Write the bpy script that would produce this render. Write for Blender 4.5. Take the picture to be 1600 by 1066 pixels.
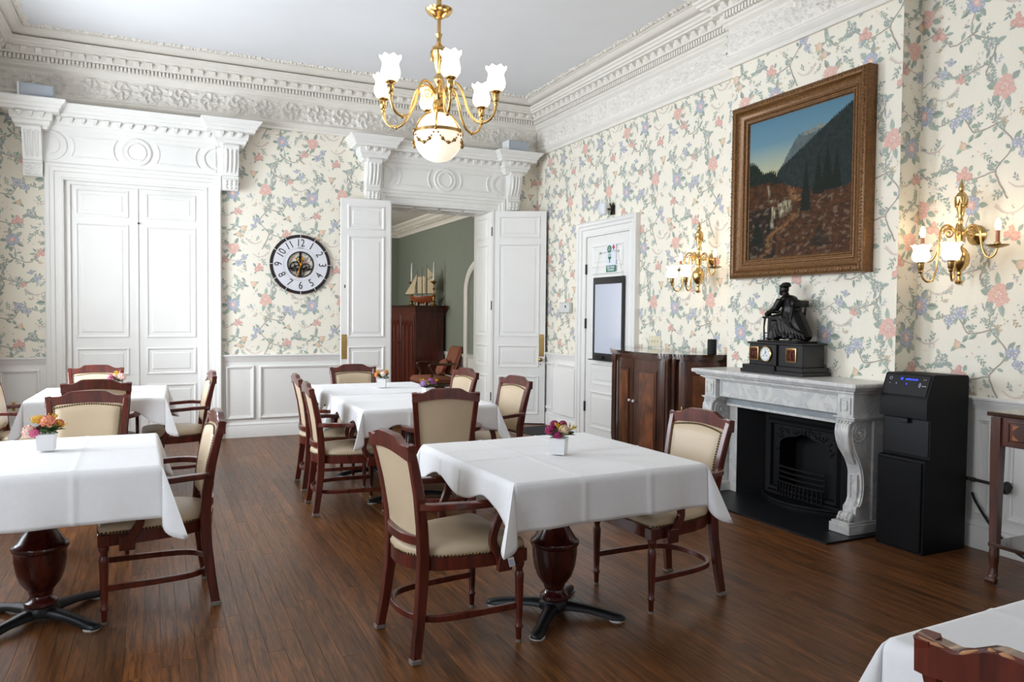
import bpy, bmesh, math, random
import numpy as np
from mathutils import Vector, Matrix

for _o in list(bpy.data.objects):
    bpy.data.objects.remove(_o, do_unlink=True)
S = bpy.context.scene
COL = S.collection
PI = math.pi

# ------------------------------------------------------------------ camera
YAW, PITCH, ROLL = math.radians(25.25), math.radians(-1.95), math.radians(0.54)
FPX = 1180.0
_fw = Vector((math.sin(YAW)*math.cos(PITCH), math.cos(YAW)*math.cos(PITCH), math.sin(PITCH)))
_rt = Vector((math.cos(YAW), -math.sin(YAW), 0.0))
_up = _rt.cross(_fw)
_r2 = math.cos(ROLL)*_rt + math.sin(ROLL)*_up
_u2 = -math.sin(ROLL)*_rt + math.cos(ROLL)*_up
cam_d = bpy.data.cameras.new('camera')
cam_d.sensor_width = 36.0
cam_d.sensor_fit = 'HORIZONTAL'
cam_d.lens = FPX/1600.0*36.0
cam_d.clip_start = 0.05
cam = bpy.data.objects.new('camera', cam_d)
COL.objects.link(cam)
cam.matrix_world = Matrix(((_r2.x, _u2.x, -_fw.x, 0.0), (_r2.y, _u2.y, -_fw.y, 0.0),
                           (_r2.z, _u2.z, -_fw.z, 1.45), (0, 0, 0, 1)))
S.camera = cam

# ------------------------------------------------------------------ view, sky and daylight
S.view_settings.view_transform = 'Standard'
S.view_settings.look = 'None'
S.view_settings.gamma = 1.0
S.view_settings.use_curve_mapping = False
S.view_settings.exposure = 0.0

W = bpy.data.worlds.new('world')
S.world = W
W.use_nodes = True
_bg = W.node_tree.nodes['Background']
_bg.inputs[0].default_value = (0.80, 0.89, 1.0, 1)
_bg.inputs[1].default_value = 1.3

# room dimensions (metres); the camera stands at x = 0, y = 0
XL, XR, YB, YF, ZC = -1.52, 4.7226, 9.25, -3.2, 4.28
XB, BY0, BY1 = 4.521, 3.51, 5.17          # chimney breast
ZRAIL, ZCROWN = 0.96, 3.603
# windows of the left wall: (y0, y1, z0, z1)
WINS = [(-1.9, -0.3, 0.55, 3.15), (1.4, 3.0, 0.55, 3.15), (4.0, 5.6, 0.55, 3.15), (6.6, 8.2, 0.55, 3.15)]
WIN_POWER = [10, 72, 108, 255]

def area_light(name, loc, rot, sx, sy, power, col):
    d = bpy.data.lights.new(name, 'AREA')
    d.shape = 'RECTANGLE'; d.size = sx; d.size_y = sy
    d.energy = power; d.color = col
    o = bpy.data.objects.new(name, d)
    o.location = loc; o.rotation_euler = rot
    COL.objects.link(o)
    return o

for (_y0, _y1, _z0, _z1), _p in zip(WINS, WIN_POWER):     # daylight entering at each window of the left wall
    area_light('window_daylight', (XL-0.42, (_y0+_y1)/2, (_z0+_z1)/2+0.1), (0, -PI/2, 0), _z1-_z0, _y1-_y0, _p, (0.85, 0.925, 1.0))
# daylight of the window behind the camera and of the next room's window
area_light('window_daylight', (2.4, YF-0.42, 1.9), (PI/2, 0, 0), 1.6, 2.6, 14, (0.93, 0.96, 1.0))
area_light('window_daylight', (0.35, 12.3, 1.9), (0, -PI/2, 0), 1.8, 1.5, 95, (1.0, 0.95, 0.86))

# ------------------------------------------------------------------ mesh helpers
def s2l(c):
    c = c/255.0
    return c/12.92 if c <= 0.04045 else ((c+0.055)/1.055)**2.4
def rgb(r, g, b):
    return (s2l(r), s2l(g), s2l(b))

class MB:
    """Collects faces; build() links them as ONE mesh object."""
    def __init__(self, O=(0, 0, 0), U=(1, 0, 0), V=(0, 1, 0), Wd=(0, 0, 1)):
        self.v = []; self.f = []; self.m = []; self.c = []
        self.frame(O, U, V, Wd)
        self.col = None; self.mi = 0
    def frame(self, O=(0, 0, 0), U=(1, 0, 0), V=(0, 1, 0), Wd=(0, 0, 1)):
        self.O, self.U, self.V, self.W = Vector(O), Vector(U), Vector(V), Vector(Wd)
        return self
    def pt(self, u, v, w):
        self.v.append(self.O + self.U*u + self.V*v + self.W*w)
        return len(self.v)-1
    def face(self, idx):
        self.f.append(tuple(idx)); self.m.append(self.mi); self.c.append(self.col)
    def quad(self, pts):
        self.face([self.pt(*p) for p in pts])
    def box(self, u0, u1, v0, v1, w0, w1, b=0.0):
        if b <= 0:
            i = [self.pt(u, v, w) for w in (w0, w1) for v in (v0, v1) for u in (u0, u1)]
            for q in ((0, 2, 3, 1), (4, 5, 7, 6), (0, 1, 5, 4), (2, 6, 7, 3), (0, 4, 6, 2), (1, 3, 7, 5)):
                self.face([i[k] for k in q])
            return
        b = min(b, (u1-u0)/2.01, (v1-v0)/2.01, (w1-w0)/2.01)
        X = {}
        for a in (0, 1):
            for c in (0, 1):
                for e in (0, 1):
                    u, v, w = (u0, u1)[a], (v0, v1)[c], (w0, w1)[e]
                    su, sv, sw = (1, -1)[a], (1, -1)[c], (1, -1)[e]
                    X[a, c, e] = (self.pt(u, v+sv*b, w+sw*b), self.pt(u+su*b, v, w+sw*b), self.pt(u+su*b, v+sv*b, w))
        for k in (0, 1):
            self.face([X[k, 0, 0][0], X[k, 1, 0][0], X[k, 1, 1][0], X[k, 0, 1][0]])
            self.face([X[0, k, 0][1], X[1, k, 0][1], X[1, k, 1][1], X[0, k, 1][1]])
            self.face([X[0, 0, k][2], X[1, 0, k][2], X[1, 1, k][2], X[0, 1, k][2]])
            for l in (0, 1):
                self.face([X[k, l, 0][0], X[k, l, 0][1], X[k, l, 1][1], X[k, l, 1][0]])
                self.face([X[k, 0, l][0], X[k, 0, l][2], X[k, 1, l][2], X[k, 1, l][0]])
                self.face([X[0, k, l][1], X[0, k, l][2], X[1, k, l][2], X[1, k, l][1]])
                for n in (0, 1):
                    self.face(X[k, l, n])
    def ring(self, u0, u1, v0, v1, prof, fill=True):
        """rectangular moulding with mitred corners; prof = [(inset, height)]"""
        rows = []
        for s, h in prof:
            rows.append([self.pt(u0+s, v0+s, h), self.pt(u1-s, v0+s, h), self.pt(u1-s, v1-s, h), self.pt(u0+s, v1-s, h)])
        for a, b in zip(rows, rows[1:]):
            for k in range(4):
                l = (k+1) % 4
                self.face([a[k], a[l], b[l], b[k]])
        if fill:
            self.face(rows[-1])
    def prism(self, poly, w0, w1):
        n = len(poly)
        a = [self.pt(u, v, w0) for u, v in poly]
        b = [self.pt(u, v, w1) for u, v in poly]
        self.face(a[::-1]); self.face(b)
        for k in range(n):
            l = (k+1) % n
            self.face([a[k], a[l], b[l], b[k]])
    def lathe(self, prof, c=(0, 0), n=24, cap=True, ru=None, a0=0.0):
        """prof = [(radius, w)] about the W axis at (u, v) = c; ru(angle, r, w) may modulate r"""
        rows = []
        for r, w in prof:
            row = []
            for k in range(n):
                t = a0+2*PI*k/n
                q = ru(t, r, w) if ru else r
                row.append(self.pt(c[0]+q*math.cos(t), c[1]+q*math.sin(t), w))
            rows.append(row)
        for a, b in zip(rows, rows[1:]):
            for k in range(n):
                l = (k+1) % n
                self.face([a[k], a[l], b[l], b[k]])
        if cap:
            self.face(rows[0][::-1]); self.face(rows[-1])
    def loft(self, secs, closed=True, cap=True):
        rows = [[self.pt(*p) for p in s] for s in secs]
        n = len(rows[0])
        for a, b in zip(rows, rows[1:]):
            for k in range(n if closed else n-1):
                l = (k+1) % n
                self.face([a[k], a[l], b[l], b[k]])
        if cap and closed:
            self.face(rows[0][::-1]); self.face(rows[-1])
    def tube(self, pts, r, n=8, cap=True, flat=None):
        """sweep a circle (or an ellipse r x r*flat) along a path"""
        P = [Vector(p) for p in pts]
        m = len(P)
        R = r if isinstance(r, (list, tuple)) else [r]*m
        secs = []
        nrm = None
        for i in range(m):
            t = (P[min(i+1, m-1)]-P[max(i-1, 0)])
            if t.length < 1e-9:
                t = Vector((0, 0, 1))
            t.normalize()
            if nrm is None:
                ref = Vector((0, 0, 1)) if abs(t.z) < 0.9 else Vector((1, 0, 0))
                nrm = (ref - t*ref.dot(t)).normalized()
            else:
                nrm = (nrm - t*nrm.dot(t))
                if nrm.length < 1e-6:
                    nrm = t.orthogonal()
                nrm.normalize()
            bn = t.cross(nrm)
            fl = flat if flat else 1.0
            secs.append([P[i]+nrm*(R[i]*math.cos(2*PI*k/n))+bn*(R[i]*fl*math.sin(2*PI*k/n)) for k in range(n)])
        self.loft(secs, True, cap)
    def bar(self, pts, w, h, side=None, cap=True):
        """rectangular section bar along a path; side = direction of the width (constant)"""
        P = [Vector(p) for p in pts]
        m = len(P)
        Wd = w if isinstance(w, (list, tuple)) else [w]*m
        Hh = h if isinstance(h, (list, tuple)) else [h]*m
        secs = []
        for i in range(m):
            t = (P[min(i+1, m-1)]-P[max(i-1, 0)]).normalized()
            sd = Vector(side) if side is not None else Vector((-t.y, t.x, 0))
            sd = (sd - t*sd.dot(t)).normalized()
            up = t.cross(sd)
            a, b = Wd[i]/2, Hh[i]/2
            c = min(a, b)*0.28
            secs.append([P[i]+sd*x+up*y for x, y in ((a-c, b), (a, b-c), (a, -b+c), (a-c, -b), (-a+c, -b), (-a, -b+c), (-a, b-c), (-a+c, b))])
        self.loft(secs, True, cap)
    def ell(self, c, r, n=12, m=8):
        """ellipsoid"""
        rows = []
        for j in range(1, m):
            ph = PI*j/m-PI/2
            rows.append([self.pt(c[0]+r[0]*math.cos(ph)*math.cos(2*PI*k/n), c[1]+r[1]*math.cos(ph)*math.sin(2*PI*k/n), c[2]+r[2]*math.sin(ph)) for k in range(n)])
        for a, b in zip(rows, rows[1:]):
            for k in range(n):
                l = (k+1) % n
                self.face([a[k], a[l], b[l], b[k]])
        lo = self.pt(c[0], c[1], c[2]-r[2]); hi = self.pt(c[0], c[1], c[2]+r[2])
        for k in range(n):
            l = (k+1) % n
            self.face([lo, rows[0][l], rows[0][k]]); self.face([hi, rows[-1][k], rows[-1][l]])
    def sweep(self, path, prof, closed=False, cap=True, sgn=1):
        """mitred moulding: prof = [(projection, z)] swept along the plan path [(u, v)]; projection to the left * sgn"""
        n = len(path)
        P = [Vector((p[0], p[1])) for p in path]
        M = []
        for i in range(n):
            def nr(a, b):
                d = (b-a).normalized()
                return Vector((-d.y, d.x))*sgn
            if closed or 0 < i < n-1:
                n1 = nr(P[i-1], P[i]); n2 = nr(P[i], P[(i+1) % n])
                k = n1+n2
                M.append(k/max(1e-6, 1+n1.dot(n2)))
            elif i == 0:
                M.append(nr(P[0], P[1]))
            else:
                M.append(nr(P[-2], P[-1]))
        rows = []
        for i in range(n):
            rows.append([self.pt(P[i].x+M[i].x*p, P[i].y+M[i].y*p, z) for p, z in prof])
        for i in range(n if closed else n-1):
            a, b = rows[i], rows[(i+1) % n]
            for k in range(len(prof)-1):
                self.face([a[k], b[k], b[k+1], a[k+1]])
        if cap and not closed:
            self.face(rows[0]); self.face(rows[-1][::-1])
    def mesh(self, name, mats, smooth=None, fixn=True):
        me = bpy.data.meshes.new(name)
        me.from_pydata([tuple(v) for v in self.v], [], self.f)
        if not isinstance(mats, (list, tuple)):
            mats = [mats]
        for mt in mats:
            me.materials.append(mt)
        if any(self.m):
            me.polygons.foreach_set('material_index', self.m)
        if any(c is not None for c in self.c):
            at = me.color_attributes.new('Col', 'FLOAT_COLOR', 'CORNER')
            arr = np.empty((len(me.loops), 4), dtype=np.float32)
            k = 0
            for f, c in zip(self.f, self.c):
                c = c or (1, 1, 1)
                arr[k:k+len(f)] = (c[0], c[1], c[2], 1.0)
                k += len(f)
            at.data.foreach_set('color', arr.ravel())
        if fixn:
            bm = bmesh.new(); bm.from_mesh(me)
            bmesh.ops.recalc_face_normals(bm, faces=bm.faces)
            bm.to_mesh(me); bm.free()
        if smooth is not None:
            me.polygons.foreach_set('use_smooth', [True]*len(me.polygons))
            me.set_sharp_from_angle(angle=math.radians(smooth))
        me.update()
        return me
    def build(self, name, mats, parent=None, smooth=None, fixn=True):
        return link(name, self.mesh(name, mats, smooth, fixn), parent)

def link(name, me, parent=None):
    o = bpy.data.objects.new(name, me)
    COL.objects.link(o)
    if parent is not None:
        o.parent = parent
    return o
def tag(o, label, cat, group=None, kind=None):
    o['label'] = label; o['category'] = cat
    if group: o['group'] = group
    if kind: o['kind'] = kind
    return o
def thing(name, label, cat, loc=(0, 0, 0), rz=0.0, group=None, kind=None):
    o = bpy.data.objects.new(name, None)
    o.empty_display_size = 0.1
    COL.objects.link(o)
    o.location = loc; o.rotation_euler = (0, 0, rz)
    return tag(o, label, cat, group, kind)
def struct(o, label, cat):
    return tag(o, label, cat, None, 'structure')
def dup(root, loc, rz, label, group=None):
    r = root.copy(); COL.objects.link(r)
    r.location = loc; r.rotation_euler = (0, 0, rz); r['label'] = label
    if group: r['group'] = group
    for ch in list(root.children):
        c = ch.copy(); COL.objects.link(c); c.parent = r
        for g in list(ch.children):
            d = g.copy(); COL.objects.link(d); d.parent = c
    return r
def spl(ctrl, n=24):
    """Catmull-Rom through control points (any dimension)"""
    C = [np.array(c, float) for c in ctrl]
    C = [2*C[0]-C[1]]+C+[2*C[-1]-C[-2]]
    out = []
    segs = len(C)-3
    per = max(2, n//segs)
    for i in range(segs):
        p0, p1, p2, p3 = C[i:i+4]
        for k in range(per):
            t = k/per
            out.append(0.5*((2*p1)+(-p0+p2)*t+(2*p0-5*p1+4*p2-p3)*t*t+(-p0+3*p1-3*p2+p3)*t**3))
    out.append(C[-2])
    return [tuple(float(x) for x in o) for o in out]

# ------------------------------------------------------------------ materials (all procedural)
def mat(name, col, rough=0.5, metal=0.0, nz=None, bump=None, coat=0.0, attr=False, stretch=(1, 1, 1), emit=None, spec=None, world=False, sheen=0.0):
    """nz = (scale, amount) tonal noise; bump = (scale, strength); attr: base colour comes from the 'Col' attribute"""
    m = bpy.data.materials.new(name)
    m.use_nodes = True
    nt = m.node_tree
    b = nt.nodes['Principled BSDF']
    b.inputs['Roughness'].default_value = rough
    b.inputs['Metallic'].default_value = metal
    b.inputs['Coat Weight'].default_value = coat
    b.inputs['Coat Roughness'].default_value = 0.12
    if sheen: b.inputs['Sheen Weight'].default_value = sheen
    if spec is not None: b.inputs['Specular IOR Level'].default_value = spec
    b.inputs['Base Color'].default_value = (*col, 1)
    src = None
    if attr:
        a = nt.nodes.new('ShaderNodeAttribute'); a.attribute_name = 'Col'
        src = a.outputs['Color']
    if nz or bump:
        if world:
            g = nt.nodes.new('ShaderNodeNewGeometry'); co = g.outputs['Position']
        else:
            g = nt.nodes.new('ShaderNodeTexCoord'); co = g.outputs['Object']
        mp = nt.nodes.new('ShaderNodeMapping'); mp.inputs['Scale'].default_value = stretch
        nt.links.new(co, mp.inputs['Vector'])
    if nz:
        n = nt.nodes.new('ShaderNodeTexNoise'); n.inputs['Scale'].default_value = nz[0]
        n.inputs['Detail'].default_value = 6
        nt.links.new(mp.outputs[0], n.inputs['Vector'])
        r = nt.nodes.new('ShaderNodeMapRange')
        r.inputs['From Min'].default_value = 0.25; r.inputs['From Max'].default_value = 0.75
        r.inputs['To Min'].default_value = 1-nz[1]; r.inputs['To Max'].default_value = 1+nz[1]
        nt.links.new(n.outputs['Fac'], r.inputs['Value'])
        x = nt.nodes.new('ShaderNodeMix'); x.data_type = 'RGBA'; x.blend_type = 'MULTIPLY'
        x.inputs['Factor'].default_value = 1.0
        if src: nt.links.new(src, x.inputs['A'])
        else: x.inputs['A'].default_value = (*col, 1)
        nt.links.new(r.outputs['Result'], x.inputs['B'])
        src = x.outputs['Result']
    if src:
        nt.links.new(src, b.inputs['Base Color'])
    if bump:
        n = nt.nodes.new('ShaderNodeTexNoise'); n.inputs['Scale'].default_value = bump[0]; n.inputs['Detail'].default_value = 4
        nt.links.new(mp.outputs[0], n.inputs['Vector'])
        bp = nt.nodes.new('ShaderNodeBump'); bp.inputs['Strength'].default_value = bump[1]; bp.inputs['Distance'].default_value = 0.01
        nt.links.new(n.outputs['Fac'], bp.inputs['Height'])
        nt.links.new(bp.outputs[0], b.inputs['Normal'])
    if emit:
        b.inputs['Emission Color'].default_value = (*emit[0], 1)
        b.inputs['Emission Strength'].default_value = emit[1]
    return m

M = {}
M['plaster'] = mat('white painted plaster', rgb(232, 227, 218), 0.65, nz=(6, 0.03), bump=(60, 0.05), world=True)
M['ceiling'] = mat('ceiling paint', rgb(232, 233, 236), 0.8, nz=(2, 0.02), world=True)
M['paint'] = mat('white gloss paint', rgb(236, 234, 230), 0.32, nz=(3, 0.02), bump=(30, 0.03), world=True)
M['wallpaper'] = mat('floral wallpaper', (1, 1, 1), 0.75, nz=(120, 0.03), attr=True, world=True)
M['brass'] = mat('polished brass', (0.70, 0.47, 0.19), 0.22, 1.0, nz=(8, 0.15))
M['brass_dark'] = mat('aged brass', (0.36, 0.23, 0.09), 0.35, 1.0, nz=(20, 0.25))
M['black_iron'] = mat('black iron', rgb(28, 28, 30), 0.45, 0.2, nz=(30, 0.2))
M['hinge'] = mat('black hinge iron', rgb(20, 20, 20), 0.5)
# ------------------------------------------------------------------ floral wallpaper print, as flat coloured pieces of one repeat
PAPER = rgb(240, 233, 217)
PSC = 1.28
TW, TH = 0.70*PSC, 1.00*PSC
def paper_tile():
    rnd = random.Random(11)
    T = []                                   # (triangle 3x2, colour, layer)
    C_LEAF = [rgb(140, 167, 154), rgb(122, 150, 138), rgb(156, 178, 164), rgb(128, 150, 150)]
    C_LEAFD = rgb(92, 116, 108); C_BR = rgb(150, 136, 126); C_BRD = rgb(112, 100, 96)
    C_PINK = [rgb(226, 168, 156), rgb(218, 150, 140), rgb(234, 192, 180)]
    C_BLUE = [rgb(150, 162, 192), rgb(134, 148, 182), rgb(176, 186, 205)]
    C_OCH = [rgb(208, 180, 130), rgb(192, 162, 116)]
    C_LT = rgb(240, 226, 214); C_GREY = rgb(172, 178, 172)
    def tri(a, b, c, col, L):
        T.append((np.array([a, b, c]), col, L))
    def fan(c, pts, col, L):
        for p, q in zip(pts, pts[1:]+pts[:1]):
            tri(c, p, q, col, L)
    def leaf(x, y, a, l, w, col=None, L=1, vein=True):
        col = col or rnd.choice(C_LEAF)
        d = np.array([math.cos(a), math.sin(a)]); n = np.array([-d[1], d[0]])
        o = np.array([x, y])
        up = [o+d*l*t+n*w*s for t, s in ((0.22, 0.38), (0.5, 0.5), (0.78, 0.30))]
        dn = [o+d*l*t-n*w*s for t, s in ((0.78, 0.30), (0.5, 0.5), (0.22, 0.38))]
        fan(o+d*l*0.5, [o]+up+[o+d*l]+dn, col, L)
        if vein and l > 0.03:
            m = o+d*l
            tri(o+n*w*0.05, o-n*w*0.05, m, C_LEAFD, L+0.5)
            tri(o, o+d*l*0.5-n*w*0.5, o+d*l, C_LEAFD if rnd.random() < 0.25 else tuple(c*0.86 for c in col), L+0.3)
    def line(pts, w0, w1, col, L=0):
        P = [np.array(p) for p in pts]
        prev = None
        for i in range(len(P)):
            d = P[min(i+1, len(P)-1)]-P[max(i-1, 0)]
            d = d/(np.linalg.norm(d)+1e-9); n = np.array([-d[1], d[0]])
            w = w0+(w1-w0)*i/(len(P)-1)
            w *= 0.75+0.5*rnd.random()
            a, b = P[i]+n*w/2, P[i]-n*w/2
            if prev is not None:
                tri(prev[0], prev[1], b, col, L); tri(prev[0], b, a, col, L)
            prev = (a, b)
    def branch(ctrl, w0=0.010, w1=0.004):
        p = spl(ctrl, 8*(len(ctrl)-1))
        p = [(x+rnd.uniform(-1, 1)*0.003, y+rnd.uniform(-1, 1)*0.003) for x, y in p]
        line(p, w0, w1, C_BR, 0)
        line([(x+0.0022, y-0.0022) for x, y in p], w0*0.35, w1*0.35, C_BRD, 0.3)
        return p
    def petalring(x, y, r, n, col, L, jag=0.25, wid=1.0, a0=0.0, r0=0.0):
        for k in range(n):
            a = a0+2*PI*k/n+rnd.uniform(-0.08, 0.08)
            da = PI/n*wid
            rr = r*(1+rnd.uniform(-jag, jag)*0.6)
            p = [(x+r0*math.cos(a), y+r0*math.sin(a)), (x+rr*0.75*math.cos(a-da), y+rr*0.75*math.sin(a-da)),
                 (x+rr*0.96*math.cos(a-da*0.5), y+rr*0.96*math.sin(a-da*0.5)), (x+rr*(1-jag*0.4)*math.cos(a), y+rr*(1-jag*0.4)*math.sin(a)),
                 (x+rr*0.96*math.cos(a+da*0.5), y+rr*0.96*math.sin(a+da*0.5)), (x+rr*0.75*math.cos(a+da), y+rr*0.75*math.sin(a+da))]
            fan((x+rr*0.5*math.cos(a), y+rr*0.5*math.sin(a)), p, col, L)
    def peony(x, y, r):
        petalring(x, y, r, 12, C_PINK[0], 2, 0.28, 1.15)
        petalring(x, y, r*0.74, 11, C_PINK[2], 2.4, 0.5, 0.55, 0.2, r*0.2)
        petalring(x, y, r*0.62, 9, C_PINK[1], 2.7, 0.4, 0.9, 0.4)
        petalring(x, y, r*0.34, 7, C_LT, 3.0, 0.3, 0.7, 0.1)
        petalring(x, y, r*0.18, 5, C_PINK[1], 3.2, 0.3)
    def daisy(x, y, r):
        petalring(x, y, r, 10, C_BLUE[1], 2, 0.16, 1.05)
        petalring(x, y, r*0.86, 10, C_BLUE[2], 2.4, 0.16, 0.72, 0.0, r*0.3)
        petalring(x, y, r*0.5, 8, C_PINK[0], 2.8, 0.3, 0.9)
        petalring(x, y, r*0.22, 6, C_LT, 3.0, 0.3)
    def bluecup(x, y, r):
        petalring(x, y, r, 7, C_BLUE[0], 2, 0.3, 1.05)
        petalring(x, y, r*0.8, 7, C_LT, 2.4, 0.3, 0.5, 0.2, r*0.25)
        petalring(x, y, r*0.42, 6, C_BLUE[1], 2.7, 0.3)
        petalring(x, y, r*0.18, 5, C_OCH[0], 3.0, 0.1)
    def greyrose(x, y, r):
        petalring(x, y, r, 8, C_LEAF[3], 2, 0.4, 1.0)
        petalring(x, y, r*0.75, 7, C_LT, 2.4, 0.4, 0.6, 0.3, r*0.2)
        petalring(x, y, r*0.5, 6, C_GREY, 2.7, 0.4)
        petalring(x, y, r*0.2, 5, C_LEAFD, 3.0, 0.1)
    def smallpinks(x, y, r):
        for dx, dy, k in ((0, 0, 1), (1.5*r, 0.25*r, 0.9), (0.7*r, 1.35*r, 0.7)):
            petalring(x+dx, y+dy, r*k, 7, C_PINK[1], 2, 0.4, 1.0)
            petalring(x+dx, y+dy, r*k*0.55, 6, C_PINK[2], 2.4, 0.4, 0.7)
    def pome(x, y, r, a):
        pts = [(x+r*math.cos(t), y+r*1.05*math.sin(t)) for t in np.linspace(0, 2*PI, 13)[:-1]]
        fan((x, y), pts, C_OCH[0], 2)
        pts = [(x-r*0.1+r*0.68*math.cos(t), y+r*0.05+r*0.75*math.sin(t)) for t in np.linspace(0, 2*PI, 11)[:-1]]
        fan((x, y), pts, C_PINK[2], 2.4)
        leaf(x+r*0.9*math.cos(a), y+r*0.9*math.sin(a), a, r*0.7, r*0.5, C_OCH[1], 2.6, False)
    def sprig(x, y, a, n=6, l=0.026, col=None):
        d = np.array([math.cos(a), math.sin(a)])
        line([(x, y), (x+d[0]*l*n*0.45, y+d[1]*l*n*0.45)], 0.003, 0.0015, C_BR, 0)
        for k in range(n):
            t = (k+0.7)/n*l*n*0.45
            s = 1 if k % 2 else -1
            leaf(x+d[0]*t, y+d[1]*t, a+s*rnd.uniform(0.5, 0.95), l*rnd.uniform(0.8, 1.2), l*0.5, col, 1, False)
    def buds(x, y, n, spread, cols):
        for k in range(n):
            bx, by = x+rnd.uniform(-1, 1)*spread, y+rnd.uniform(-1, 1)*spread
            leaf(bx, by, rnd.uniform(0, 2*PI), rnd.uniform(0.010, 0.018), 0.008, rnd.choice(cols), 1.5, False)
    def swoosh(x, y, s):
        p = spl([(x, y), (x+0.04*s, y-0.028), (x+0.09*s, y-0.026), (x+0.14*s, y+0.015)], 12)
        line(p, 0.004, 0.018, rgb(216, 200, 190), 0.2)
        line([(a, b-0.004) for a, b in p], 0.002, 0.006, rgb(190, 170, 165), 0.4)
    # main stems
    br = branch([(0.10, -0.02), (0.16, 0.12), (0.08, 0.24), (0.17, 0.37), (0.12, 0.50)])
    br2 = branch([(0.12, 0.50), (0.22, 0.60), (0.18, 0.74), (0.30, 0.83), (0.27, 0.97)])
    br3 = branch([(0.13, 0.36), (0.27, 0.33), (0.34, 0.42), (0.47, 0.40), (0.55, 0.47)], 0.008, 0.003)
    br4 = branch([(0.27, 0.83), (0.40, 0.79), (0.47, 0.88), (0.60, 0.86)], 0.008, 0.003)
    br5 = branch([(0.16, 0.12), (0.30, 0.10), (0.40, 0.17), (0.52, 0.13)], 0.008, 0.003)
    br6 = branch([(0.52, 0.13), (0.60, 0.22), (0.56, 0.32)], 0.006, 0.003)
    br7 = branch([(0.20, 0.66), (0.36, 0.62), (0.45, 0.67), (0.58, 0.62), (0.66, 0.68)], 0.007, 0.003)
    for b in (br, br2, br3, br4, br5, br6, br7):
        for (x, y) in b[2::3]:
            for k in range(rnd.choice((1, 2, 2))):
                a = rnd.uniform(0, 2*PI)
                if rnd.random() < 0.55:
                    leaf(x+0.008*math.cos(a), y+0.008*math.sin(a), a, rnd.uniform(0.028, 0.055), rnd.uniform(0.014, 0.024))
                else:
                    sprig(x, y, a, rnd.choice((4, 5, 6)), rnd.uniform(0.016, 0.024))
    # blooms with collars of big leaves
    def collar(x, y, r, n):
        a0 = rnd.uniform(0, 6)
        for k in range(n):
            a = a0+2*PI*k/n*rnd.uniform(0.8, 1.15)
            leaf(x+r*0.7*math.cos(a), y+r*0.7*math.sin(a), a, r*rnd.uniform(0.85, 1.35), r*rnd.uniform(0.5, 0.7))
    for x, y, r, n in ((0.13, 0.52, 0.056, 5), (0.55, 0.98, 0.052, 5)):
        collar(x, y, r, n); peony(x, y, r)
    for x, y, r, n in ((0.55, 0.47, 0.058, 6), (0.28, 0.97, 0.052, 5)):
        collar(x, y, r, n); daisy(x, y, r)
    for x, y, r in ((0.32, 0.43, 0.034), (0.375, 0.395, 0.030), (0.60, 0.85, 0.034), (0.645, 0.90, 0.028), (0.055, 0.24, 0.034), (0.03, 0.185, 0.028), (0.45, 0.66, 0.026), (0.41, 0.71, 0.022)):
        collar(x, y, r, 2); bluecup(x, y, r)
    for x, y, r in ((0.41, 0.19, 0.036), (0.20, 0.74, 0.036), (0.62, 0.645, 0.038)):
        collar(x, y, r, 3); greyrose(x, y, r)
    for x, y, r in ((0.30, 0.115, 0.026), (0.46, 0.86, 0.024), (0.06, 0.80, 0.025), (0.58, 0.30, 0.022), (0.34, 0.60, 0.018)):
        collar(x, y, r*1.3, 3); smallpinks(x, y, r)
    for x, y, r, a in ((0.64, 0.16, 0.026, 0.6), (0.60, 0.105, 0.022, -1.0), (0.03, 0.66, 0.024, 2.5), (0.33, 0.27, 0.020, 1.2)):
        leaf(x, y, a+2.2, 0.05, 0.022); leaf(x, y, a-2.0, 0.05, 0.022); pome(x, y, r, a)
    for x, y, s in ((0.43, 0.30, 1), (0.02, 0.94, 1), (0.50, 0.56, -1), (0.10, 0.06, -1)):
        swoosh(x, y, s)
    for x, y in ((0.23, 0.22), (0.48, 0.27), (0.06, 0.40), (0.66, 0.38), (0.42, 0.53), (0.27, 0.68), (0.56, 0.75), (0.10, 0.90), (0.39, 0.95), (0.65, 0.02), (0.22, 0.03), (0.66, 0.77), (0.47, 0.06), (0.24, 0.47)):
        sprig(x, y, rnd.uniform(0, 6.3), rnd.choice((5, 6, 7)), rnd.uniform(0.016, 0.026), rnd.choice([None, None, C_OCH[1], C_GREY]))
        buds(x, y, 5, 0.045, [C_PINK[2], C_OCH[0], C_LEAF[0], C_BLUE[2]])
    for k in range(26):       # light filler of fine twigs
        x, y = rnd.uniform(0, 0.70), rnd.uniform(0, 1.0)
        sprig(x, y, rnd.uniform(0, 6.3), rnd.choice((4, 5)), rnd.uniform(0.014, 0.022), rnd.choice([None, C_GREY, C_LEAF[3], C_BLUE[2], C_OCH[1]]))
        buds(x+rnd.uniform(-.03, .03), y+rnd.uniform(-.03, .03), 3, 0.03, [C_PINK[2], C_LEAF[0], C_BLUE[2], C_GREY])
    tris = np.array([t[0] for t in T])*PSC; cols = [tuple(c+(p-c)*0.25 for c, p in zip(t[1], PAPER)) for t in T]; lay = np.array([t[2] for t in T])
    return tris, cols, lay
TILE = paper_tile()

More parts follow.
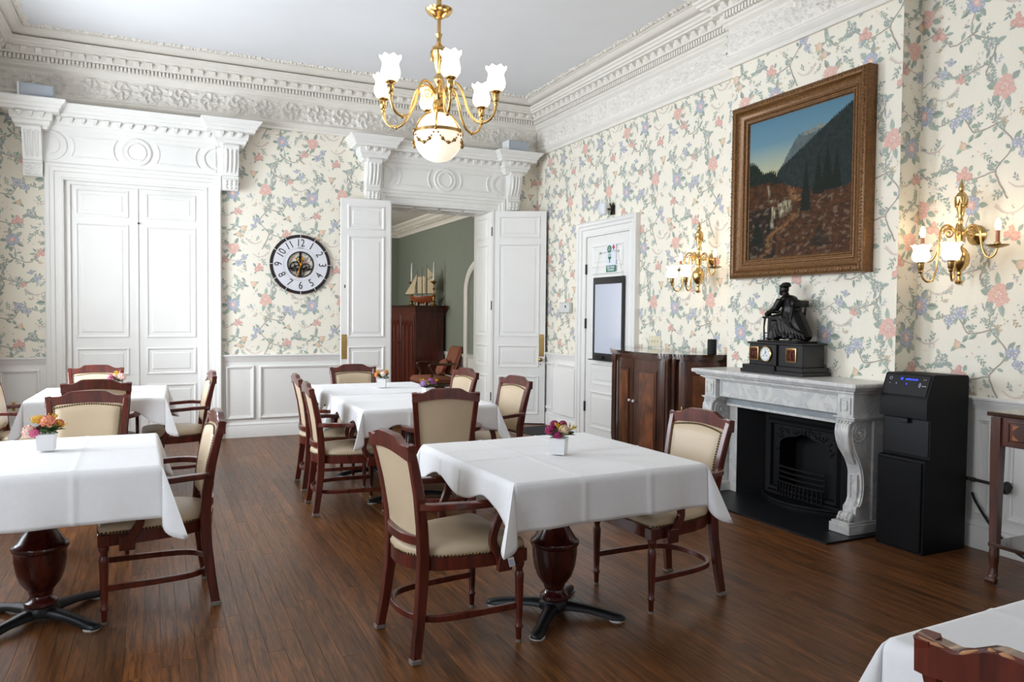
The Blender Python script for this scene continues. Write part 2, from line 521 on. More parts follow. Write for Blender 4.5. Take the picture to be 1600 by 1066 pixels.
def clip_tri(t, r):
    """Sutherland-Hodgman of a triangle with the rectangle r = (u0, u1, v0, v1)"""
    P = [tuple(p) for p in t]
    for ax, lim, s in ((0, r[0], 1), (0, r[1], -1), (1, r[2], 1), (1, r[3], -1)):
        Q = []
        for i in range(len(P)):
            a, b = P[i-1], P[i]
            ia, ib = (a[ax]-lim)*s >= 0, (b[ax]-lim)*s >= 0
            if ia != ib:
                k = (lim-a[ax])/(b[ax]-a[ax])
                Q.append((a[0]+(b[0]-a[0])*k, a[1]+(b[1]-a[1])*k))
            if ib: Q.append(b)
        P = Q
        if len(P) < 3: return None
    return P
def paper(mb, rects, flip=False, off=(0.0, 0.0)):
    """print the repeat on rectangles (u0, u1, v0, v1) of the frame's UV plane"""
    tris, cols, lay = TILE
    mn = tris.min(1); mx = tris.max(1)
    for r in rects:
        for i in range(int(math.floor((r[0]-off[0])/TW))-1, int(math.ceil((r[1]-off[0])/TW))+1):
            for j in range(int(math.floor((r[2]-off[1])/TH))-1, int(math.ceil((r[3]-off[1])/TH))+1):
                d = np.array([i*TW+off[0], j*TH+off[1]])
                a, b = mn+d, mx+d
                inside = (a[:, 0] >= r[0]) & (b[:, 0] <= r[1]) & (a[:, 1] >= r[2]) & (b[:, 1] <= r[3])
                out = (b[:, 0] <= r[0]) | (a[:, 0] >= r[1]) | (b[:, 1] <= r[2]) | (a[:, 1] >= r[3])
                for k in np.nonzero(~out)[0]:
                    t = tris[k]+d
                    P = [tuple(p) for p in t] if inside[k] else clip_tri(t, r)
                    if P is None: continue
                    h = 0.0008+0.0004*float(lay[k])+(int(k)*37 % 101)*5e-6
                    mb.col = cols[k]
                    if flip:      # keep the print facing the room
                        pass
                    mb.face([mb.pt(float(p[0]), float(p[1]), h) for p in P])
    mb.col = PAPER
# ------------------------------------------------------------------ floor of oak planks
def floor_material():
    m = bpy.data.materials.new('oak plank floor'); m.use_nodes = True
    nt = m.node_tree; b = nt.nodes['Principled BSDF']
    at = nt.nodes.new('ShaderNodeAttribute'); at.attribute_name = 'Col'
    sp = nt.nodes.new('ShaderNodeSeparateColor'); nt.links.new(at.outputs['Color'], sp.inputs[0])
    g = nt.nodes.new('ShaderNodeNewGeometry')
    off = nt.nodes.new('ShaderNodeCombineXYZ')
    k = nt.nodes.new('ShaderNodeMath'); k.operation = 'MULTIPLY'; k.inputs[1].default_value = 37.0
    nt.links.new(sp.outputs[1], k.inputs[0])
    nt.links.new(k.outputs[0], off.inputs[0]); nt.links.new(k.outputs[0], off.inputs[1])
    ad = nt.nodes.new('ShaderNodeVectorMath'); ad.operation = 'ADD'
    nt.links.new(g.outputs['Position'], ad.inputs[0]); nt.links.new(off.outputs[0], ad.inputs[1])
    def noise(sc, st, det, dist=0.0):
        mp = nt.nodes.new('ShaderNodeMapping'); mp.inputs['Scale'].default_value = st
        nt.links.new(ad.outputs[0], mp.inputs[0])
        n = nt.nodes.new('ShaderNodeTexNoise'); n.inputs['Scale'].default_value = sc
        n.inputs['Detail'].default_value = det; n.inputs['Distortion'].default_value = dist
        nt.links.new(mp.outputs[0], n.inputs['Vector'])
        return n.outputs['Fac']
    grain = noise(6.0, (9, 0.55, 1), 6, 1.2)
    pores = noise(60.0, (6, 0.3, 1), 3)
    big = noise(0.8, (1, 1, 1), 3)
    r1 = nt.nodes.new('ShaderNodeValToRGB')
    r1.color_ramp.elements[0].position = 0.30; r1.color_ramp.elements[0].color = (*rgb(70, 40, 18), 1)
    r1.color_ramp.elements[1].position = 0.72; r1.color_ramp.elements[1].color = (*rgb(144, 90, 46), 1)
    nt.links.new(grain, r1.inputs[0])
    mr = nt.nodes.new('ShaderNodeMapRange'); mr.inputs['To Min'].default_value = 0.58; mr.inputs['To Max'].default_value = 1.22
    nt.links.new(sp.outputs[0], mr.inputs['Value'])
    m1 = nt.nodes.new('ShaderNodeMix'); m1.data_type = 'RGBA'; m1.blend_type = 'MULTIPLY'; m1.inputs['Factor'].default_value = 1
    nt.links.new(r1.outputs[0], m1.inputs['A']); nt.links.new(mr.outputs[0], m1.inputs['B'])
    mp2 = nt.nodes.new('ShaderNodeMapRange'); mp2.inputs['From Min'].default_value = 0.35; mp2.inputs['From Max'].default_value = 0.6
    mp2.inputs['To Min'].default_value = 0.72; mp2.inputs['To Max'].default_value = 1.05
    nt.links.new(pores, mp2.inputs['Value'])
    m2 = nt.nodes.new('ShaderNodeMix'); m2.data_type = 'RGBA'; m2.blend_type = 'MULTIPLY'; m2.inputs['Factor'].default_value = 1
    nt.links.new(m1.outputs['Result'], m2.inputs['A']); nt.links.new(mp2.outputs[0], m2.inputs['B'])
    nt.links.new(m2.outputs['Result'], b.inputs['Base Color'])
    rr = nt.nodes.new('ShaderNodeMapRange'); rr.inputs['To Min'].default_value = 0.26; rr.inputs['To Max'].default_value = 0.42
    nt.links.new(big, rr.inputs['Value']); nt.links.new(rr.outputs[0], b.inputs['Roughness'])
    bp = nt.nodes.new('ShaderNodeBump'); bp.inputs['Strength'].default_value = 0.12; bp.inputs['Distance'].default_value = 0.004
    nt.links.new(pores, bp.inputs['Height']); nt.links.new(bp.outputs[0], b.inputs['Normal'])
    return m
M['floor'] = floor_material(); M['floor'].node_tree.nodes['Principled BSDF'].inputs['Specular IOR Level'].default_value = 0.36
M['subfloor'] = mat('dark floor joint', rgb(38, 25, 14), 0.8)
fb = MB(); fb.box(XL, XR, YF, YB+0.6, -0.12, -0.006)
FLOOR = struct(fb.build('floor', M['subfloor']), 'dark oak strip floor running towards the back wall', 'floor')
def plank_layout():
    rnd = random.Random(5)
    out = []
    w = 0.0695
    x = XL
    while x < XR-0.004:
        x1 = min(x+w, XR)
        y = YF-rnd.uniform(0, 1.4)
        while y < YB+0.6:
            l = rnd.uniform(0.7, 2.2)
            y0, y1 = max(y, YF), min(y+l, YB+0.6)
            yc = YB if not (2.66 < (x+x1)/2 < 4.06) else YB+0.6
            y1 = min(y1, yc)
            if y1-y0 > 0.02:
                out.append((x, x1, y0, y1))
            y += l
        x = x1
    return out
def plank_size(p):
    x, y = (p[0]+p[1])/2, (p[2]+p[3])/2
    d = Vector((x, y, -1.45))
    z = d.dot(_fw)
    if z < 0.6: return 0
    px = 800+FPX*d.dot(_r2)/z; py = 533-FPX*d.dot(_u2)/z
    if not (-120 < px < 1720 and py < 1200): return 0
    return (p[3]-p[2])/(z*z)
_pl = plank_layout()
_order = sorted(range(len(_pl)), key=lambda i: -plank_size(_pl[i]))
_near = set(_order[:300])
_prnd = random.Random(9)
rest = MB()
for i, p in enumerate(_pl):
    mb = MB() if i in _near else rest
    mb.col = (min(1, max(0, _prnd.gauss(0.5, 0.22))), _prnd.random(), 0)
    dz = _prnd.uniform(-0.0006, 0)
    mb.box(p[0]+0.0003, p[1]-0.0003, p[2]+0.0003, p[3]-0.0003, -0.012, dz, 0.0006)
    if i in _near:
        mb.build('plank', M['floor'], FLOOR, fixn=False)
_o = rest.build('planks', M['floor'], FLOOR, fixn=False); _o['kind'] = 'stuff'

# ------------------------------------------------------------------ walls
D2X0, D2X1, DZ = 2.66, 4.06, 2.86          # open doorway of the back wall
D1X0, D1X1 = -0.905, 0.545                 # closed double door
def wall_obj(name, label, boxes, papers, frame, cat='wall'):
    """boxes and papers in the frame (u along the wall, v up, w into the room, surface at w = 0)"""
    mb = MB(*frame)
    mb.col = PAPER
    for b in boxes: mb.box(*b)
    paper(mb, papers, off=(0.1, ZRAIL-0.02))
    return struct(mb.build(name, M['wallpaper'], fixn=False), label, cat)
FB = ((0, YB, 0), (1, 0, 0), (0, 0, 1), (0, -1, 0))
FR = ((XR, 0, 0), (0, 1, 0), (0, 0, 1), (-1, 0, 0))
FC = ((XB, 0, 0), (0, 1, 0), (0, 0, 1), (-1, 0, 0))
FL = ((XL, 0, 0), (0, 1, 0), (0, 0, 1), (1, 0, 0))
FF = ((0, YF, 0), (1, 0, 0), (0, 0, 1), (0, 1, 0))
wall_back = wall_obj('wall_back', 'back wall with cream floral wallpaper above a white dado', [
    (XL, D1X0, 0, ZC, -0.6, 0), (D1X0, D1X1, DZ, ZC, -0.6, 0), (D1X0, D1X1, 0, DZ, -0.6, -0.12), (D1X1, D2X0, 0, ZC, -0.6, 0),
    (D2X0, D2X1, DZ, ZC, -0.6, 0), (D2X1, XR+0.2, 0, ZC, -0.6, 0)],
    [(XL, -1.0, ZRAIL, ZCROWN), (-1.0, 0.66, 3.3, ZCROWN), (0.66, 2.5, ZRAIL, ZCROWN), (2.5, 4.2, 3.3, ZCROWN), (4.2, XR, ZRAIL, ZCROWN)], FB)
wall_right = wall_obj('wall_right', 'right wall with cream floral wallpaper above a white dado', [
    (YF, BY0, 0, ZC, -0.2, 0), (BY0, YB, 0, ZC, -0.2, 0)],
    [(BY1, YB, ZRAIL, ZCROWN), (YF, BY0, ZRAIL, ZCROWN)], FR)
wc = MB(*FC); wc.col = PAPER
FY0, FY1, FZ1 = 3.70, 4.79, 0.74           # fireplace opening
wc.box(BY0, FY0, 0, ZC, -(XR-XB), 0); wc.box(FY1, BY1, 0, ZC, -(XR-XB), 0); wc.box(FY0, FY1, FZ1, ZC, -(XR-XB), 0)
paper(wc, [(BY0, BY1, 0.9, ZCROWN)], off=(-0.18, 0.72))
wc.frame((XB, BY0, 0), (1, 0, 0), (0, 0, 1), (0, -1, 0)); paper(wc, [(0, XR-XB, 0.9, ZCROWN)], off=(0.3, 0.72))
wc.frame((XB, BY1, 0), (1, 0, 0), (0, 0, 1), (0, 1, 0)); paper(wc, [(0, XR-XB, 0.9, ZCROWN)], off=(0.3, 0.72))
wall_breast = struct(wc.build('wall_chimney', M['wallpaper'], fixn=False), 'papered chimney breast standing proud of the right wall', 'wall')
_b = []
_y = YF
for (y0, y1, z0, z1) in WINS:
    _b += [(_y, y0, 0, ZC, -0.3, 0), (y0, y1, 0, z0, -0.3, 0), (y0, y1, z1, ZC, -0.3, 0)]
    _y = y1
_b.append((_y, YB, 0, ZC, -0.3, 0))
_pp = []
_y = YF
for (y0, y1, z0, z1) in WINS:
    _pp.append((_y, y0-0.12, ZRAIL, ZCROWN)); _y = y1+0.12
_pp.append((_y, YB, ZRAIL, ZCROWN))
wall_left = wall_obj('wall_left', 'left wall with tall windows and floral wallpaper', _b, _pp, FL)
WF = (1.6, 3.2, 0.55, 3.15)
wall_front = wall_obj('wall_front', 'wall behind the camera with one tall window', [
    (XL-0.3, WF[0], 0, ZC, -0.3, 0), (WF[1], XR+0.2, 0, ZC, -0.3, 0), (WF[0], WF[1], 0, WF[2], -0.3, 0), (WF[0], WF[1], WF[3], ZC, -0.3, 0)],
    [(XL, WF[0]-0.12, ZRAIL, ZCROWN), (WF[1]+0.12, XR, ZRAIL, ZCROWN)], FF)
cb = MB(); cb.box(XL-0.3, XR+0.2, YF-0.3, YB+0.6, ZC, ZC+0.15)
CEIL = struct(cb.build('ceiling', M['ceiling']), 'plain white plaster ceiling', 'ceiling')

# windows: casing, sashes and panes
def glass():
    m = bpy.data.materials.new('window glass'); m.use_nodes = True
    nt = m.node_tree; nt.nodes.remove(nt.nodes['Principled BSDF'])
    o = nt.nodes['Material Output']
    t = nt.nodes.new('ShaderNodeBsdfTransparent'); g = nt.nodes.new('ShaderNodeBsdfGlossy'); g.inputs['Roughness'].default_value = 0.02
    f = nt.nodes.new('ShaderNodeFresnel'); x = nt.nodes.new('ShaderNodeMixShader')
    nt.links.new(f.outputs[0], x.inputs[0]); nt.links.new(t.outputs[0], x.inputs[1]); nt.links.new(g.outputs[0], x.inputs[2])
    nt.links.new(x.outputs[0], o.inputs['Surface'])
    return m
M['glass'] = glass()
def window(n, label, frame, u0, u1, v0, v1):
    r = thing('window_%d' % n, label, 'window', (0, 0, 0), 0, None, 'structure')
    mb = MB(*frame)
    mb.ring(u0-0.13, u1+0.13, v0-0.02, v1+0.13, [(0, 0.0), (0, 0.05), (0.05, 0.055), (0.08, 0.035), (0.136, 0.03), (0.136, -0.295)], False)
    mb.build('casing', M['paint'], r)
    mb = MB(*frame); mb.box(u0-0.15, u1+0.15, v0-0.05, v0, -0.05, 0.1, 0.008); mb.build('sill', M['paint'], r)
    um, vm = (u0+u1)/2, (v0+v1)/2
    for a, b, w in ((v0, vm, -0.14), (vm, v1, -0.18)):
        mb = MB(*frame)
        mb.ring(u0, u1, a, b, [(0, w), (0, w+0.035), (0.05, w+0.035), (0.05, w), (0, w)], False)
        mb.box(um-0.012, um+0.012, a+0.05, b-0.05, w, w+0.03)
        sash = mb.build('sash', M['paint'], r)
        for c, d in ((u0+0.05, um-0.012), (um+0.012, u1-0.05)):
            mb = MB(*frame); mb.quad([(c, a+0.05, w+0.015), (d, a+0.05, w+0.015), (d, b-0.05, w+0.015), (c, b-0.05, w+0.015)])
            mb.build('pane', M['glass'], sash)
for i, (y0, y1, z0, z1) in enumerate(WINS):
    window(i+1, 'tall sash window in the left wall, number %d from the camera end' % (i+1), FL, y0, y1, z0, z1)
window(5, 'tall sash window in the wall behind the camera', FF, *WF)

# ------------------------------------------------------------------ cornice of the room
CROWN = [(0.0, 3.600), (0.028, 3.600), (0.034, 3.625), (0.030, 3.632), (0.040, 3.640), (0.055, 3.668), (0.055, 3.684), (0.034, 3.694), (0.024, 3.705),
         (0.024, 3.93), (0.040, 3.942), (0.058, 3.955), (0.064, 3.975), (0.078, 3.985), (0.082, 4.000),
         (0.082, 4.052), (0.130, 4.056), (0.136, 4.066), (0.136, 4.118), (0.196, 4.124), (0.200, 4.140), (0.222, 4.146), (0.226, 4.166), (0.246, 4.176), (0.250, 4.196),
         (0.205, 4.200), (0.205, 4.215), (0.268, 4.220), (0.292, 4.230), (0.318, 4.256), (0.343, 4.262), (0.343, ZC)]
def seg_offset(path, i, p):
    return None
def hsh(a, b=0.0):
    return (math.sin(a*127.1+b*311.7)*43758.5453) % 1.0
def frieze_height(U, V, w=0.30):
    """scrolling acanthus relief, U along the wall (m), V in 0..1; numpy arrays"""
    k = np.floor(U/w); x = (U/w-k-0.5)*w; y = (V-0.5)*0.225
    s = np.where(np.mod(k, 2) == 0, 1.0, -1.0)
    y = y*s
    r = np.sqrt(x*x+y*y)+1e-6; t = np.arctan2(y, x)
    ring = np.exp(-((r-0.098-0.006*np.cos(9*t))/0.014)**2)
    spiral = np.exp(-((np.mod(r*52+t/(2*PI)*2, 1.0)-0.5)/0.22)**2)*(r < 0.092)
    leaf = np.maximum(0, np.cos(5*t+r*46))*(r < 0.088)*np.sqrt(np.clip(r/0.09, 0, 1))
    boss = np.exp(-(r/0.020)**2)
    lx = np.abs(np.abs(x)-w/2); corner = np.exp(-(lx/0.030)**2)*np.maximum(0, np.cos(y*85+s*0.6))
    h = 0.55*ring+0.45*spiral+0.75*leaf+1.0*boss+0.8*corner
    h += 0.22*np.sin(U*173+3*np.sin(V*9))*np.sin(V*31+2*np.sin(U*61))
    edge = np.clip(np.minimum(V, 1-V)/0.06, 0, 1)
    return np.clip(h, -0.1, 1.5)*edge
def crown_run(idx, label, a, b, ea, eb):
    """one straight run of cornice from a to b (plan), room on the left; ea/eb = +1 inner mitre, -1 outer mitre, 0 plain"""
    a, b = Vector(a), Vector(b)
    d = (b-a).normalized(); n = Vector((-d.y, d.x)); L = (b-a).length
    fr = ((a.x, a.y, 0), (d.x, d.y, 0), (n.x, n.y, 0), (0, 0, 1))
    mb = MB(*fr)
    rows = [[mb.pt(ea*p, p, z) for p, z in CROWN], [mb.pt(L-eb*p, p, z) for p, z in CROWN]]
    for k in range(len(CROWN)-1):
        mb.face([rows[0][k], rows[1][k], rows[1][k+1], rows[0][k+1]])
    o = struct(mb.build('trim_%d' % idx, M['plaster'], smooth=25), label, 'cornice')
    # carved frieze
    nu, nv = max(2, int(L/0.0075)), 34
    U, V = np.meshgrid(np.linspace(0, 1, nu+1), np.linspace(0, 1, nv+1), indexing='ij')
    hgt = frieze_height(U*L+idx*0.17, V)*0.026+0.024
    Z = 3.705+V*0.225
    P = np.empty((nu+1, nv+1, 3))
    uu = ea*hgt+(L-(ea+eb)*hgt)*U
    P[..., 0] = a.x+d.x*uu+n.x*hgt; P[..., 1] = a.y+d.y*uu+n.y*hgt; P[..., 2] = Z
    ids = np.arange((nu+1)*(nv+1)).reshape(nu+1, nv+1)
    F = np.stack([ids[:-1, :-1], ids[1:, :-1], ids[1:, 1:], ids[:-1, 1:]], -1).reshape(-1, 4)
    me = bpy.data.meshes.new('carved_frieze')
    me.from_pydata(P.reshape(-1, 3).tolist(), [], F.tolist())
    me.materials.append(M['plaster'])
    me.polygons.foreach_set('use_smooth', [True]*len(me.polygons)); me.update()
    link('carved_frieze', me, o)
    # dentils (too small to pick apart) and the row of blocks above them
    mb = MB(*fr)
    s = 0.037; k0 = 0.10*max(0, ea)
    u = k0+0.006
    while u < L-0.10*max(0, eb)-0.02:
        mb.box(u, u+0.024, 0.08, 0.118, 4.004, 4.050); u += s
    q = mb.build('dentils', M['plaster'], o); q['kind'] = 'stuff'
    mb = MB()
    prof = [(-0.030, 0), (-0.030, 0.05), (-0.018, 0.058), (0.018, 0.058), (0.030, 0.05), (0.030, 0)]
    mb.frame((0, 0, 0), (d.x, d.y, 0), (0, 0, 1), (n.x, n.y, 0))
    mb.loft([[(u_, 0.0, 0.0), (u_*0.9, 0.02, 0.030), (u_*0.75, 0.048, 0.046), (u_, 0.05, 0.0)] for u_ in (-0.032, -0.020, 0.020, 0.032)])
    me = mb.mesh('egg_block', M['plaster'], 40)
    m = max(1, int(round((L-0.14*(ea+eb))/0.128)))
    for j in range(m):
        u = 0.14*ea+(L-0.14*(ea+eb))*(j+0.5)/m
        e = link('egg_block', me, o)
        e.location = (a.x+d.x*u+n.x*0.134, a.y+d.y*u+n.y*0.134, 4.068)
    # lace of small leaves applied to the ceiling along the cornice
    mb = MB(*fr)
    r_ = random.Random(idx)
    u = 0.36*max(0, ea)
    while u < L-0.36*max(0, eb):
        for k in range(3):
            t = (k-1)*0.75+r_.uniform(-0.2, 0.2); l = r_.uniform(0.05, 0.10)
            uu, vv = u+r_.uniform(-0.01, 0.01), 0.343
            du, dv = math.sin(t)*l, math.cos(t)*l
            pu, pv = math.cos(t)*l*0.3, -math.sin(t)*l*0.3
            z = ZC-0.016-r_.uniform(0, 0.012)
            c = mb.pt(uu+du*0.5, vv+dv*0.5, z)
            q = [mb.pt(uu, vv, ZC-0.001), mb.pt(uu+du*0.5+pu, vv+dv*0.5+pv, ZC-0.001), mb.pt(uu+du, vv+dv, ZC-0.001), mb.pt(uu+du*0.5-pu, vv+dv*0.5-pv, ZC-0.001)]
            for i in range(4): mb.face([c, q[i], q[(i+1) % 4]])
        u += 0.062
    q = mb.build('ceiling_lace', M['plaster'], o); q['kind'] = 'stuff'
    return o
crown_run(1, 'heavy white plaster cornice with carved frieze along the back wall', (XR, YB), (XL, YB), 1, 1)
crown_run(2, 'white plaster cornice along the left window wall', (XL, YB), (XL, YF), 1, 1)
crown_run(3, 'white plaster cornice along the wall behind the camera', (XL, YF), (XR, YF), 1, 1)
crown_run(4, 'white plaster cornice on the right wall at its camera end', (XR, YF), (XR, BY0), 1, 1)
crown_run(5, 'short cornice return on the near side of the chimney breast', (XR, BY0), (XB, BY0), 1, -1)
crown_run(6, 'white plaster cornice across the chimney breast over the painting', (XB, BY0), (XB, BY1), -1, -1)
crown_run(7, 'short cornice return on the far side of the chimney breast', (XB, BY1), (XR, BY1), -1, 1)
crown_run(8, 'white plaster cornice with carved frieze between chimney breast and back corner', (XR, BY1), (XR, YB), 1, 1)

# ------------------------------------------------------------------ dado: boards, panels, chair rail, baseboard
RAIL = [(0, 0.885), (0.016, 0.885), (0.020, 0.905), (0.034, 0.925), (0.036, 0.94), (0.048, 0.945), (0.050, 0.957), (0.044, 0.963), (0, 0.965)]
BASE = [(0, 0.0), (0.030, 0.0), (0.030, 0.128), (0.026, 0.136), (0.028, 0.150), (0.016, 0.172), (0, 0.176)]
def dado(wall, frame, plan, n, side, u0, u1, panels, e0=0, e1=0, lab=''):
    mb = MB(*frame); mb.box(u0, u1, 0.0, 0.90, 0.0, 0.010); mb.build('wainscot_board', M['paint'], wall)
    for (a, b) in panels:
        mb = MB(*frame)
        mb.ring(a, b, 0.215, 0.835, [(0, 0.010), (0.004, 0.028), (0.016, 0.032), (0.026, 0.022), (0.034, 0.020), (0.040, 0.012)])
        mb.build('wainscot_panel', M['paint'], wall, smooth=30)
    p0, p1 = plan
    mb = MB(); mb.sweep([p0, p1], RAIL, sgn=1)
    struct(mb.build('trim_%d' % n, M['paint'], smooth=30), 'white moulded chair rail '+lab, 'chair rail')
    mb = MB(); mb.sweep([p0, p1], BASE, sgn=1)
    struct(mb.build('baseboard_%s' % side, M['paint'], smooth=30), 'tall white baseboard '+lab, 'baseboard')
dado(wall_back, FB, ((-1.03, YB), (XL, YB)), 11, 'back_left', XL, -1.03, [(-1.46, -1.10)], lab='left of the closed double door')
dado(wall_back, FB, ((2.50, YB), (0.674, YB)), 12, 'back', 0.674, 2.50, [(0.722, 1.035), (1.092, 2.44)], lab='under the wall clock')
dado(wall_back, FB, ((XR, YB), (4.21, YB)), 13, 'back_right', 4.21, XR, [(4.28, 4.66)], lab='in the far right corner')
dado(wall_right, FR, ((XR, 8.055), (XR, YB)), 14, 'right_far', 8.055, YB, [(8.11, 8.62), (8.70, 9.18)], lab='beside the door with the whiteboard')
dado(wall_right, FR, ((XR, BY1), (XR, 6.80)), 15, 'right_middle', BY1, 6.80, [(5.25, 5.95), (6.03, 6.74)], lab='behind the curved sideboard')
dado(wall_right, FR, ((XR, YF), (XR, BY0)), 16, 'right', YF, BY0, [(-3.1, -1.6), (-1.5, -0.1), (0.0, 1.3), (1.4, 2.0), (2.09, 2.86), (2.95, 3.06), (3.14, 3.46)], lab='beside the water dispenser')
dado(wall_left, FL, ((XL, YB), (XL, 8.2)), 17, 'left', 8.35, YB, [(8.42, 9.18)], lab='on the left wall at its far end')
_k = 18
for _a, _c in ((5.75, 6.45), (3.15, 3.85), (-0.15, 1.25)):
    dado(wall_left, FL, ((XL, _c), (XL, _a)), _k, 'left_%d' % _k, _a, _c, [(_a+0.06, _c-0.06)], lab='between two windows of the left wall, %d m along' % round(_a))
    _k += 1
dado(wall_front, FF, ((XL, YF), (1.45, YF)), 21, 'front', XL, 1.45, [(-1.4, -0.1), (0.0, 1.35)], lab='behind the camera')
dado(wall_front, FF, ((3.35, YF), (XR, YF)), 22, 'front_right', 3.35, XR, [(3.42, 4.6)], lab='behind the camera at right')
# ------------------------------------------------------------------ doors
CASING = [(0, -0.10), (0, 0.030), (0.018, 0.036), (0.030, 0.026), (0.078, 0.030), (0.086, 0.048), (0.118, 0.052), (0.128, 0.066), (0.155, 0.074), (0.170, 0.060), (0.172, 0)]
PANEL = [(0, 0.0), (0.002, 0.010), (0.014, 0.013), (0.024, 0.004), (0.030, -0.002), (0.048, -0.004), (0.062, 0.004), (0.066, 0.006)]
LEAFROWS = [(0.13, 0.645), (0.755, 1.055), (1.165, 2.40), (2.475, 2.765)]
M['leaf_edge'] = M['paint']
def casing(root, frame, u0, u1, ztop, wid=1.0):
    mb = MB(*frame)
    mb.sweep([(u0, 0), (u0, ztop), (u1, ztop), (u1, 0)], [(p*wid, w) for p, w in CASING], sgn=1)
    return mb.build('casing', M['paint'], root, smooth=30)
def leaf(root, frame, u0, u1, z0, z1, th=0.045, rows=LEAFROWS, both=True, st=0.082):
    mb = MB(*frame); mb.box(u0, u1, z0, z1, -th, 0, 0.002)
    lf = mb.build('leaf', M['paint'], root)
    for a, b in rows:
        mb = MB(*frame); mb.ring(u0+st, u1-st, a, b, PANEL)
        mb.build('panel', M['paint'], lf, smooth=25)
        if both:
            f = frame
            mb = MB(Vector(f[0])-Vector(f[3])*th, f[1], f[2], -Vector(f[3])); mb.ring(u0+st, u1-st, a, b, PANEL)
            mb.build('panel', M['paint'], lf, smooth=25)
    return lf
def carved_bracket(root, x0, x1):
    """S-scroll console under the ends of a door cornice; profile (w, z)"""
    prof = [(0.0, 3.33), (0.215, 3.33), (0.225, 3.31), (0.215, 3.285), (0.20, 3.262), (0.196, 3.22), (0.186, 3.15), (0.160, 3.08), (0.132, 3.03), (0.122, 2.995),
            (0.140, 2.985), (0.142, 2.965), (0.120, 2.955), (0.128, 2.915), (0.118, 2.868), (0.088, 2.832), (0.052, 2.835), (0.030, 2.86), (0.0, 2.87)]
    mb = MB((0, YB, 0), (0, -1, 0), (0, 0, 1), (1, 0, 0))
    mb.prism(prof, x0, x1)
    b = mb.build('bracket', M['paint'], root, smooth=35)
    # raised ribs and leaf tips of the carving
    w = (x1-x0)
    for k in range(3):
        c = x0+w*(0.24+0.26*k)
        mb = MB()
        pts = [(c, YB-q[0]-0.002, q[1]) for q in prof[4:9]]
        mb.tube(pts, [0.012, 0.016, 0.017, 0.014, 0.008], 6)
        mb.build('carved_rib', M['paint'], b, smooth=60)
    for z, d, r in ((3.27, 0.205, 0.024), (3.245, 0.198, 0.018), (2.93, 0.126, 0.017), (2.90, 0.126, 0.020), (2.865, 0.112, 0.018)):
        for k in range(3):
            c = x0+w*(0.22+0.28*k)
            mb = MB(); mb.ell((c, YB-d, z), (w*0.13, 0.014, r), 8, 6); mb.build('carved_leaf', M['paint'], b, smooth=60)
    return b
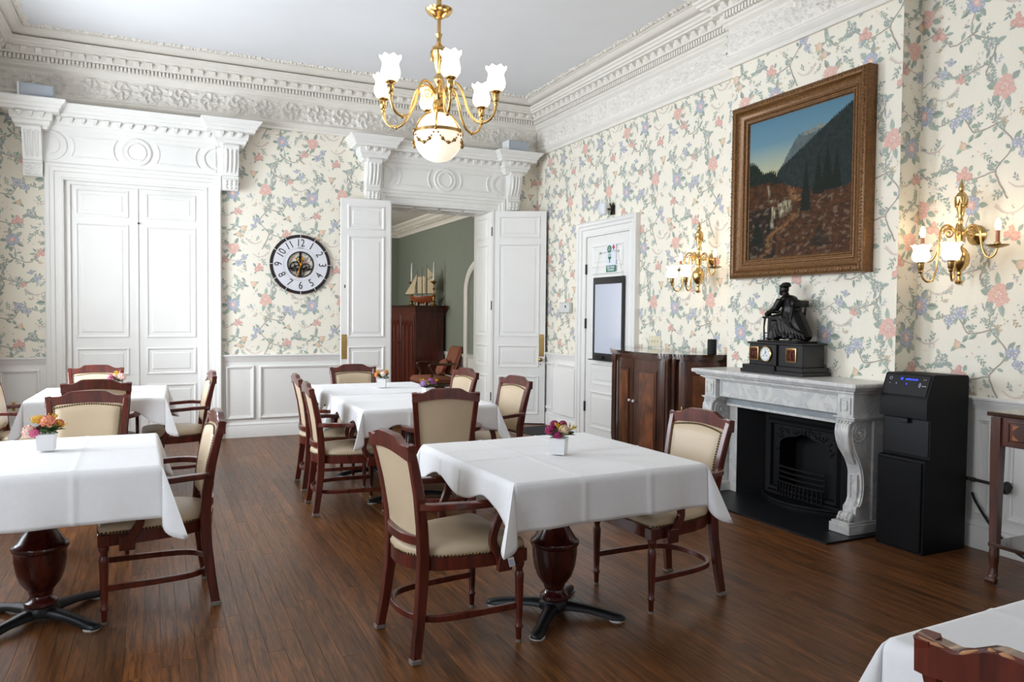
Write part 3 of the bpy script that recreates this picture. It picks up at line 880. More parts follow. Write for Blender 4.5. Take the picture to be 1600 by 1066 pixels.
def surround(root, xc):
    hw = 0.865
    casing(root, ((xc, YB, 0), (1, 0, 0), (0, 0, 1), (0, -1, 0)), -0.69, 0.69, 2.83)
    F = ((xc, YB, 0), (1, 0, 0), (0, 0, 1), (0, -1, 0))
    mb = MB(*F); mb.box(-hw, hw, 3.0, 3.34, 0, 0.055); mb.build('frieze_board', M['paint'], root)
    mb = MB(*F); mb.frame((xc, YB-0.055, 3.172), (1, 0, 0), (0, 0, 1), (0, -1, 0))
    mb.lathe([(0.150, 0), (0.150, 0.012), (0.138, 0.020), (0.120, 0.012), (0.104, 0.010), (0.100, 0.022), (0.086, 0.024), (0.078, 0.012), (0.066, 0.012)], (0, 0), 40)
    mb.build('roundel', M['paint'], root, smooth=40)
    for s in (-1, 1):
        # half round ornament at the ends of the frieze
        mb = MB((xc+s*0.80, YB-0.055, 3.172), (-s, 0, 0), (0, 0, 1), (0, -1, 0))
        for r0, r1, h in ((0.150, 0.118, 0.014), (0.085, 0.0, 0.014)):
            n = 20
            ts = [-PI/2+PI*k/n for k in range(n+1)]
            if r1 > 0:
                poly = [(r0*math.cos(t), r0*math.sin(t)) for t in ts]+[(r1*math.cos(t), r1*math.sin(t)) for t in ts[::-1]]
            else:
                poly = [(r0*math.cos(t), r0*math.sin(t)) for t in ts]
            a = [mb.pt(u, v, 0) for u, v in poly]; b = [mb.pt(u, v, h) for u, v in poly]
            m = len(poly)
            for k in range(m): mb.face([a[k], a[(k+1) % m], b[(k+1) % m], b[k]])
            if r1 > 0:
                for k in range(n): mb.face([b[k], b[k+1], b[m-2-k], b[m-1-k]])
            else: mb.face(b)
        mb.build('half_roundel', M['paint'], root)
        # long panel with hollowed ends
        mb = MB((xc+s*0.405, YB-0.055, 3.172), (1, 0, 0), (0, 0, 1), (0, -1, 0))
        def hollow(ins):
            L, H, R = 0.235-ins*0.6, 0.112-ins, 0.165+ins
            q = []
            for sg in (1, -1):
                for k in range(9):
                    t = (-1+2*k/8)*H*sg
                    q.append((sg*(L-math.sqrt(max(0, R*R-t*t))+R*0.72), t))
            return q
        rows = [[mb.pt(u, v, h) for u, v in hollow(i)] for i, h in ((0, 0), (0.002, 0.012), (0.012, 0.014), (0.020, 0.004))]
        for a, b in zip(rows, rows[1:]):
            for k in range(len(a)): mb.face([a[k], a[(k+1) % len(a)], b[(k+1) % len(a)], b[k]])
        mb.face(rows[-1])
        mb.build('frieze_panel', M['paint'], root, smooth=25)
        carved_bracket(root, *( (xc-1.035, xc-0.865) if s < 0 else (xc+0.865, xc+1.035) ))
    # cornice that breaks forward over the brackets
    mb = MB((xc, YB, 0), (1, 0, 0), (0, -1, 0), (0, 0, 1))
    prof = [(0.0, 3.305), (0.050, 3.305), (0.056, 3.325), (0.074, 3.345), (0.080, 3.375), (0.096, 3.390), (0.100, 3.405), (0.104, 3.455), (0.165, 3.462), (0.168, 3.495), (0.182, 3.50),
            (0.190, 3.525), (0.222, 3.555), (0.232, 3.572), (0.232, 3.585), (0, 3.585)]
    b = 0.13
    path = [(-1.035, 0), (-1.035, b), (-0.865, b), (-0.865, 0), (0.865, 0), (0.865, b), (1.035, b), (1.035, 0)]
    mb.sweep(path, prof, sgn=1)
    # cover board on top
    mb.box(-1.2, 1.2, 0, 0.18, 3.575, 3.584)
    cn = mb.build('door_cornice', M['paint'], root, smooth=25)
    # drop ornaments under the corona
    mb = MB((0, 0, 0), (1, 0, 0), (0, 0, 1), (0, -1, 0))
    mb.loft([[(u*1.0, 0.0, 0.0), (u*1.0, 0.0, 0.048), (u*0.5, -0.04, 0.022), (u*0.4, -0.048, 0.0)] for u in (-0.026, -0.012, 0.012, 0.026)])
    me = mb.mesh('drop', M['paint'], 40)
    for k in range(14):
        e = link('drop', me, cn); e.location = (xc-0.72+1.44*k/13, YB-0.102, 3.456)
    for s in (-1, 1):
        for k in range(3):
            e = link('drop', me, cn); e.location = (xc+s*(0.95+(k-1)*0.098), YB-0.102-b, 3.456)

# closed double door
XC1, XC2 = -0.180, 3.36
d1 = thing('door_1', 'closed white double door with carved cornice at the left of the back wall', 'door', (0, 0, 0), 0, None, 'structure')
surround(d1, XC1)
Fd = ((0, YB+0.055, 0), (1, 0, 0), (0, 0, 1), (0, -1, 0))
mb = MB(*Fd); mb.box(-0.904, -0.815, 0, 2.855, -0.06, 0.03); mb.box(0.455, 0.544, 0, 2.855, -0.06, 0.03); mb.box(-0.904, 0.544, 2.795, 2.855, -0.06, 0.0302)
mb.build('frame', M['paint'], d1)
leaf(d1, Fd, -0.855, -0.182, 0.012, 2.81, both=False)
leaf(d1, Fd, -0.178, 0.495, 0.012, 2.81, both=False)
mb = MB(*Fd); mb.box(-0.192, -0.168, 0.012, 2.81, 0, 0.012, 0.003); mb.build('astragal', M['paint'], d1)
mb = MB(*Fd); mb.frame((-0.165, YB+0.04, 2.42), (1, 0, 0), (0, 0, 1), (0, -1, 0)); mb.lathe([(0.008, 0), (0.011, 0.01), (0.006, 0.018)], (0, 0), 10); mb.build('bolt', M['hinge'], d1)

# open double doorway
d2 = thing('door_2', 'open white double doorway with carved cornice looking into a green room', 'door', (0, 0, 0), 0, None, 'structure')
surround(d2, XC2)
mb = MB(); mb.box(D2X0, D2X0+0.015, YB-0.02, YB+0.602, 0, DZ, 0); mb.build('jamb', M['paint'], d2)
mb = MB(); mb.box(D2X1-0.015, D2X1, YB-0.02, YB+0.602, 0, DZ, 0); jm = mb.build('jamb', M['paint'], d2)
for a, b in LEAFROWS:
    mb = MB((D2X1-0.015, YB, 0), (0, 1, 0), (0, 0, 1), (-1, 0, 0)); mb.ring(0.10, 0.50, a, b, PANEL); mb.build('panel', M['paint'], jm, smooth=25)
mb = MB(); mb.box(D2X0, D2X1, YB-0.02, YB+0.6, DZ-0.035, DZ+0.01)
sf = mb.build('soffit', M['paint'], d2)
for k in range(4):
    mb = MB((D2X0, YB, DZ-0.035), (1, 0, 0), (0, 1, 0), (0, 0, -1)); mb.ring(0.05+k*0.335, 0.05+k*0.335+0.295, 0.12, 0.52, [(0, 0), (0.01, 0.014), (0.025, 0.014), (0.04, 0.002)]); mb.build('panel', M['paint'], sf, smooth=25)
# left leaf folded back against the wall
FLf = ((2.625, YB-0.155, 0), (-0.9985, 0.04, 0), (0, 0, 1), (-0.04, -0.9985, 0))
lf = leaf(d2, FLf, 0.0, 0.61, 0.012, 2.845)
mb = MB(*FLf); mb.box(0.535, 0.603, 0.90, 1.20, 0, 0.003, 0.001); mb.build('push_plate', M['brass'], lf)
mb = MB(*FLf); mb.box(0.555, 0.568, 1.76, 1.80, 0, 0.002); mb.build('keyhole', M['hinge'], lf)
# right leaf swung towards the corner
_d = Vector((0.61, -0.35, 0)).normalized()
FRt = ((4.055, YB-0.015, 0), tuple(_d), (0, 0, 1), (_d.y, -_d.x, 0))
lf = leaf(d2, FRt, 0.0, 0.715, 0.012, 2.83)
mb = MB(*FRt); mb.box(0.63, 0.70, 0.905, 1.20, 0, 0.003, 0.001); mb.build('push_plate', M['brass'], lf)
mb = MB(Vector(FRt[0])+_d*0.655+Vector((0, 0, 0.865)), FRt[1], FRt[2], FRt[3])
mb.lathe([(0.018, 0), (0.018, 0.008), (0.009, 0.012), (0.009, 0.030), (0.024, 0.040), (0.029, 0.052), (0.024, 0.066), (0.010, 0.071)], (0, 0), 16); mb.build('door_knob', M['brass_dark'], lf, smooth=40)
mb = MB(*FRt); mb.box(0.652, 0.660, 0.79, 0.812, 0, 0.002); mb.build('keyhole', M['hinge'], lf)
for z in (2.50, 1.52, 0.30):
    mb = MB(*FRt); mb.box(-0.014, 0.02, z, z+0.12, 0.0, 0.012, 0.003); mb.build('hinge', M['hinge'], lf)

# door in the right wall
d3 = thing('door_3', 'narrow white panelled door in the right wall behind the whiteboard', 'door', (0, 0, 0), 0, None, 'structure')
casing(d3, FR, 6.97, 7.885, 2.395, 1.0)
F3 = ((XR-0.016, 0, 0), (0, 1, 0), (0, 0, 1), (-1, 0, 0))
leaf(d3, F3, 6.975, 7.88, 0.01, 2.39, both=False, th=0.01, rows=[(0.12, 0.56), (0.64, 0.90), (1.0, 1.96), (2.02, 2.28)], st=0.12)
for z in (1.95, 1.30, 0.30):
    mb = MB(*F3); mb.box(7.868, 7.888, z, z+0.12, 0, 0.022, 0.003); mb.build('hinge', M['hinge'], d3)
mb = MB((XR-0.016, 7.045, 0.60), (0, 1, 0), (0, 0, 1), (-1, 0, 0)); mb.lathe([(0.016, 0), (0.008, 0.01), (0.008, 0.03), (0.022, 0.04), (0.024, 0.055), (0.008, 0.066)], (0, 0), 14); mb.build('door_knob', M['hinge'], d3, smooth=40)

# ------------------------------------------------------------------ the green room beyond
M['green'] = mat('grey green wall paint', rgb(128, 136, 124), 0.7, nz=(4, 0.03), world=True)
GX, GY, GZ = 4.5, 15.0, 3.22
mb = MB(); mb.box(0.6, GX+0.15, YB+0.6, GY+0.15, -0.12, 0.0); struct(mb.build('floor_next_room', M['subfloor']), 'dark floor of the green room beyond the doorway', 'floor')
mb = MB(); mb.box(GX, GX+0.15, YB+0.6, GY, 0, GZ); struct(mb.build('wall_green_side', M['green']), 'grey green side wall seen through the doorway', 'wall')
mb = MB(); mb.box(0.6, GX+0.15, GY, GY+0.15, 0, GZ); struct(mb.build('wall_green_end', M['green']), 'far end wall of the green room in shadow', 'wall')
mb = MB()
mb.box(0.6, 0.75, YB+0.6, 11.4, 0, GZ); mb.box(0.6, 0.75, 13.2, GY, 0, GZ); mb.box(0.6, 0.75, 11.4, 13.2, 0, 0.9); mb.box(0.6, 0.75, 11.4, 13.2, 2.9, GZ)
struct(mb.build('wall_green_window', M['green']), 'window wall of the green room, left of the doorway', 'wall')
mb = MB(); mb.box(0.6, GX+0.15, YB+0.6, GY+0.15, GZ, GZ+0.1); struct(mb.build('ceiling_next_room', M['plaster']), 'ceiling of the green room', 'ceiling')
window(6, 'window lighting the green room', ((0.75, 0, 0), (0, 1, 0), (0, 0, 1), (1, 0, 0)), 11.4, 13.2, 0.9, 2.9)
GP = [(0, 3.00), (0.02, 3.00), (0.03, 3.04), (0.05, 3.06), (0.05, 3.12), (0.10, 3.125), (0.12, 3.16), (0.17, 3.19), (0.18, GZ)]
mb = MB(); mb.sweep([(GX, YB+0.6), (GX, GY), (0.75, GY)], GP, sgn=1)
gc = struct(mb.build('trim_31', M['plaster'], smooth=25), 'white dentil cornice around the green room', 'cornice')
mb = MB()
y = YB+0.65
while y < GY-0.1:
    mb.box(GX-0.10, GX-0.045, y, y+0.05, 3.066, 3.118); y += 0.095
q = mb.build('dentils', M['plaster'], gc); q['kind'] = 'stuff'
mb = MB(); mb.sweep([(GX, YB+0.6), (GX, GY)], [(0, 0.76), (0.02, 0.76), (0.03, 0.79), (0.045, 0.815), (0, 0.825)], sgn=1)
struct(mb.build('trim_32', M['paint'], smooth=25), 'white chair rail in the green room', 'chair rail')
mb = MB(); mb.box(GX-0.012, GX, YB+0.6, GY, 0.0, 0.77)
struct(mb.build('trim_33', M['paint']), 'white dado board in the green room', 'dado')
# arched casing in the green wall near the doorway
mb = MB((GX, 0, 0), (0, 1, 0), (0, 0, 1), (-1, 0, 0))
cy, rr, zs = 10.55, 0.62, 1.82
pa = [(cy+rr, 0.0)]+[(cy+rr*math.cos(t), zs+0.42*math.sin(t)) for t in [PI*k/18 for k in range(19)]]+[(cy-rr, 0.0)]
mb.sweep(pa, [(0, 0), (0, 0.03), (-0.03, 0.05), (-0.09, 0.05), (-0.11, 0.02), (-0.11, 0)], sgn=1)
struct(mb.build('trim_34', M['paint'], smooth=30), 'white arched opening casing on the green wall', 'arch')
# ------------------------------------------------------------------ dining armchairs
def wood(name, c0, c1, rough=0.3, coat=0.35, stretch=(1, 1, 0.12), sc=26):
    m = bpy.data.materials.new(name); m.use_nodes = True
    nt = m.node_tree; b = nt.nodes['Principled BSDF']
    g = nt.nodes.new('ShaderNodeTexCoord'); mp = nt.nodes.new('ShaderNodeMapping'); mp.inputs['Scale'].default_value = stretch
    nt.links.new(g.outputs['Object'], mp.inputs[0])
    n = nt.nodes.new('ShaderNodeTexNoise'); n.inputs['Scale'].default_value = sc; n.inputs['Detail'].default_value = 7; n.inputs['Distortion'].default_value = 0.8
    nt.links.new(mp.outputs[0], n.inputs['Vector'])
    r = nt.nodes.new('ShaderNodeValToRGB')
    r.color_ramp.elements[0].position = 0.3; r.color_ramp.elements[0].color = (*c0, 1)
    r.color_ramp.elements[1].position = 0.7; r.color_ramp.elements[1].color = (*c1, 1)
    nt.links.new(n.outputs['Fac'], r.inputs[0]); nt.links.new(r.outputs[0], b.inputs['Base Color'])
    b.inputs['Roughness'].default_value = rough; b.inputs['Coat Weight'].default_value = coat; b.inputs['Coat Roughness'].default_value = 0.15
    return m
M['mahogany'] = wood('mahogany chair wood', rgb(58, 18, 12), rgb(108, 42, 27))
M['leather'] = mat('cream leatherette', rgb(200, 179, 150), 0.40, nz=(9, 0.04), bump=(220, 0.03))
M['nail'] = mat('antique nailheads', rgb(92, 76, 48), 0.35, 0.9)
M['glide'] = mat('grey furniture glide', rgb(128, 120, 112), 0.6)
XBACK = [(0.0, -0.246), (0.15, -0.224), (0.30, -0.207), (0.44, -0.200), (0.56, -0.208), (0.70, -0.228), (0.82, -0.254), (0.93, -0.284)]
YPOST = [(0.0, 0.209), (0.15, 0.196), (0.30, 0.184), (0.44, 0.180), (0.56, 0.186), (0.70, 0.198), (0.82, 0.208), (0.93, 0.218)]
def ip(t, z):
    for (a, x), (b, y) in zip(t, t[1:]):
        if z <= b: return x+(y-x)*(z-a)/(b-a)
    return t[-1][1]
def outline(s=1.0, ins=0.0):
    half = [(0.266, 0.0), (0.266, 0.12), (0.264, 0.222), (0.250, 0.245), (0.215, 0.250), (0.08, 0.243), (-0.04, 0.226), (-0.13, 0.198), (-0.20, 0.150), (-0.240, 0.085), (-0.254, 0.0)]
    pts = half+[(x, -y) for x, y in half[-2:0:-1]]
    out = []
    for x, y in pts:
        r = math.hypot(x, y)
        k = max(0, (r-ins))/r
        out.append((x*k, y*k))
    return out
def make_chair(label):
    t = thing('dining_armchair', label, 'chair', group='cream and mahogany dining armchairs')
    for s in (1, -1):
        zs = [0.016, 0.08, 0.15, 0.22, 0.30, 0.37, 0.44, 0.50, 0.56, 0.63, 0.70, 0.76, 0.82, 0.88, 0.916]
        mb = MB()
        mb.bar([(ip(XBACK, z), s*ip(YPOST, z), z) for z in zs], [0.034]*2+[0.036]*13, [0.040, 0.042, 0.044, 0.046, 0.048, 0.050, 0.050, 0.048, 0.046, 0.044, 0.042, 0.040, 0.038, 0.036, 0.034], side=(0, 1, 0))
        pg = mb.build('back_post', M['mahogany'], t, smooth=40)
        mb = MB(); mb.box(-0.246-0.022, -0.246+0.022, s*0.209-0.019, s*0.209+0.019, 0, 0.022, 0.003); mb.build('foot_glide', M['glide'], pg)
        # turned and fluted front leg
        mb = MB()
        prof = [(0.010, 0.010), (0.0125, 0.014), (0.014, 0.060), (0.0185, 0.066), (0.0185, 0.074), (0.014, 0.080), (0.0165, 0.12), (0.0205, 0.28), (0.0215, 0.305), (0.0165, 0.315), (0.0150, 0.330), (0.0215, 0.345), (0.0235, 0.354), (0.020, 0.362), (0.022, 0.372)]
        mb.lathe(prof, (0.242, s*0.228), 16, True, lambda a, r, z: r*(1-0.10*(math.cos(8*a) < -0.2)*(0.09 < z < 0.30)))
        lg = mb.build('leg', M['mahogany'], t, smooth=40)
        mb = MB(); mb.lathe([(0.013, 0), (0.013, 0.012)], (0.242, s*0.228), 12); mb.build('foot_glide', M['glide'], lg)
        # arm and its curved support
        mb = MB()
        p = spl([(-0.222, s*0.198, 0.652), (-0.185, s*0.238, 0.655), (-0.11, s*0.262, 0.656), (0.0, s*0.268, 0.650), (0.09, s*0.262, 0.646), (0.150, s*0.256, 0.640)], 20)
        mb.bar(p, [0.030]+[0.036]*2+[0.042]*(len(p)-4)+[0.034], [0.034]*2+[0.028]*(len(p)-3)+[0.022])
        am = mb.build('arm', M['mahogany'], t, smooth=40)
        mb = MB()
        p = spl([(0.128, s*0.258, 0.632), (0.120, s*0.259, 0.585), (0.094, s*0.260, 0.52), (0.090, s*0.261, 0.47), (0.118, s*0.262, 0.42), (0.145, s*0.262, 0.375)], 16)
        n = len(p)
        mb.bar(p, 0.026, [0.036+0.020*max(0, (k/n-0.55)) for k in range(n)], side=(0, 1, 0))
        mb.box(0.112, 0.180, s*0.262-0.015, s*0.262+0.015, 0.345, 0.415, 0.004)
        mb.build('support', M['mahogany'], am, smooth=40)
    # crest rail with raised centre
    mb = MB()
    secs = []
    for k in range(27):
        y = -0.232+0.464*k/26
        a = abs(y)
        top = 0.916+(0.030 if a < 0.10 else 0.030*max(0, 1-(a-0.10)/0.055)) + (0.003*math.cos(y*14) if a < 0.1 else 0)
        if a > 0.215: top = 0.916
        bot = 0.852+0.024*math.cos(min(PI/2, a/0.215*PI/2))
        x = ip(XBACK, 0.89)-0.012*math.cos(y/0.232*PI/2)
        th = 0.017
        secs.append([(x+th, y, bot), (x+th, y, top-0.006), (x+th-0.005, y, top), (x-th+0.003, y, top), (x-th-0.002, y, top-0.006), (x-th, y, bot)])
    mb.loft(secs); mb.build('crest_rail', M['mahogany'], t, smooth=35)
    # lower back rail
    mb = MB(); p = spl([(-0.203, 0.182, 0.500), (-0.236, 0.10, 0.498), (-0.246, 0.0, 0.498), (-0.236, -0.10, 0.498), (-0.203, -0.182, 0.500)], 16)
    mb.bar(p, 0.022, 0.040); mb.build('back_rail', M['mahogany'], t, smooth=40)
    # upholstered back
    mb = MB()
    ny, nz = 14, 14
    F = []; B = []
    for j in range(nz+1):
        rowf = []; rowb = []
        for i in range(ny+1):
            a = -1+2*i/ny; b = j/nz
            zt = 0.862+0.020*math.cos(a*PI/2)
            zb = 0.506
            z = zb+(zt-zb)*b
            y = a*(ip(YPOST, z)-0.014)
            bow = 0.012*math.cos(a*PI/2)
            e = min(1, (1-abs(a))*5, b*8+0.02, (1-b)*8+0.02)
            x = ip(XBACK, z)-bow
            rowf.append(mb.pt(x+0.004+0.026*math.sqrt(max(0.0, e)), y, z)); rowb.append(mb.pt(x-0.010, y, z))
        F.append(rowf); B.append(rowb)
    for j in range(nz):
        for i in range(ny):
            mb.face([F[j][i], F[j][i+1], F[j+1][i+1], F[j+1][i]]); mb.face([B[j][i], B[j+1][i], B[j+1][i+1], B[j][i+1]])
    for j in range(nz):
        for i in (0, ny): mb.face([F[j][i], F[j+1][i], B[j+1][i], B[j][i]])
    for i in range(ny):
        for j in (0, nz): mb.face([F[j][i], F[j][i+1], B[j][i+1], B[j][i]])
    bc = mb.build('back_cushion', M['leather'], t, smooth=50)
    # brass nails along the edge of the upholstered back
    mb = MB()
    def nail(x, y, z, d):
        r = 0.0056
        if d == 'x': mb.ell((x, y, z), (r*0.7, r, r), 6, 4)
        else: mb.ell((x, y, z), (r*0.8 if d == 'o' else r, r, r), 6, 4)
    zz = 0.52
    while zz < 0.852:
        for s in (1, -1): nail(ip(XBACK, zz)+0.018, s*(ip(YPOST, zz)-0.026), zz, 'x')
        zz += 0.0135
    for k in range(28):
        a = -1+2*(k+0.5)/28
        z = 0.850+0.020*math.cos(a*PI/2)
        nail(ip(XBACK, z)-0.012*math.cos(a*PI/2)+0.022, a*(ip(YPOST, z)-0.026), z, 'x')
    q = mb.build('back_nails', M['nail'], bc); q['kind'] = 'stuff'
    # seat rail, seat and nails
    o = outline()
    mb = MB()
    oi = outline(1, 0.03)
    n = len(o)
    rows = [[mb.pt(x, y, z) for x, y in pp] for pp, z in ((oi, 0.368), (o, 0.368), (o, 0.425), (oi, 0.425))]
    for a, b in zip(rows, rows[1:]+rows[:1]):
        for k in range(n): mb.face([a[k], a[(k+1) % n], b[(k+1) % n], b[k]])
    for s in (1, -1): mb.box(0.214, 0.268, s*0.228-0.027, s*0.228+0.027, 0.366, 0.424, 0.004)
    mb.build('seat_rail', M['mahogany'], t, smooth=35)
    mb = MB()
    rows = []
    for ins, z in ((0.004, 0.424), (0.0, 0.432), (-0.004, 0.446), (0.006, 0.462), (0.03, 0.472), (0.08, 0.480), (0.15, 0.484), (0.24, 0.485)):
        rows.append([mb.pt(x, y, z) for x, y in outline(1, ins)])
    for a, b in zip(rows, rows[1:]):
        for k in range(n): mb.face([a[k], a[(k+1) % n], b[(k+1) % n], b[k]])
    mb.face(rows[-1]); mb.face(rows[0][::-1])
    st = mb.build('seat', M['leather'], t, smooth=60)
    mb = MB()
    per = []
    for k in range(n):
        a, b = o[k], o[(k+1) % n]
        L = math.hypot(b[0]-a[0], b[1]-a[1]); m = max(1, int(L/0.0135))
        for i in range(m): per.append((a[0]+(b[0]-a[0])*i/m, a[1]+(b[1]-a[1])*i/m))
    for x, y in per: mb.ell((x, y, 0.431), (0.0055, 0.0055, 0.0055), 6, 4)
    q = mb.build('seat_nails', M['nail'], st); q['kind'] = 'stuff'
    # bow shaped stretcher
    mb = MB()
    h = [(0.236, 0.226, 0.165), (0.10, 0.222, 0.165), (-0.06, 0.212, 0.165), (-0.165, 0.182, 0.165), (-0.222, 0.11, 0.165), (-0.240, 0.0, 0.165)]
    mb.bar(spl(h+[(x, -y, z) for x, y, z in h[-2::-1]], 50), 0.020, 0.028)
    mb.build('stretcher', M['mahogany'], t, smooth=40)
    return t
R_ = math.radians
CHAIRS = [   # x, y, facing (degrees), label
    (1.19, 3.185, 5, 'armchair tucked in left of the front table, its plain back turned to the middle aisle'),
    (2.405, 3.245, 184, 'armchair tucked in right of the front table, cream back facing us before the fireplace'),
    (1.85, 5.12, 78, 'armchair seen squarely from behind, between the front table and the long table'),
    (1.28, 5.63, -3, 'nearer of the two armchairs on the left side of the long table'),
    (1.335, 6.44, -2, 'farther of the two armchairs on the left side of the long table'),
    (2.44, 5.64, 187, 'nearer armchair on the right side of the long table, before the open white door'),
    (2.38, 6.62, 187, 'farther armchair on the right side of the long table, before the doorway'),
    (1.78, 7.22, 270, 'armchair at the far head of the long table under the wall clock'),
    (0.005, 4.165, 183, 'armchair on the right side of the nearest left table, seen from its side'),
    (-0.39, 5.16, 270, 'armchair behind the nearest left table, its cream back and nails facing us'),
    (-0.40, 6.64, 90, 'armchair with its wooden back to us at the rear left table, just behind another chair'),
    (-0.51, 7.79, 270, 'farthest left armchair, in front of the closed double door'),
    (0.16, 7.00, 182, 'armchair on the right side of the rear left table, in profile'),
    (-0.92, 7.15, -3, 'armchair on the left side of the rear left table, cut by the picture edge'),
    (1.455, 0.62, 0, 'worn armchair back in the bottom right corner, closest to the camera'),
]
chair0 = make_chair(CHAIRS[0][3])
chair0.location = (CHAIRS[0][0], CHAIRS[0][1], 0); chair0.rotation_euler = (0, 0, R_(CHAIRS[0][2]))
for (x, y, a, lab) in CHAIRS[1:]:
    last = dup(chair0, (x, y, 0), R_(a), lab)
# bare wood where the varnish of the nearest chair's crest rail has chipped
M['bare_wood'] = mat('bare chipped wood', rgb(178, 128, 88), 0.7, nz=(40, 0.2))
crest = [c for c in last.children if c.name.startswith('crest_rail')][0]
_rc = random.Random(2)
_y = 0.225
while _y > -0.22:
    l = _rc.uniform(0.012, 0.05)
    pts = []
    for k in range(5):
        y = _y-l*k/4; a = abs(y)
        top = 0.916+(0.030 if a < 0.10 else 0.030*max(0, 1-(a-0.10)/0.055))+(0.003*math.cos(y*14) if a < 0.1 else 0)
        if a > 0.215: top = 0.916
        x = ip(XBACK, 0.89)-0.012*math.cos(y/0.232*PI/2)
        pts.append((x-0.0165, y, top-0.003+_rc.uniform(-0.0012, 0.0008)))
    mb = MB(); mb.tube(pts, [0.0008, _rc.uniform(0.002, 0.004), _rc.uniform(0.0025, 0.0045), _rc.uniform(0.002, 0.004), 0.0008], 6)
    mb.build('chipped_edge', M['bare_wood'], crest, smooth=60)
    _y -= l+_rc.uniform(0.004, 0.04)

# ------------------------------------------------------------------ pedestal tables, cloths and flower vases
M['column'] = wood('dark red turned column', rgb(48, 14, 11), rgb(84, 28, 20), 0.22, 0.5)
M['cast'] = mat('black cast iron base', rgb(24, 25, 28), 0.38, 0.3, nz=(14, 0.2))
M['pad'] = mat('white nylon glide', rgb(205, 203, 198), 0.5)
M['cloth'] = mat('white table linen', rgb(238, 237, 238), 0.9, nz=(40, 0.02), bump=(300, 0.04), sheen=0.15)
M['top'] = wood('table top board', rgb(60, 34, 20), rgb(94, 58, 36), 0.5, 0.1)
ZT = 0.780
def make_table(label, loc, rz, hx=0.5, hy=0.5, foot0=PI/4):
    t = thing('pedestal_table', label, 'table', loc, rz, 'cloth covered pedestal tables')
    mb = MB(); mb.box(-hx, hx, -hy, hy, 0.742, ZT-0.004, 0.006); mb.build('table_top', M['top'], t)
    mb = MB()
    mb.lathe([(0.064, 0.070), (0.070, 0.080), (0.068, 0.095), (0.052, 0.108), (0.046, 0.122), (0.052, 0.136), (0.053, 0.146), (0.064, 0.158), (0.086, 0.190), (0.101, 0.235), (0.109, 0.29), (0.110, 0.332),
              (0.117, 0.340), (0.120, 0.350), (0.117, 0.360), (0.108, 0.366), (0.098, 0.380), (0.076, 0.415), (0.060, 0.45), (0.052, 0.52), (0.050, 0.60), (0.058, 0.70), (0.12, 0.725), (0.12, 0.742)], (0, 0), 32)
    mb.build('column', M['column'], t, smooth=35)
    mb = MB()
    mb.lathe([(0.075, 0.030), (0.076, 0.055), (0.066, 0.072), (0.03, 0.078)], (0, 0), 24)
    base = mb.build('base', M['cast'], t, smooth=40)
    for k in range(4):
        a = foot0+k*PI/2
        c, s = math.cos(a), math.sin(a)
        mb = MB((0, 0, 0), (c, s, 0), (-s, c, 0), (0, 0, 1))
        secs = []
        for r, w, zl, zh in ((0.03, 0.044, 0.028, 0.068), (0.10, 0.034, 0.030, 0.064), (0.18, 0.028, 0.026, 0.054), (0.25, 0.027, 0.014, 0.044), (0.30, 0.032, 0.006, 0.034), (0.335, 0.026, 0.006, 0.026), (0.348, 0.010, 0.008, 0.018)):
            secs.append([(r, -w, zl), (r, w, zl), (r, w*0.95, (zl+zh)/2), (r, w*0.5, zh), (r, -w*0.5, zh), (r, -w*0.95, (zl+zh)/2)])
        mb.loft(secs)
        ft = mb.build('foot', M['cast'], base, smooth=60)
        mb = MB((0.308*c, 0.308*s, 0), (1, 0, 0), (0, 1, 0), (0, 0, 1)); mb.lathe([(0.036, 0), (0.037, 0.006), (0.034, 0.008)], (0, 0), 20); mb.build('glide', M['pad'], base)
    return t
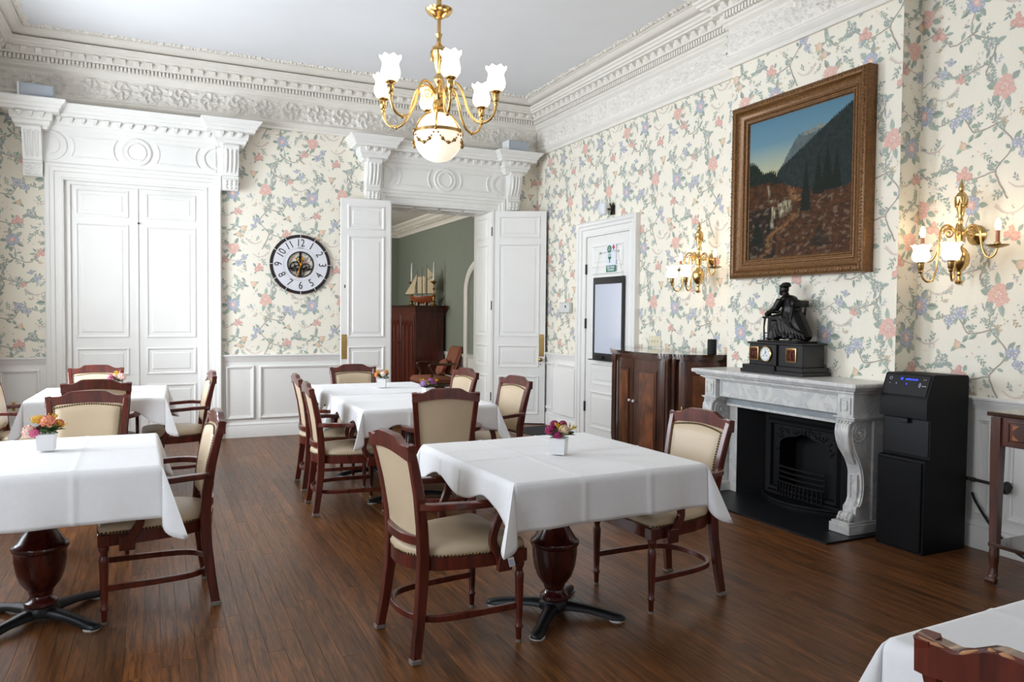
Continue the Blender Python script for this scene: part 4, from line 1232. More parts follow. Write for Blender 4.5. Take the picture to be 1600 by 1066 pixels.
def make_cloth(label, loc, rz, hx, hy, drop, seed, group='white tablecloths', creases=True, zt=ZT, kfin=0.55, lift=None):
    """drop = hem length on the four sides (-y, +x, +y, -x)"""
    rnd = random.Random(seed)
    mb = MB()
    N = 96
    cu = [-0.19*2*hx*0.9, 0.19*2*hx*0.9]; cv = [0.0, 0.36*hy*1.3]
    def cre(u, v):
        if not creases: return 0.0
        return 0.0036*(sum(math.exp(-((u-c)/0.007)**2) for c in cu)+sum(math.exp(-((v-c)/0.007)**2) for c in cv))
    ph = [rnd.uniform(0, 6.3) for _ in range(6)]
    def wav(u, v): return 0.0012*(math.sin(u*9+ph[0])*math.sin(v*7+ph[1])+1)
    G = [[mb.pt(-hx+2*hx*i/N, -hy+2*hy*j/N, cre(-hx+2*hx*i/N, -hy+2*hy*j/N)+wav(-hx+2*hx*i/N, -hy+2*hy*j/N)) for i in range(N+1)] for j in range(N+1)]
    for j in range(N):
        for i in range(N): mb.face([G[j][i], G[j][i+1], G[j+1][i+1], G[j+1][i]])
    # perimeter samples: (row-0 vertex, base x, y, out dir, length, fin)
    P = []
    sides = [((-hx, -hy), (1, 0), (0, -1), hx, [G[0][i] for i in range(N+1)]),
             ((hx, -hy), (0, 1), (1, 0), hy, [G[j][N] for j in range(N+1)]),
             ((hx, hy), (-1, 0), (0, 1), hx, [G[N][N-i] for i in range(N+1)]),
             ((-hx, hy), (0, -1), (-1, 0), hy, [G[N-j][0] for j in range(N+1)])]
    for k, (o, d, nrm, h, ids) in enumerate(sides):
        for i in range(N+1):
            t = i/N
            x, y = o[0]+d[0]*2*h*t, o[1]+d[1]*2*h*t
            e = min(t, 1-t)
            L = drop[k]
            dmx = max(drop[k], drop[(k+1) % 4] if t > 0.5 else drop[(k-1) % 4])
            L = L+(dmx-L)*max(0, 1-e/0.13)**1.5
            if lift and lift[k]:                     # hem pushed up where chair arms press against it
                L -= lift[k]*math.exp(-((e-0.24)/0.12)**2)
            w = 0.5*math.sin(t*2*h*13+ph[k])+0.5*math.sin(t*2*h*21+ph[(k+2) % 6])
            P.append((ids[i], x, y, nrm, L, 0.0, w*min(1, e*8), cre(x, y)))
        # corner fan to the next side
        n2 = sides[(k+1) % 4][2]
        dg = ((nrm[0]+n2[0])*0.7071, (nrm[1]+n2[1])*0.7071)
        cx, cy = o[0]+d[0]*2*h, o[1]+d[1]*2*h
        m = 20
        for i in range(1, m):
            th = i/m*PI/2
            d1, d2 = drop[k], drop[(k+1) % 4]
            dm = max(d1, d2)
            L = dm*(1+0.52*(1-abs(th-PI/4)/(PI/4))) if dm > 0.05 else dm
            f = 1-abs(th-PI/4)/(PI/4)
            P.append((ids[-1], cx, cy, dg, L, f, (0.7071*(nrm[0]-n2[0]), 0.7071*(nrm[1]-n2[1]), math.sin(4*th)), 0.0))
    nP = len(P)
    prev = [p[0] for p in P]
    for j in range(1, 15):
        t = (j/14)**1.15
        cur = []
        for idx, x, y, nn, L, f, w, c in P:
            h = L*t
            r = 0.014
            edge = r*min(1, math.sqrt(h/(r*1.6)))
            if f > 0:
                q = f**1.25
                out = edge*(1-0.2*f)+kfin*h*q*0.9
                z = -h*math.sqrt(max(0.2, 1-(kfin*q*0.9)**2))
            else:
                out = edge+0.05*h+w*0.05*h+c*1.8*(1 if h > 0.02 else 0)
                z = -h
            if f > 0:
                lt = 0.13*h*w[2]
                cur.append(mb.pt(x+nn[0]*out+w[0]*lt, y+nn[1]*out+w[1]*lt, z))
            else:
                cur.append(mb.pt(x+nn[0]*out, y+nn[1]*out, z))
        for k in range(nP):
            l = (k+1) % nP
            if prev[k] != prev[l]: mb.face([prev[k], cur[k], cur[l], prev[l]])
            else: mb.face([prev[k], cur[k], cur[l]])
        prev = cur
    o = mb.build('tablecloth', M['cloth'], smooth=70)
    o.location = (loc[0], loc[1], zt); o.rotation_euler = (0, 0, rz)
    md = o.modifiers.new('thickness', 'SOLIDIFY'); md.thickness = 0.0016; md.offset = -1 if False else 0
    return tag(o, label, 'tablecloth', group)
TABLES = [   # name of place, x, y, rot, hx, hy, drops(-y,+x,+y,-x), table label, cloth label, lift
    (1.752, 3.205, 2.5, 0.492, 0.50, (0.190, 0.17, 0.19, 0.15), 'square pedestal table at the front between two facing armchairs', 'large white cloth on the front table, hanging before its turned column', (0, 0.07, 0, 0.055)),
    (-0.495, 4.10, 1.0, 0.50, 0.49, (0.225, 0.17, 0.19, 0.18), 'pedestal table on the left with a red turned column, cut by the picture edge', 'white cloth on the nearest left table, hanging deep at its right corner', (0, 0.07, 0.09, 0)),
    (1.80, 5.65, 0.0, 0.50, 0.500, (0.19, 0.19, 0.03, 0.17), 'nearer of the two pushed together tables in the middle', 'white cloth on the nearer of the two joined middle tables', (0.08, 0.09, 0, 0.07)),
    (1.80, 6.70, 0.0, 0.49, 0.485, (0.03, 0.18, 0.19, 0.20), 'farther of the two pushed together tables in the middle', 'white cloth on the farther of the two joined middle tables', (0, 0.08, 0.09, 0.10)),
    (-0.40, 7.06, -1.5, 0.47, 0.52, (0.21, 0.22, 0.20, 0.21), 'pedestal table at the rear left before the closed double door', 'white cloth on the rear left table before the closed double door', (0.11, 0.12, 0.10, 0.11)),
    (1.935, 0.60, 2.0, 0.53, 0.49, (0.2, 0.2, 0.2, 0.19), 'pedestal table at the bottom right, mostly outside the picture', 'white cloth corner at the bottom right of the picture', (0, 0, 0, 0.09)),
]
for i, (x, y, a, hx, hy, dr, tl, cl, lf) in enumerate(TABLES):
    make_table(tl, (x, y, 0), R_(a), hx-0.004, hy-0.004, PI/4 if i < 2 else 0.0)
    ck = make_cloth(cl, (x, y), R_(a), hx, hy, dr, 20+i, lift=lf, kfin=0.46)
    if i == 0: front_cloth = ck
# care label on the hanging corner of the front cloth
M['label_blue'] = mat('blue label print', rgb(120, 140, 190), 0.8)
mb = MB((-0.550, -0.600, -0.290), (0.92, -0.25, 0.25), (-0.25, 0, 0.97), (-0.25, -0.97, 0)); mb.box(-0.012, 0.012, 0, 0.036, 0, 0.0008); cl_ = mb.build('care_label', M['pad'], front_cloth)
mb = MB((-0.550, -0.600, -0.290), (0.92, -0.25, 0.25), (-0.25, 0, 0.97), (-0.25, -0.97, 0))
for k in range(4): mb.box(-0.009, 0.009-0.003*(k % 2), 0.006+k*0.006, 0.009+k*0.006, 0.0009, 0.0012)
mb.build('label_print', M['label_blue'], cl_)
M['vase'] = mat('white ceramic', rgb(232, 232, 232), 0.35)
M['leaf_green'] = mat('artificial leaf green', rgb(62, 92, 44), 0.6, nz=(60, 0.3))
FL_COL = {'magenta': rgb(158, 42, 96), 'cream': rgb(240, 214, 180), 'yellow': rgb(222, 178, 44), 'peach': rgb(236, 150, 116), 'pink': rgb(222, 110, 150), 'blush': rgb(244, 212, 200), 'lilac': rgb(176, 140, 190), 'plum': rgb(150, 74, 130), 'orange': rgb(236, 150, 84), 'white': rgb(246, 236, 228)}
FM = {k: mat('blossom '+k, c, 0.7, nz=(70, 0.2)) for k, c in FL_COL.items()}
def blossom_mesh(key, seed):
    """ball of overlapping ruffled petals, unit radius"""
    rnd = random.Random(seed)
    mb = MB()
    mb.ell((0, 0, 0), (0.70, 0.70, 0.66), 10, 8)
    n = 46
    for k in range(n):
        z = 1-1.75*(k+0.5)/n
        r = math.sqrt(max(0, 1-z*z)); a = k*2.39996+rnd.uniform(-0.2, 0.2)
        d = Vector((r*math.cos(a), r*math.sin(a), z))
        up = Vector((0, 0, 1)) if abs(z) < 0.95 else Vector((1, 0, 0))
        s_ = d.cross(up).normalized(); t_ = s_.cross(d).normalized()
        w = rnd.uniform(0.26, 0.34); l = rnd.uniform(0.30, 0.42)
        c = d*0.80
        P = [c-t_*l*0.7, c-t_*l*0.2+s_*w+d*0.05, c+t_*l*0.6+s_*w*0.8+d*0.20, c+t_*l*0.85+d*rnd.uniform(0.10, 0.22), c+t_*l*0.6-s_*w*0.8+d*0.20, c-t_*l*0.2-s_*w+d*0.05]
        i = [mb.pt(*q) for q in P]; m = mb.pt(*(c+d*0.02))
        for q in range(6): mb.face([m, i[q], i[(q+1) % 6]])
    return mb.mesh('blossom', FM[key], 40, fixn=False)
BL = {k: blossom_mesh(k, i) for i, k in enumerate(FM)}
def spray_mesh(key, seed):
    rnd = random.Random(seed)
    mb = MB()
    for k in range(9):
        a = rnd.uniform(0, 6.3); e = rnd.uniform(0.3, 1.3); r = rnd.uniform(0.7, 1.1)
        d = Vector((math.cos(a)*math.cos(e), math.sin(a)*math.cos(e), math.sin(e)))*r
        mb.tube([(0, 0, 0), tuple(d*0.6), tuple(d)], [0.03, 0.05, 0.02], 4)
        mb.ell(tuple(d), (0.09, 0.09, 0.11), 5, 4); mb.ell(tuple(d*0.75+Vector((0.08, 0.04, 0))), (0.07, 0.07, 0.09), 5, 4)
    return mb.mesh('flower_spray', FM[key], 60, fixn=False)
SPR = {k: spray_mesh(k, 3+i) for i, k in enumerate(('yellow', 'pink', 'lilac', 'orange'))}
_lm = MB()
for _s in (1,):
    _i = [_lm.pt(*p) for p in ((0, 0, 0), (0.35, 0.26, 0.10), (0.75, 0.22, 0.08), (1.05, 0, -0.05), (0.75, -0.22, 0.08), (0.35, -0.26, 0.10))]
    _c = _lm.pt(0.5, 0, 0.02)
    for _q in range(6): _lm.face([_c, _i[_q], _i[(_q+1) % 6]])
LEAFM = _lm.mesh('leaf', M['leaf_green'], 60, fixn=False)
def vase(label, x, y, rz, flowers, seed, scale=1.0, z=ZT+0.0085):
    rnd = random.Random(seed)
    t = thing('flower_vase', label, 'vase', (x, y, z), rz, 'small flower vases on the tables')
    mb = MB()
    h = 0.078
    rows = [[mb.pt(sx*w, sy*w, zz) for sx, sy in ((-1, -1), (1, -1), (1, 1), (-1, 1))] for w, zz in ((0.034, 0), (0.039, h), (0.036, h), (0.034, h-0.02))]
    for a, b in zip(rows, rows[1:]):
        for k in range(4): mb.face([a[k], a[(k+1) % 4], b[(k+1) % 4], b[k]])
    mb.face(rows[0][::-1]); mb.face(rows[-1])
    mb.build('vase', M['vase'], t)
    for k in range(16):
        a = rnd.uniform(0, 6.3)
        o = link('leaf', LEAFM, t); s = rnd.uniform(0.045, 0.070)*scale
        o.location = (0.012*math.cos(a), 0.012*math.sin(a), h-0.005+rnd.uniform(0, 0.02)); o.scale = (s, s, s); o.rotation_euler = (rnd.uniform(-0.4, 0.4), -rnd.uniform(0.0, 0.8), a)
    for kind, key, dx, dy, dz, r in flowers:
        cr, sr = math.cos(-rz), math.sin(-rz)
        dx, dy = dx*cr-dy*sr, dx*sr+dy*cr
        me = (BL if kind == 'b' else SPR)[key]
        o = link('blossom' if kind == 'b' else 'flower_spray', me, t)
        o.location = (dx*1.1*scale, dy*1.1*scale, h+dz*1.12*scale); o.scale = ((r*0.92 if kind == 'b' else r*0.85)*scale,)*3
        o.rotation_euler = (-dy*9, dx*9, rnd.uniform(0, 6.3))
    return t
vase('vase with magenta, cream and yellow flowers on the front table', 1.746, 3.165, R_(-43), [
    ('b', 'cream', 0.012, -0.022, 0.032, 0.030), ('b', 'magenta', -0.045, 0.0, 0.030, 0.028), ('b', 'magenta', -0.012, 0.018, 0.050, 0.026), ('b', 'magenta', 0.030, 0.020, 0.048, 0.024), ('b', 'magenta', -0.022, -0.030, 0.012, 0.022),
    ('s', 'yellow', 0.056, 0.0, 0.026, 0.042), ('s', 'yellow', -0.008, -0.004, 0.036, 0.040), ('s', 'orange', -0.025, 0.02, 0.03, 0.035)], 1)
vase('vase with peach, blush and yellow flowers on the nearest left table', -0.475, 4.18, R_(-4), [
    ('b', 'peach', 0.010, -0.022, 0.050, 0.036), ('b', 'blush', -0.062, -0.01, 0.012, 0.034), ('b', 'pink', -0.040, -0.03, 0.006, 0.024), ('b', 'peach', 0.045, 0.02, 0.035, 0.026),
    ('s', 'yellow', -0.030, 0.0, 0.042, 0.050), ('s', 'yellow', 0.046, -0.01, 0.022, 0.050), ('s', 'yellow', -0.05, 0.01, 0.045, 0.045), ('s', 'yellow', 0.02, 0.02, 0.05, 0.045)], 2)
vase('vase with orange and white flowers on the farther middle table', 1.845, 6.66, R_(-25), [
    ('b', 'orange', -0.040, 0.0, 0.030, 0.028), ('b', 'white', 0.0, -0.02, 0.036, 0.030), ('b', 'orange', 0.035, 0.005, 0.040, 0.028), ('b', 'peach', 0.0, 0.03, 0.04, 0.028),
    ('s', 'yellow', -0.03, 0.01, 0.040, 0.045), ('s', 'yellow', 0.035, 0.0, 0.045, 0.045)], 3)
vase('vase with lilac and plum flowers on the nearer middle table', 1.97, 5.74, R_(5), [
    ('b', 'lilac', -0.038, -0.005, 0.026, 0.032), ('b', 'plum', 0.020, -0.008, 0.040, 0.034), ('b', 'plum', 0.0, 0.03, 0.03, 0.028), ('b', 'lilac', 0.042, 0.01, 0.03, 0.024),
    ('s', 'yellow', -0.010, -0.02, 0.018, 0.040), ('s', 'yellow', 0.05, 0.0, 0.036, 0.038), ('s', 'yellow', -0.045, 0.01, 0.035, 0.038)], 4)
vase('vase with pale pink flowers on the rear left table', -0.30, 7.05, R_(0), [
    ('b', 'pink', -0.035, -0.01, 0.026, 0.034), ('b', 'blush', 0.035, -0.008, 0.036, 0.036), ('b', 'pink', 0.03, 0.03, 0.04, 0.030), ('b', 'blush', -0.01, 0.03, 0.03, 0.03),
    ('s', 'yellow', 0.0, 0.0, 0.050, 0.045), ('s', 'pink', 0.055, 0.0, 0.03, 0.04)], 5)
# ------------------------------------------------------------------ helpers for lettering and blobs
def text_mesh(txt, size, depth=0.0008, bold=0.0):
    cu = bpy.data.curves.new('txt', 'FONT'); cu.body = txt; cu.size = size
    cu.align_x = 'CENTER'; cu.align_y = 'CENTER'; cu.extrude = depth; cu.offset = bold
    o = bpy.data.objects.new('txt', cu); COL.objects.link(o)
    dg = bpy.context.evaluated_depsgraph_get(); dg.update()
    me = bpy.data.meshes.new_from_object(o.evaluated_get(dg))
    bpy.data.objects.remove(o, do_unlink=True); bpy.data.curves.remove(cu)
    return me
def put_text(name, txt, size, mt, parent, O, U, V, bold=0.0, sx=1.0):
    """lettering on a surface: O centre, U reading direction, V up (local to parent)"""
    me = text_mesh(txt, size, bold=bold); me.materials.clear(); me.materials.append(mt); me.name = name
    U, V = Vector(U).normalized(), Vector(V).normalized(); Wn = U.cross(V)
    o = link(name, me, parent)
    o.matrix_local = Matrix(((U.x*sx, V.x, Wn.x, O[0]), (U.y*sx, V.y, Wn.y, O[1]), (U.z*sx, V.z, Wn.z, O[2]), (0, 0, 0, 1)))
    return o
def blob(name, shapes, mt, parent, vox=0.006, smooth_iter=2, amp=None):
    """one continuous surface from overlapping ellipsoids and tapered limbs (voxel remesh)"""
    mb = MB()
    for s in shapes:
        if s[0] == 'e': mb.ell(s[1], s[2], 12, 8)
        else: mb.tube(s[1], list(s[2]), 10)
    me = mb.mesh(name, mt)
    o = link(name, me, None)
    md = o.modifiers.new('r', 'REMESH'); md.mode = 'VOXEL'; md.voxel_size = vox
    if smooth_iter:
        sm = o.modifiers.new('s', 'SMOOTH'); sm.iterations = smooth_iter; sm.factor = 0.5
    dg = bpy.context.evaluated_depsgraph_get(); dg.update()
    m2 = bpy.data.meshes.new_from_object(o.evaluated_get(dg))
    bpy.data.objects.remove(o, do_unlink=True); bpy.data.meshes.remove(me)
    m2.name = name
    m2.materials.clear(); m2.materials.append(mt)
    m2.polygons.foreach_set('use_smooth', [True]*len(m2.polygons))
    return link(name, m2, parent)

# ------------------------------------------------------------------ marble fireplace
def marble():
    m = bpy.data.materials.new('grey veined white marble'); m.use_nodes = True
    nt = m.node_tree; b = nt.nodes['Principled BSDF']
    g = nt.nodes.new('ShaderNodeNewGeometry')
    n = nt.nodes.new('ShaderNodeTexNoise'); n.inputs['Scale'].default_value = 5; n.inputs['Detail'].default_value = 9; n.inputs['Distortion'].default_value = 2.2
    nt.links.new(g.outputs['Position'], n.inputs['Vector'])
    r = nt.nodes.new('ShaderNodeValToRGB')
    e = r.color_ramp.elements
    e[0].position = 0.30; e[0].color = (*rgb(196, 196, 196), 1)
    e[1].position = 0.72; e[1].color = (*rgb(222, 220, 216), 1)
    k = e.new(0.475); k.color = (*rgb(208, 207, 205), 1)
    k = e.new(0.50); k.color = (*rgb(186, 187, 189), 1)
    k = e.new(0.525); k.color = (*rgb(214, 212, 208), 1)
    nt.links.new(n.outputs['Fac'], r.inputs[0]); nt.links.new(r.outputs[0], b.inputs['Base Color'])
    b.inputs['Roughness'].default_value = 0.28
    return m
M['marble'] = marble()
M['grey_marble'] = mat('blue grey marble slip', rgb(150, 156, 160), 0.3, nz=(14, 0.15), world=True)
M['soot'] = mat('sooty black iron', rgb(11, 11, 13), 0.6, 0.0, nz=(25, 0.2), spec=0.25)
M['hearth'] = mat('black slate hearth', rgb(20, 21, 23), 0.4, nz=(12, 0.15))
fp = thing('fireplace', 'white marble fireplace with scrolled consoles under the painting', 'fireplace', (XB, 4.275, 0), 0)
# local frame of the fireplace: u along the wall (y - 4.275), v up, w into the room
FP = ((0, 0, 0), (0, 1, 0), (0, 0, 1), (-1, 0, 0))
FPP = ((0, 0, 0), (0, 1, 0), (-1, 0, 0), (0, 0, 1))    # plan frame (u, w, z)
mb = MB(*FPP)
mb.sweep([(-0.745, 0.001), (-0.745, 0.36), (0.745, 0.36), (0.745, 0.001)], [(-0.02, 0.945), (0.012, 0.945), (0.016, 0.958), (0.030, 0.964), (0.052, 0.974), (0.060, 0.988), (0.076, 0.990), (0.082, 1.000), (0.082, 1.014), (0.076, 1.022), (-0.02, 1.022)], sgn=1)
mb.box(-0.77, 0.77, 0.001, 0.39, 0.955, 1.0215)
mb.build('mantel_shelf', M['marble'], fp, smooth=30)
mb = MB(*FP); mb.box(-0.615, 0.615, 0.80, 0.955, 0.001, 0.315); mb.ring(-0.60, 0.60, 0.806, 0.942, [(0, 0.315), (0, 0.325), (0.012, 0.325), (0.022, 0.312), (0.026, 0.318)])
mb.build('frieze', M['marble'], fp, smooth=25)
for s in (-1, 1):
    mb = MB(*FP)
    a, b = (s*0.745, s*0.615) if s < 0 else (0.615, 0.745)
    mb.box(a, b, 0.795, 0.95, 0.001, 0.36, 0.002); blk = mb.build('end_block', M['marble'], fp)
    mb = MB(*FP); c = (a+b)/2
    mb.ring(c-0.045, c+0.045, 0.812, 0.925, [(0, 0.36), (0, 0.368), (0.010, 0.368), (0.014, 0.362), (0.022, 0.362), (0.026, 0.372), (0.040, 0.374)]); mb.build('block_panel', M['marble'], blk, smooth=25)
    # ledge
    mb = MB(*FPP); mb.sweep([(a, 0.001), (a, 0.352), (b, 0.352), (b, 0.001)], [(-0.05, 0.768), (0.008, 0.768), (0.012, 0.780), (0.022, 0.786), (0.022, 0.796), (-0.05, 0.797)], sgn=1); mb.build('ledge', M['marble'], fp, smooth=25)
    # pilaster behind the console
    mb = MB(*FP); mb.box(a-0.004, b+0.004, 0.085, 0.772, 0.001, 0.165, 0.002); mb.build('pilaster', M['marble'], fp)
    # console: S profile (w, z)
    prof = spl([(0.350, 0.768), (0.372, 0.735), (0.372, 0.68), (0.355, 0.61), (0.320, 0.54), (0.285, 0.48), (0.262, 0.42), (0.252, 0.36), (0.250, 0.30), (0.258, 0.25), (0.275, 0.20), (0.295, 0.185), (0.30, 0.17)], 36)
    poly = [(0.15, 0.768)]+prof+[(0.30, 0.09), (0.15, 0.09)]
    mb = MB((0, 0, 0), (-1, 0, 0), (0, 0, 1), (0, 1, 0)); mb.prism(poly, a+0.012, b-0.012)
    con = mb.build('console', M['marble'], fp, smooth=35)
    # acanthus leaf on the front of the console
    mb = MB()
    for k in range(-2, 3):
        p = []
        for j in range(9):
            t = j/8
            i = min(len(prof)-1, int(2+t*13))
            w, z = prof[i]
            p.append((-(w+0.004+0.006*math.sin(t*PI)), c+k*0.022*(1-0.55*t*t), z))
        mb.tube(p, [0.012+0.006*math.sin((j/8)*PI) for j in range(9)], 6)
    mb.build('acanthus_leaf', M['marble'], con, smooth=60)
    mb = MB()
    for k in range(5): mb.ell((-0.362, c+(k-2)*0.026, 0.757), (0.016, 0.012, 0.012), 8, 6)
    mb.build('bead_row', M['marble'], con, smooth=60)
    # raised panel on the lower front
    mb = MB((0, 0, 0), (0, 1, 0), (0, 0, 1), (-1, 0, 0)); mb.ring(c-0.030, c+0.030, 0.225, 0.40, [(0, 0.245), (0, 0.268), (0.008, 0.270), (0.012, 0.262), (0.018, 0.262)]); mb.build('console_panel', M['marble'], con, smooth=25)
    # volutes on both cheeks
    for sd in (-1, 1):
        yy = (a+0.012) if sd < 0 else (b-0.012)
        mb = MB()
        pts = []
        for j in range(60):
            t = j/59
            ang = t*5.2*PI; r = 0.066*(1-t)+0.006
            pts.append((-(0.285)+r*math.cos(ang+PI/2), yy+sd*0.002, 0.688+r*math.sin(ang+PI/2)))
        mb.tube(pts, 0.0075, 6); mb.ell((-0.285, yy+sd*0.004, 0.688), (0.013, 0.010, 0.013), 10, 6)
        pts = [(-(w-0.016), yy+sd*0.002, z) for w, z in prof[6:-3:2]]
        mb.tube(pts, 0.007, 6)
        mb.build('volute', M['marble'], con, smooth=60)
    # lion paw and plinth
    sh = [('e', (-0.285, c, 0.125), (0.055, 0.052, 0.035)), ('t', [(-0.24, c, 0.21), (-0.27, c, 0.14)], (0.05, 0.05))]
    for k in range(4):
        yy = c+(k-1.5)*0.030
        sh += [('e', (-0.325, yy, 0.122), (0.026, 0.0155, 0.026)), ('e', (-0.346, yy, 0.105), (0.018, 0.013, 0.016))]
    blob('lion_paw', sh, M['marble'], fp, 0.005, 1)
    mb = MB(*FPP); mb.box(a-0.018, b+0.018, 0.001, 0.395, 0.013, 0.075, 0.003); mb.box(a-0.008, b+0.008, 0.001, 0.385, 0.075, 0.090, 0.003); mb.build('plinth', M['marble'], fp)
# slips around the opening
mb = MB(*FP); mb.box(-0.62, 0.62, 0.742, 0.80, 0.001, 0.245); mb.build('slip', M['grey_marble'], fp)
mb = MB(*FP); mb.box(-0.60, 0.60, 0.722, 0.742, 0.001, 0.255, 0.003); mb.build('slip_moulding', M['marble'], fp)
for s in (-1, 1):
    mb = MB(*FP); a, b = (-0.618, -0.575) if s < 0 else (0.53, 0.618); mb.box(a, b, 0.012, 0.742, 0.001, 0.20); mb.build('slip', M['marble'], fp)
# black splayed cheeks, hood and cast iron insert
mb = MB(*FPP)
for (u0, w0, u1, w1) in ((-0.575, 0.195, -0.42, 0.012), (0.53, 0.195, 0.40, 0.012)):
    mb.quad([(u0, w0, 0.012), (u1, w1, 0.012), (u1, w1, 0.74), (u0, w0, 0.74)])
mb.quad([(-0.575, 0.195, 0.735), (0.53, 0.195, 0.735), (0.40, 0.012, 0.70), (-0.42, 0.012, 0.70)])
mb.build('splayed_lining', M['soot'], fp)
mb = MB((0, 0, 0), (0, 1, 0), (0, 0, 1), (-1, 0, 0))
mb.ring(-0.42, 0.40, 0.012, 0.70, [(0, 0.0), (0, 0.02), (0.03, 0.035), (0.05, 0.03), (0.07, 0.05), (0.09, 0.045), (0.10, 0.02), (0.11, 0.02)], False)
ins = mb.build('iron_insert', M['soot'], fp, smooth=25)
# plate with arched top
mb = MB((0, 0, 0), (0, 1, 0), (0, 0, 1), (-1, 0, 0))
n = 24
out_ = [(-0.31+0.60*k/n, 0.59) for k in range(n+1)]
arch = []
for k in range(n+1):
    t = -1+2*k/n
    arch.append((-0.01+t*0.245, 0.455+0.075*max(0, 1-t*t)**0.5+0.03*max(0, 1-abs(t)*3)))
A = [mb.pt(u, v, 0.022) for u, v in out_]; B = [mb.pt(u, v, 0.022) for u, v in arch]; Bk = [mb.pt(u, v, -0.15) for u, v in arch]
for k in range(n): mb.face([A[k], A[k+1], B[k+1], B[k]]); mb.face([B[k], B[k+1], Bk[k+1], Bk[k]])
for sgn_, k in ((-1, 0), (1, n)):
    u0, u1 = out_[k][0], arch[k][0]
    mb.quad([(u0, 0.122, 0.022), (u1, 0.122, 0.022), (u1, arch[k][1], 0.022), (u0, 0.59, 0.022)])
    mb.quad([(u1, 0.02, 0.022), (u1, 0.02, -0.15), (u1, arch[k][1], -0.15), (u1, arch[k][1], 0.022)])
mb.quad([(-0.3, 0.02, -0.15), (0.3, 0.02, -0.15), (0.3, 0.6, -0.15), (-0.3, 0.6, -0.15)])
mb.build('arch_plate', M['soot'], ins)
mb = MB((0, 0, 0), (0, 1, 0), (0, 0, 1), (-1, 0, 0))
rn = random.Random(4)
for k in range(70):
    u = rn.uniform(-0.30, 0.28); t = (u+0.01)/0.245
    lo = 0.475+0.075*max(0, 1-t*t)**0.5 if abs(t) < 1 else 0.40
    v = rn.uniform(lo, 0.585)
    mb.ell((u, v, 0.024), (rn.uniform(0.006, 0.016), rn.uniform(0.006, 0.014), 0.008), 6, 4)
q = mb.build('cast_relief', M['soot'], ins, smooth=60); q['kind'] = 'stuff'
for k, z in enumerate((0.285, 0.245, 0.205, 0.165)):
    mb = MB(); mb.bar([(-(0.055+0.035*math.cos(t*PI/2)), -0.01+t*0.245, z) for t in [-1+2*i/12 for i in range(13)]], 0.012, 0.014); mb.build('grate_bar', M['soot'], fp)
for i in range(13):
    t = -1+2*(i+0.5)/13
    mb = MB(); mb.box(-(0.055+0.035*math.cos(t*PI/2))-0.005, -(0.055+0.035*math.cos(t*PI/2))+0.005, -0.01+t*0.24-0.005, -0.01+t*0.24+0.005, 0.06, 0.165); mb.build('grate_upright', M['soot'], fp)
mb = MB(*FPP)
arcp = [(-0.01+0.40*t, 0.06+0.16*math.cos(t*PI/2)) for t in [-1+2*i/20 for i in range(21)]]
mb.prism(arcp+[(0.39, 0.03), (-0.41, 0.03)], 0.012, 0.035); mb.build('ash_plate', M['soot'], fp, smooth=40)
mb = MB(*FPP); mb.tube([(u, w, 0.045) for u, w in arcp], 0.009, 6); mb.build('fender_rim', M['soot'], fp, smooth=60)
mb = MB(); mb.box(3.87, XB-0.002, 3.465, 5.09, 0.0, 0.012, 0.001)
tag(mb.build('hearth_slab', M['hearth']), 'black slate hearth slab on the floor before the fireplace', 'hearth')

from mathutils import noise as mnoise
# ------------------------------------------------------------------ gilt framed landscape painting
def gilt():
    return wood('antique gilt', rgb(84, 54, 24), rgb(132, 90, 42), 0.4, 0.1, (1, 1, 1), 60)
M['gilt'] = gilt(); M['gilt'].node_tree.nodes['Principled BSDF'].inputs['Metallic'].default_value = 0.35
M['canvas'] = mat('oil paint', (1, 1, 1), 0.55, attr=True, bump=(180, 0.05), spec=0.12)
PW, PH = 1.35, 1.43
pt = thing('framed_painting', 'large dark landscape painting with waterfall in a heavy gilt frame', 'painting', (XB, 4.375, 1.775), 0)
PF = ((0, 0, 0), (0, 1, 0), (0, 0, 1), (-1, 0, 0))
mb = MB(*PF)
mb.ring(-PW/2, PW/2, 0, PH, [(0, 0.004), (0, 0.085), (0.006, 0.098), (0.018, 0.106), (0.034, 0.108), (0.048, 0.102), (0.056, 0.088), (0.066, 0.080), (0.092, 0.066), (0.104, 0.062), (0.110, 0.068), (0.118, 0.068), (0.124, 0.056), (0.134, 0.054), (0.140, 0.060), (0.148, 0.058), (0.154, 0.040), (0.162, 0.036)], False)
fr_ = mb.build('frame', M['gilt'], pt, smooth=30)
mb = MB(*PF); rn = random.Random(8)      # small leaf carving around the outer edge
def carve(u, v):
    mb.ell((u, v, 0.107), (0.010, 0.010, 0.006), 6, 4); mb.ell((u+rn.uniform(-.008, .008), v+rn.uniform(-.008, .008), 0.108), (0.006, 0.008, 0.006), 5, 4)
k = 0.03
while k < PW-0.02:
    carve(-PW/2+k, 0.026); carve(-PW/2+k, PH-0.026); k += 0.024
k = 0.05
while k < PH-0.03:
    carve(-PW/2+0.026, k); carve(PW/2-0.026, k); k += 0.024
q = mb.build('leaf_carving', M['gilt'], fr_, smooth=60); q['kind'] = 'stuff'
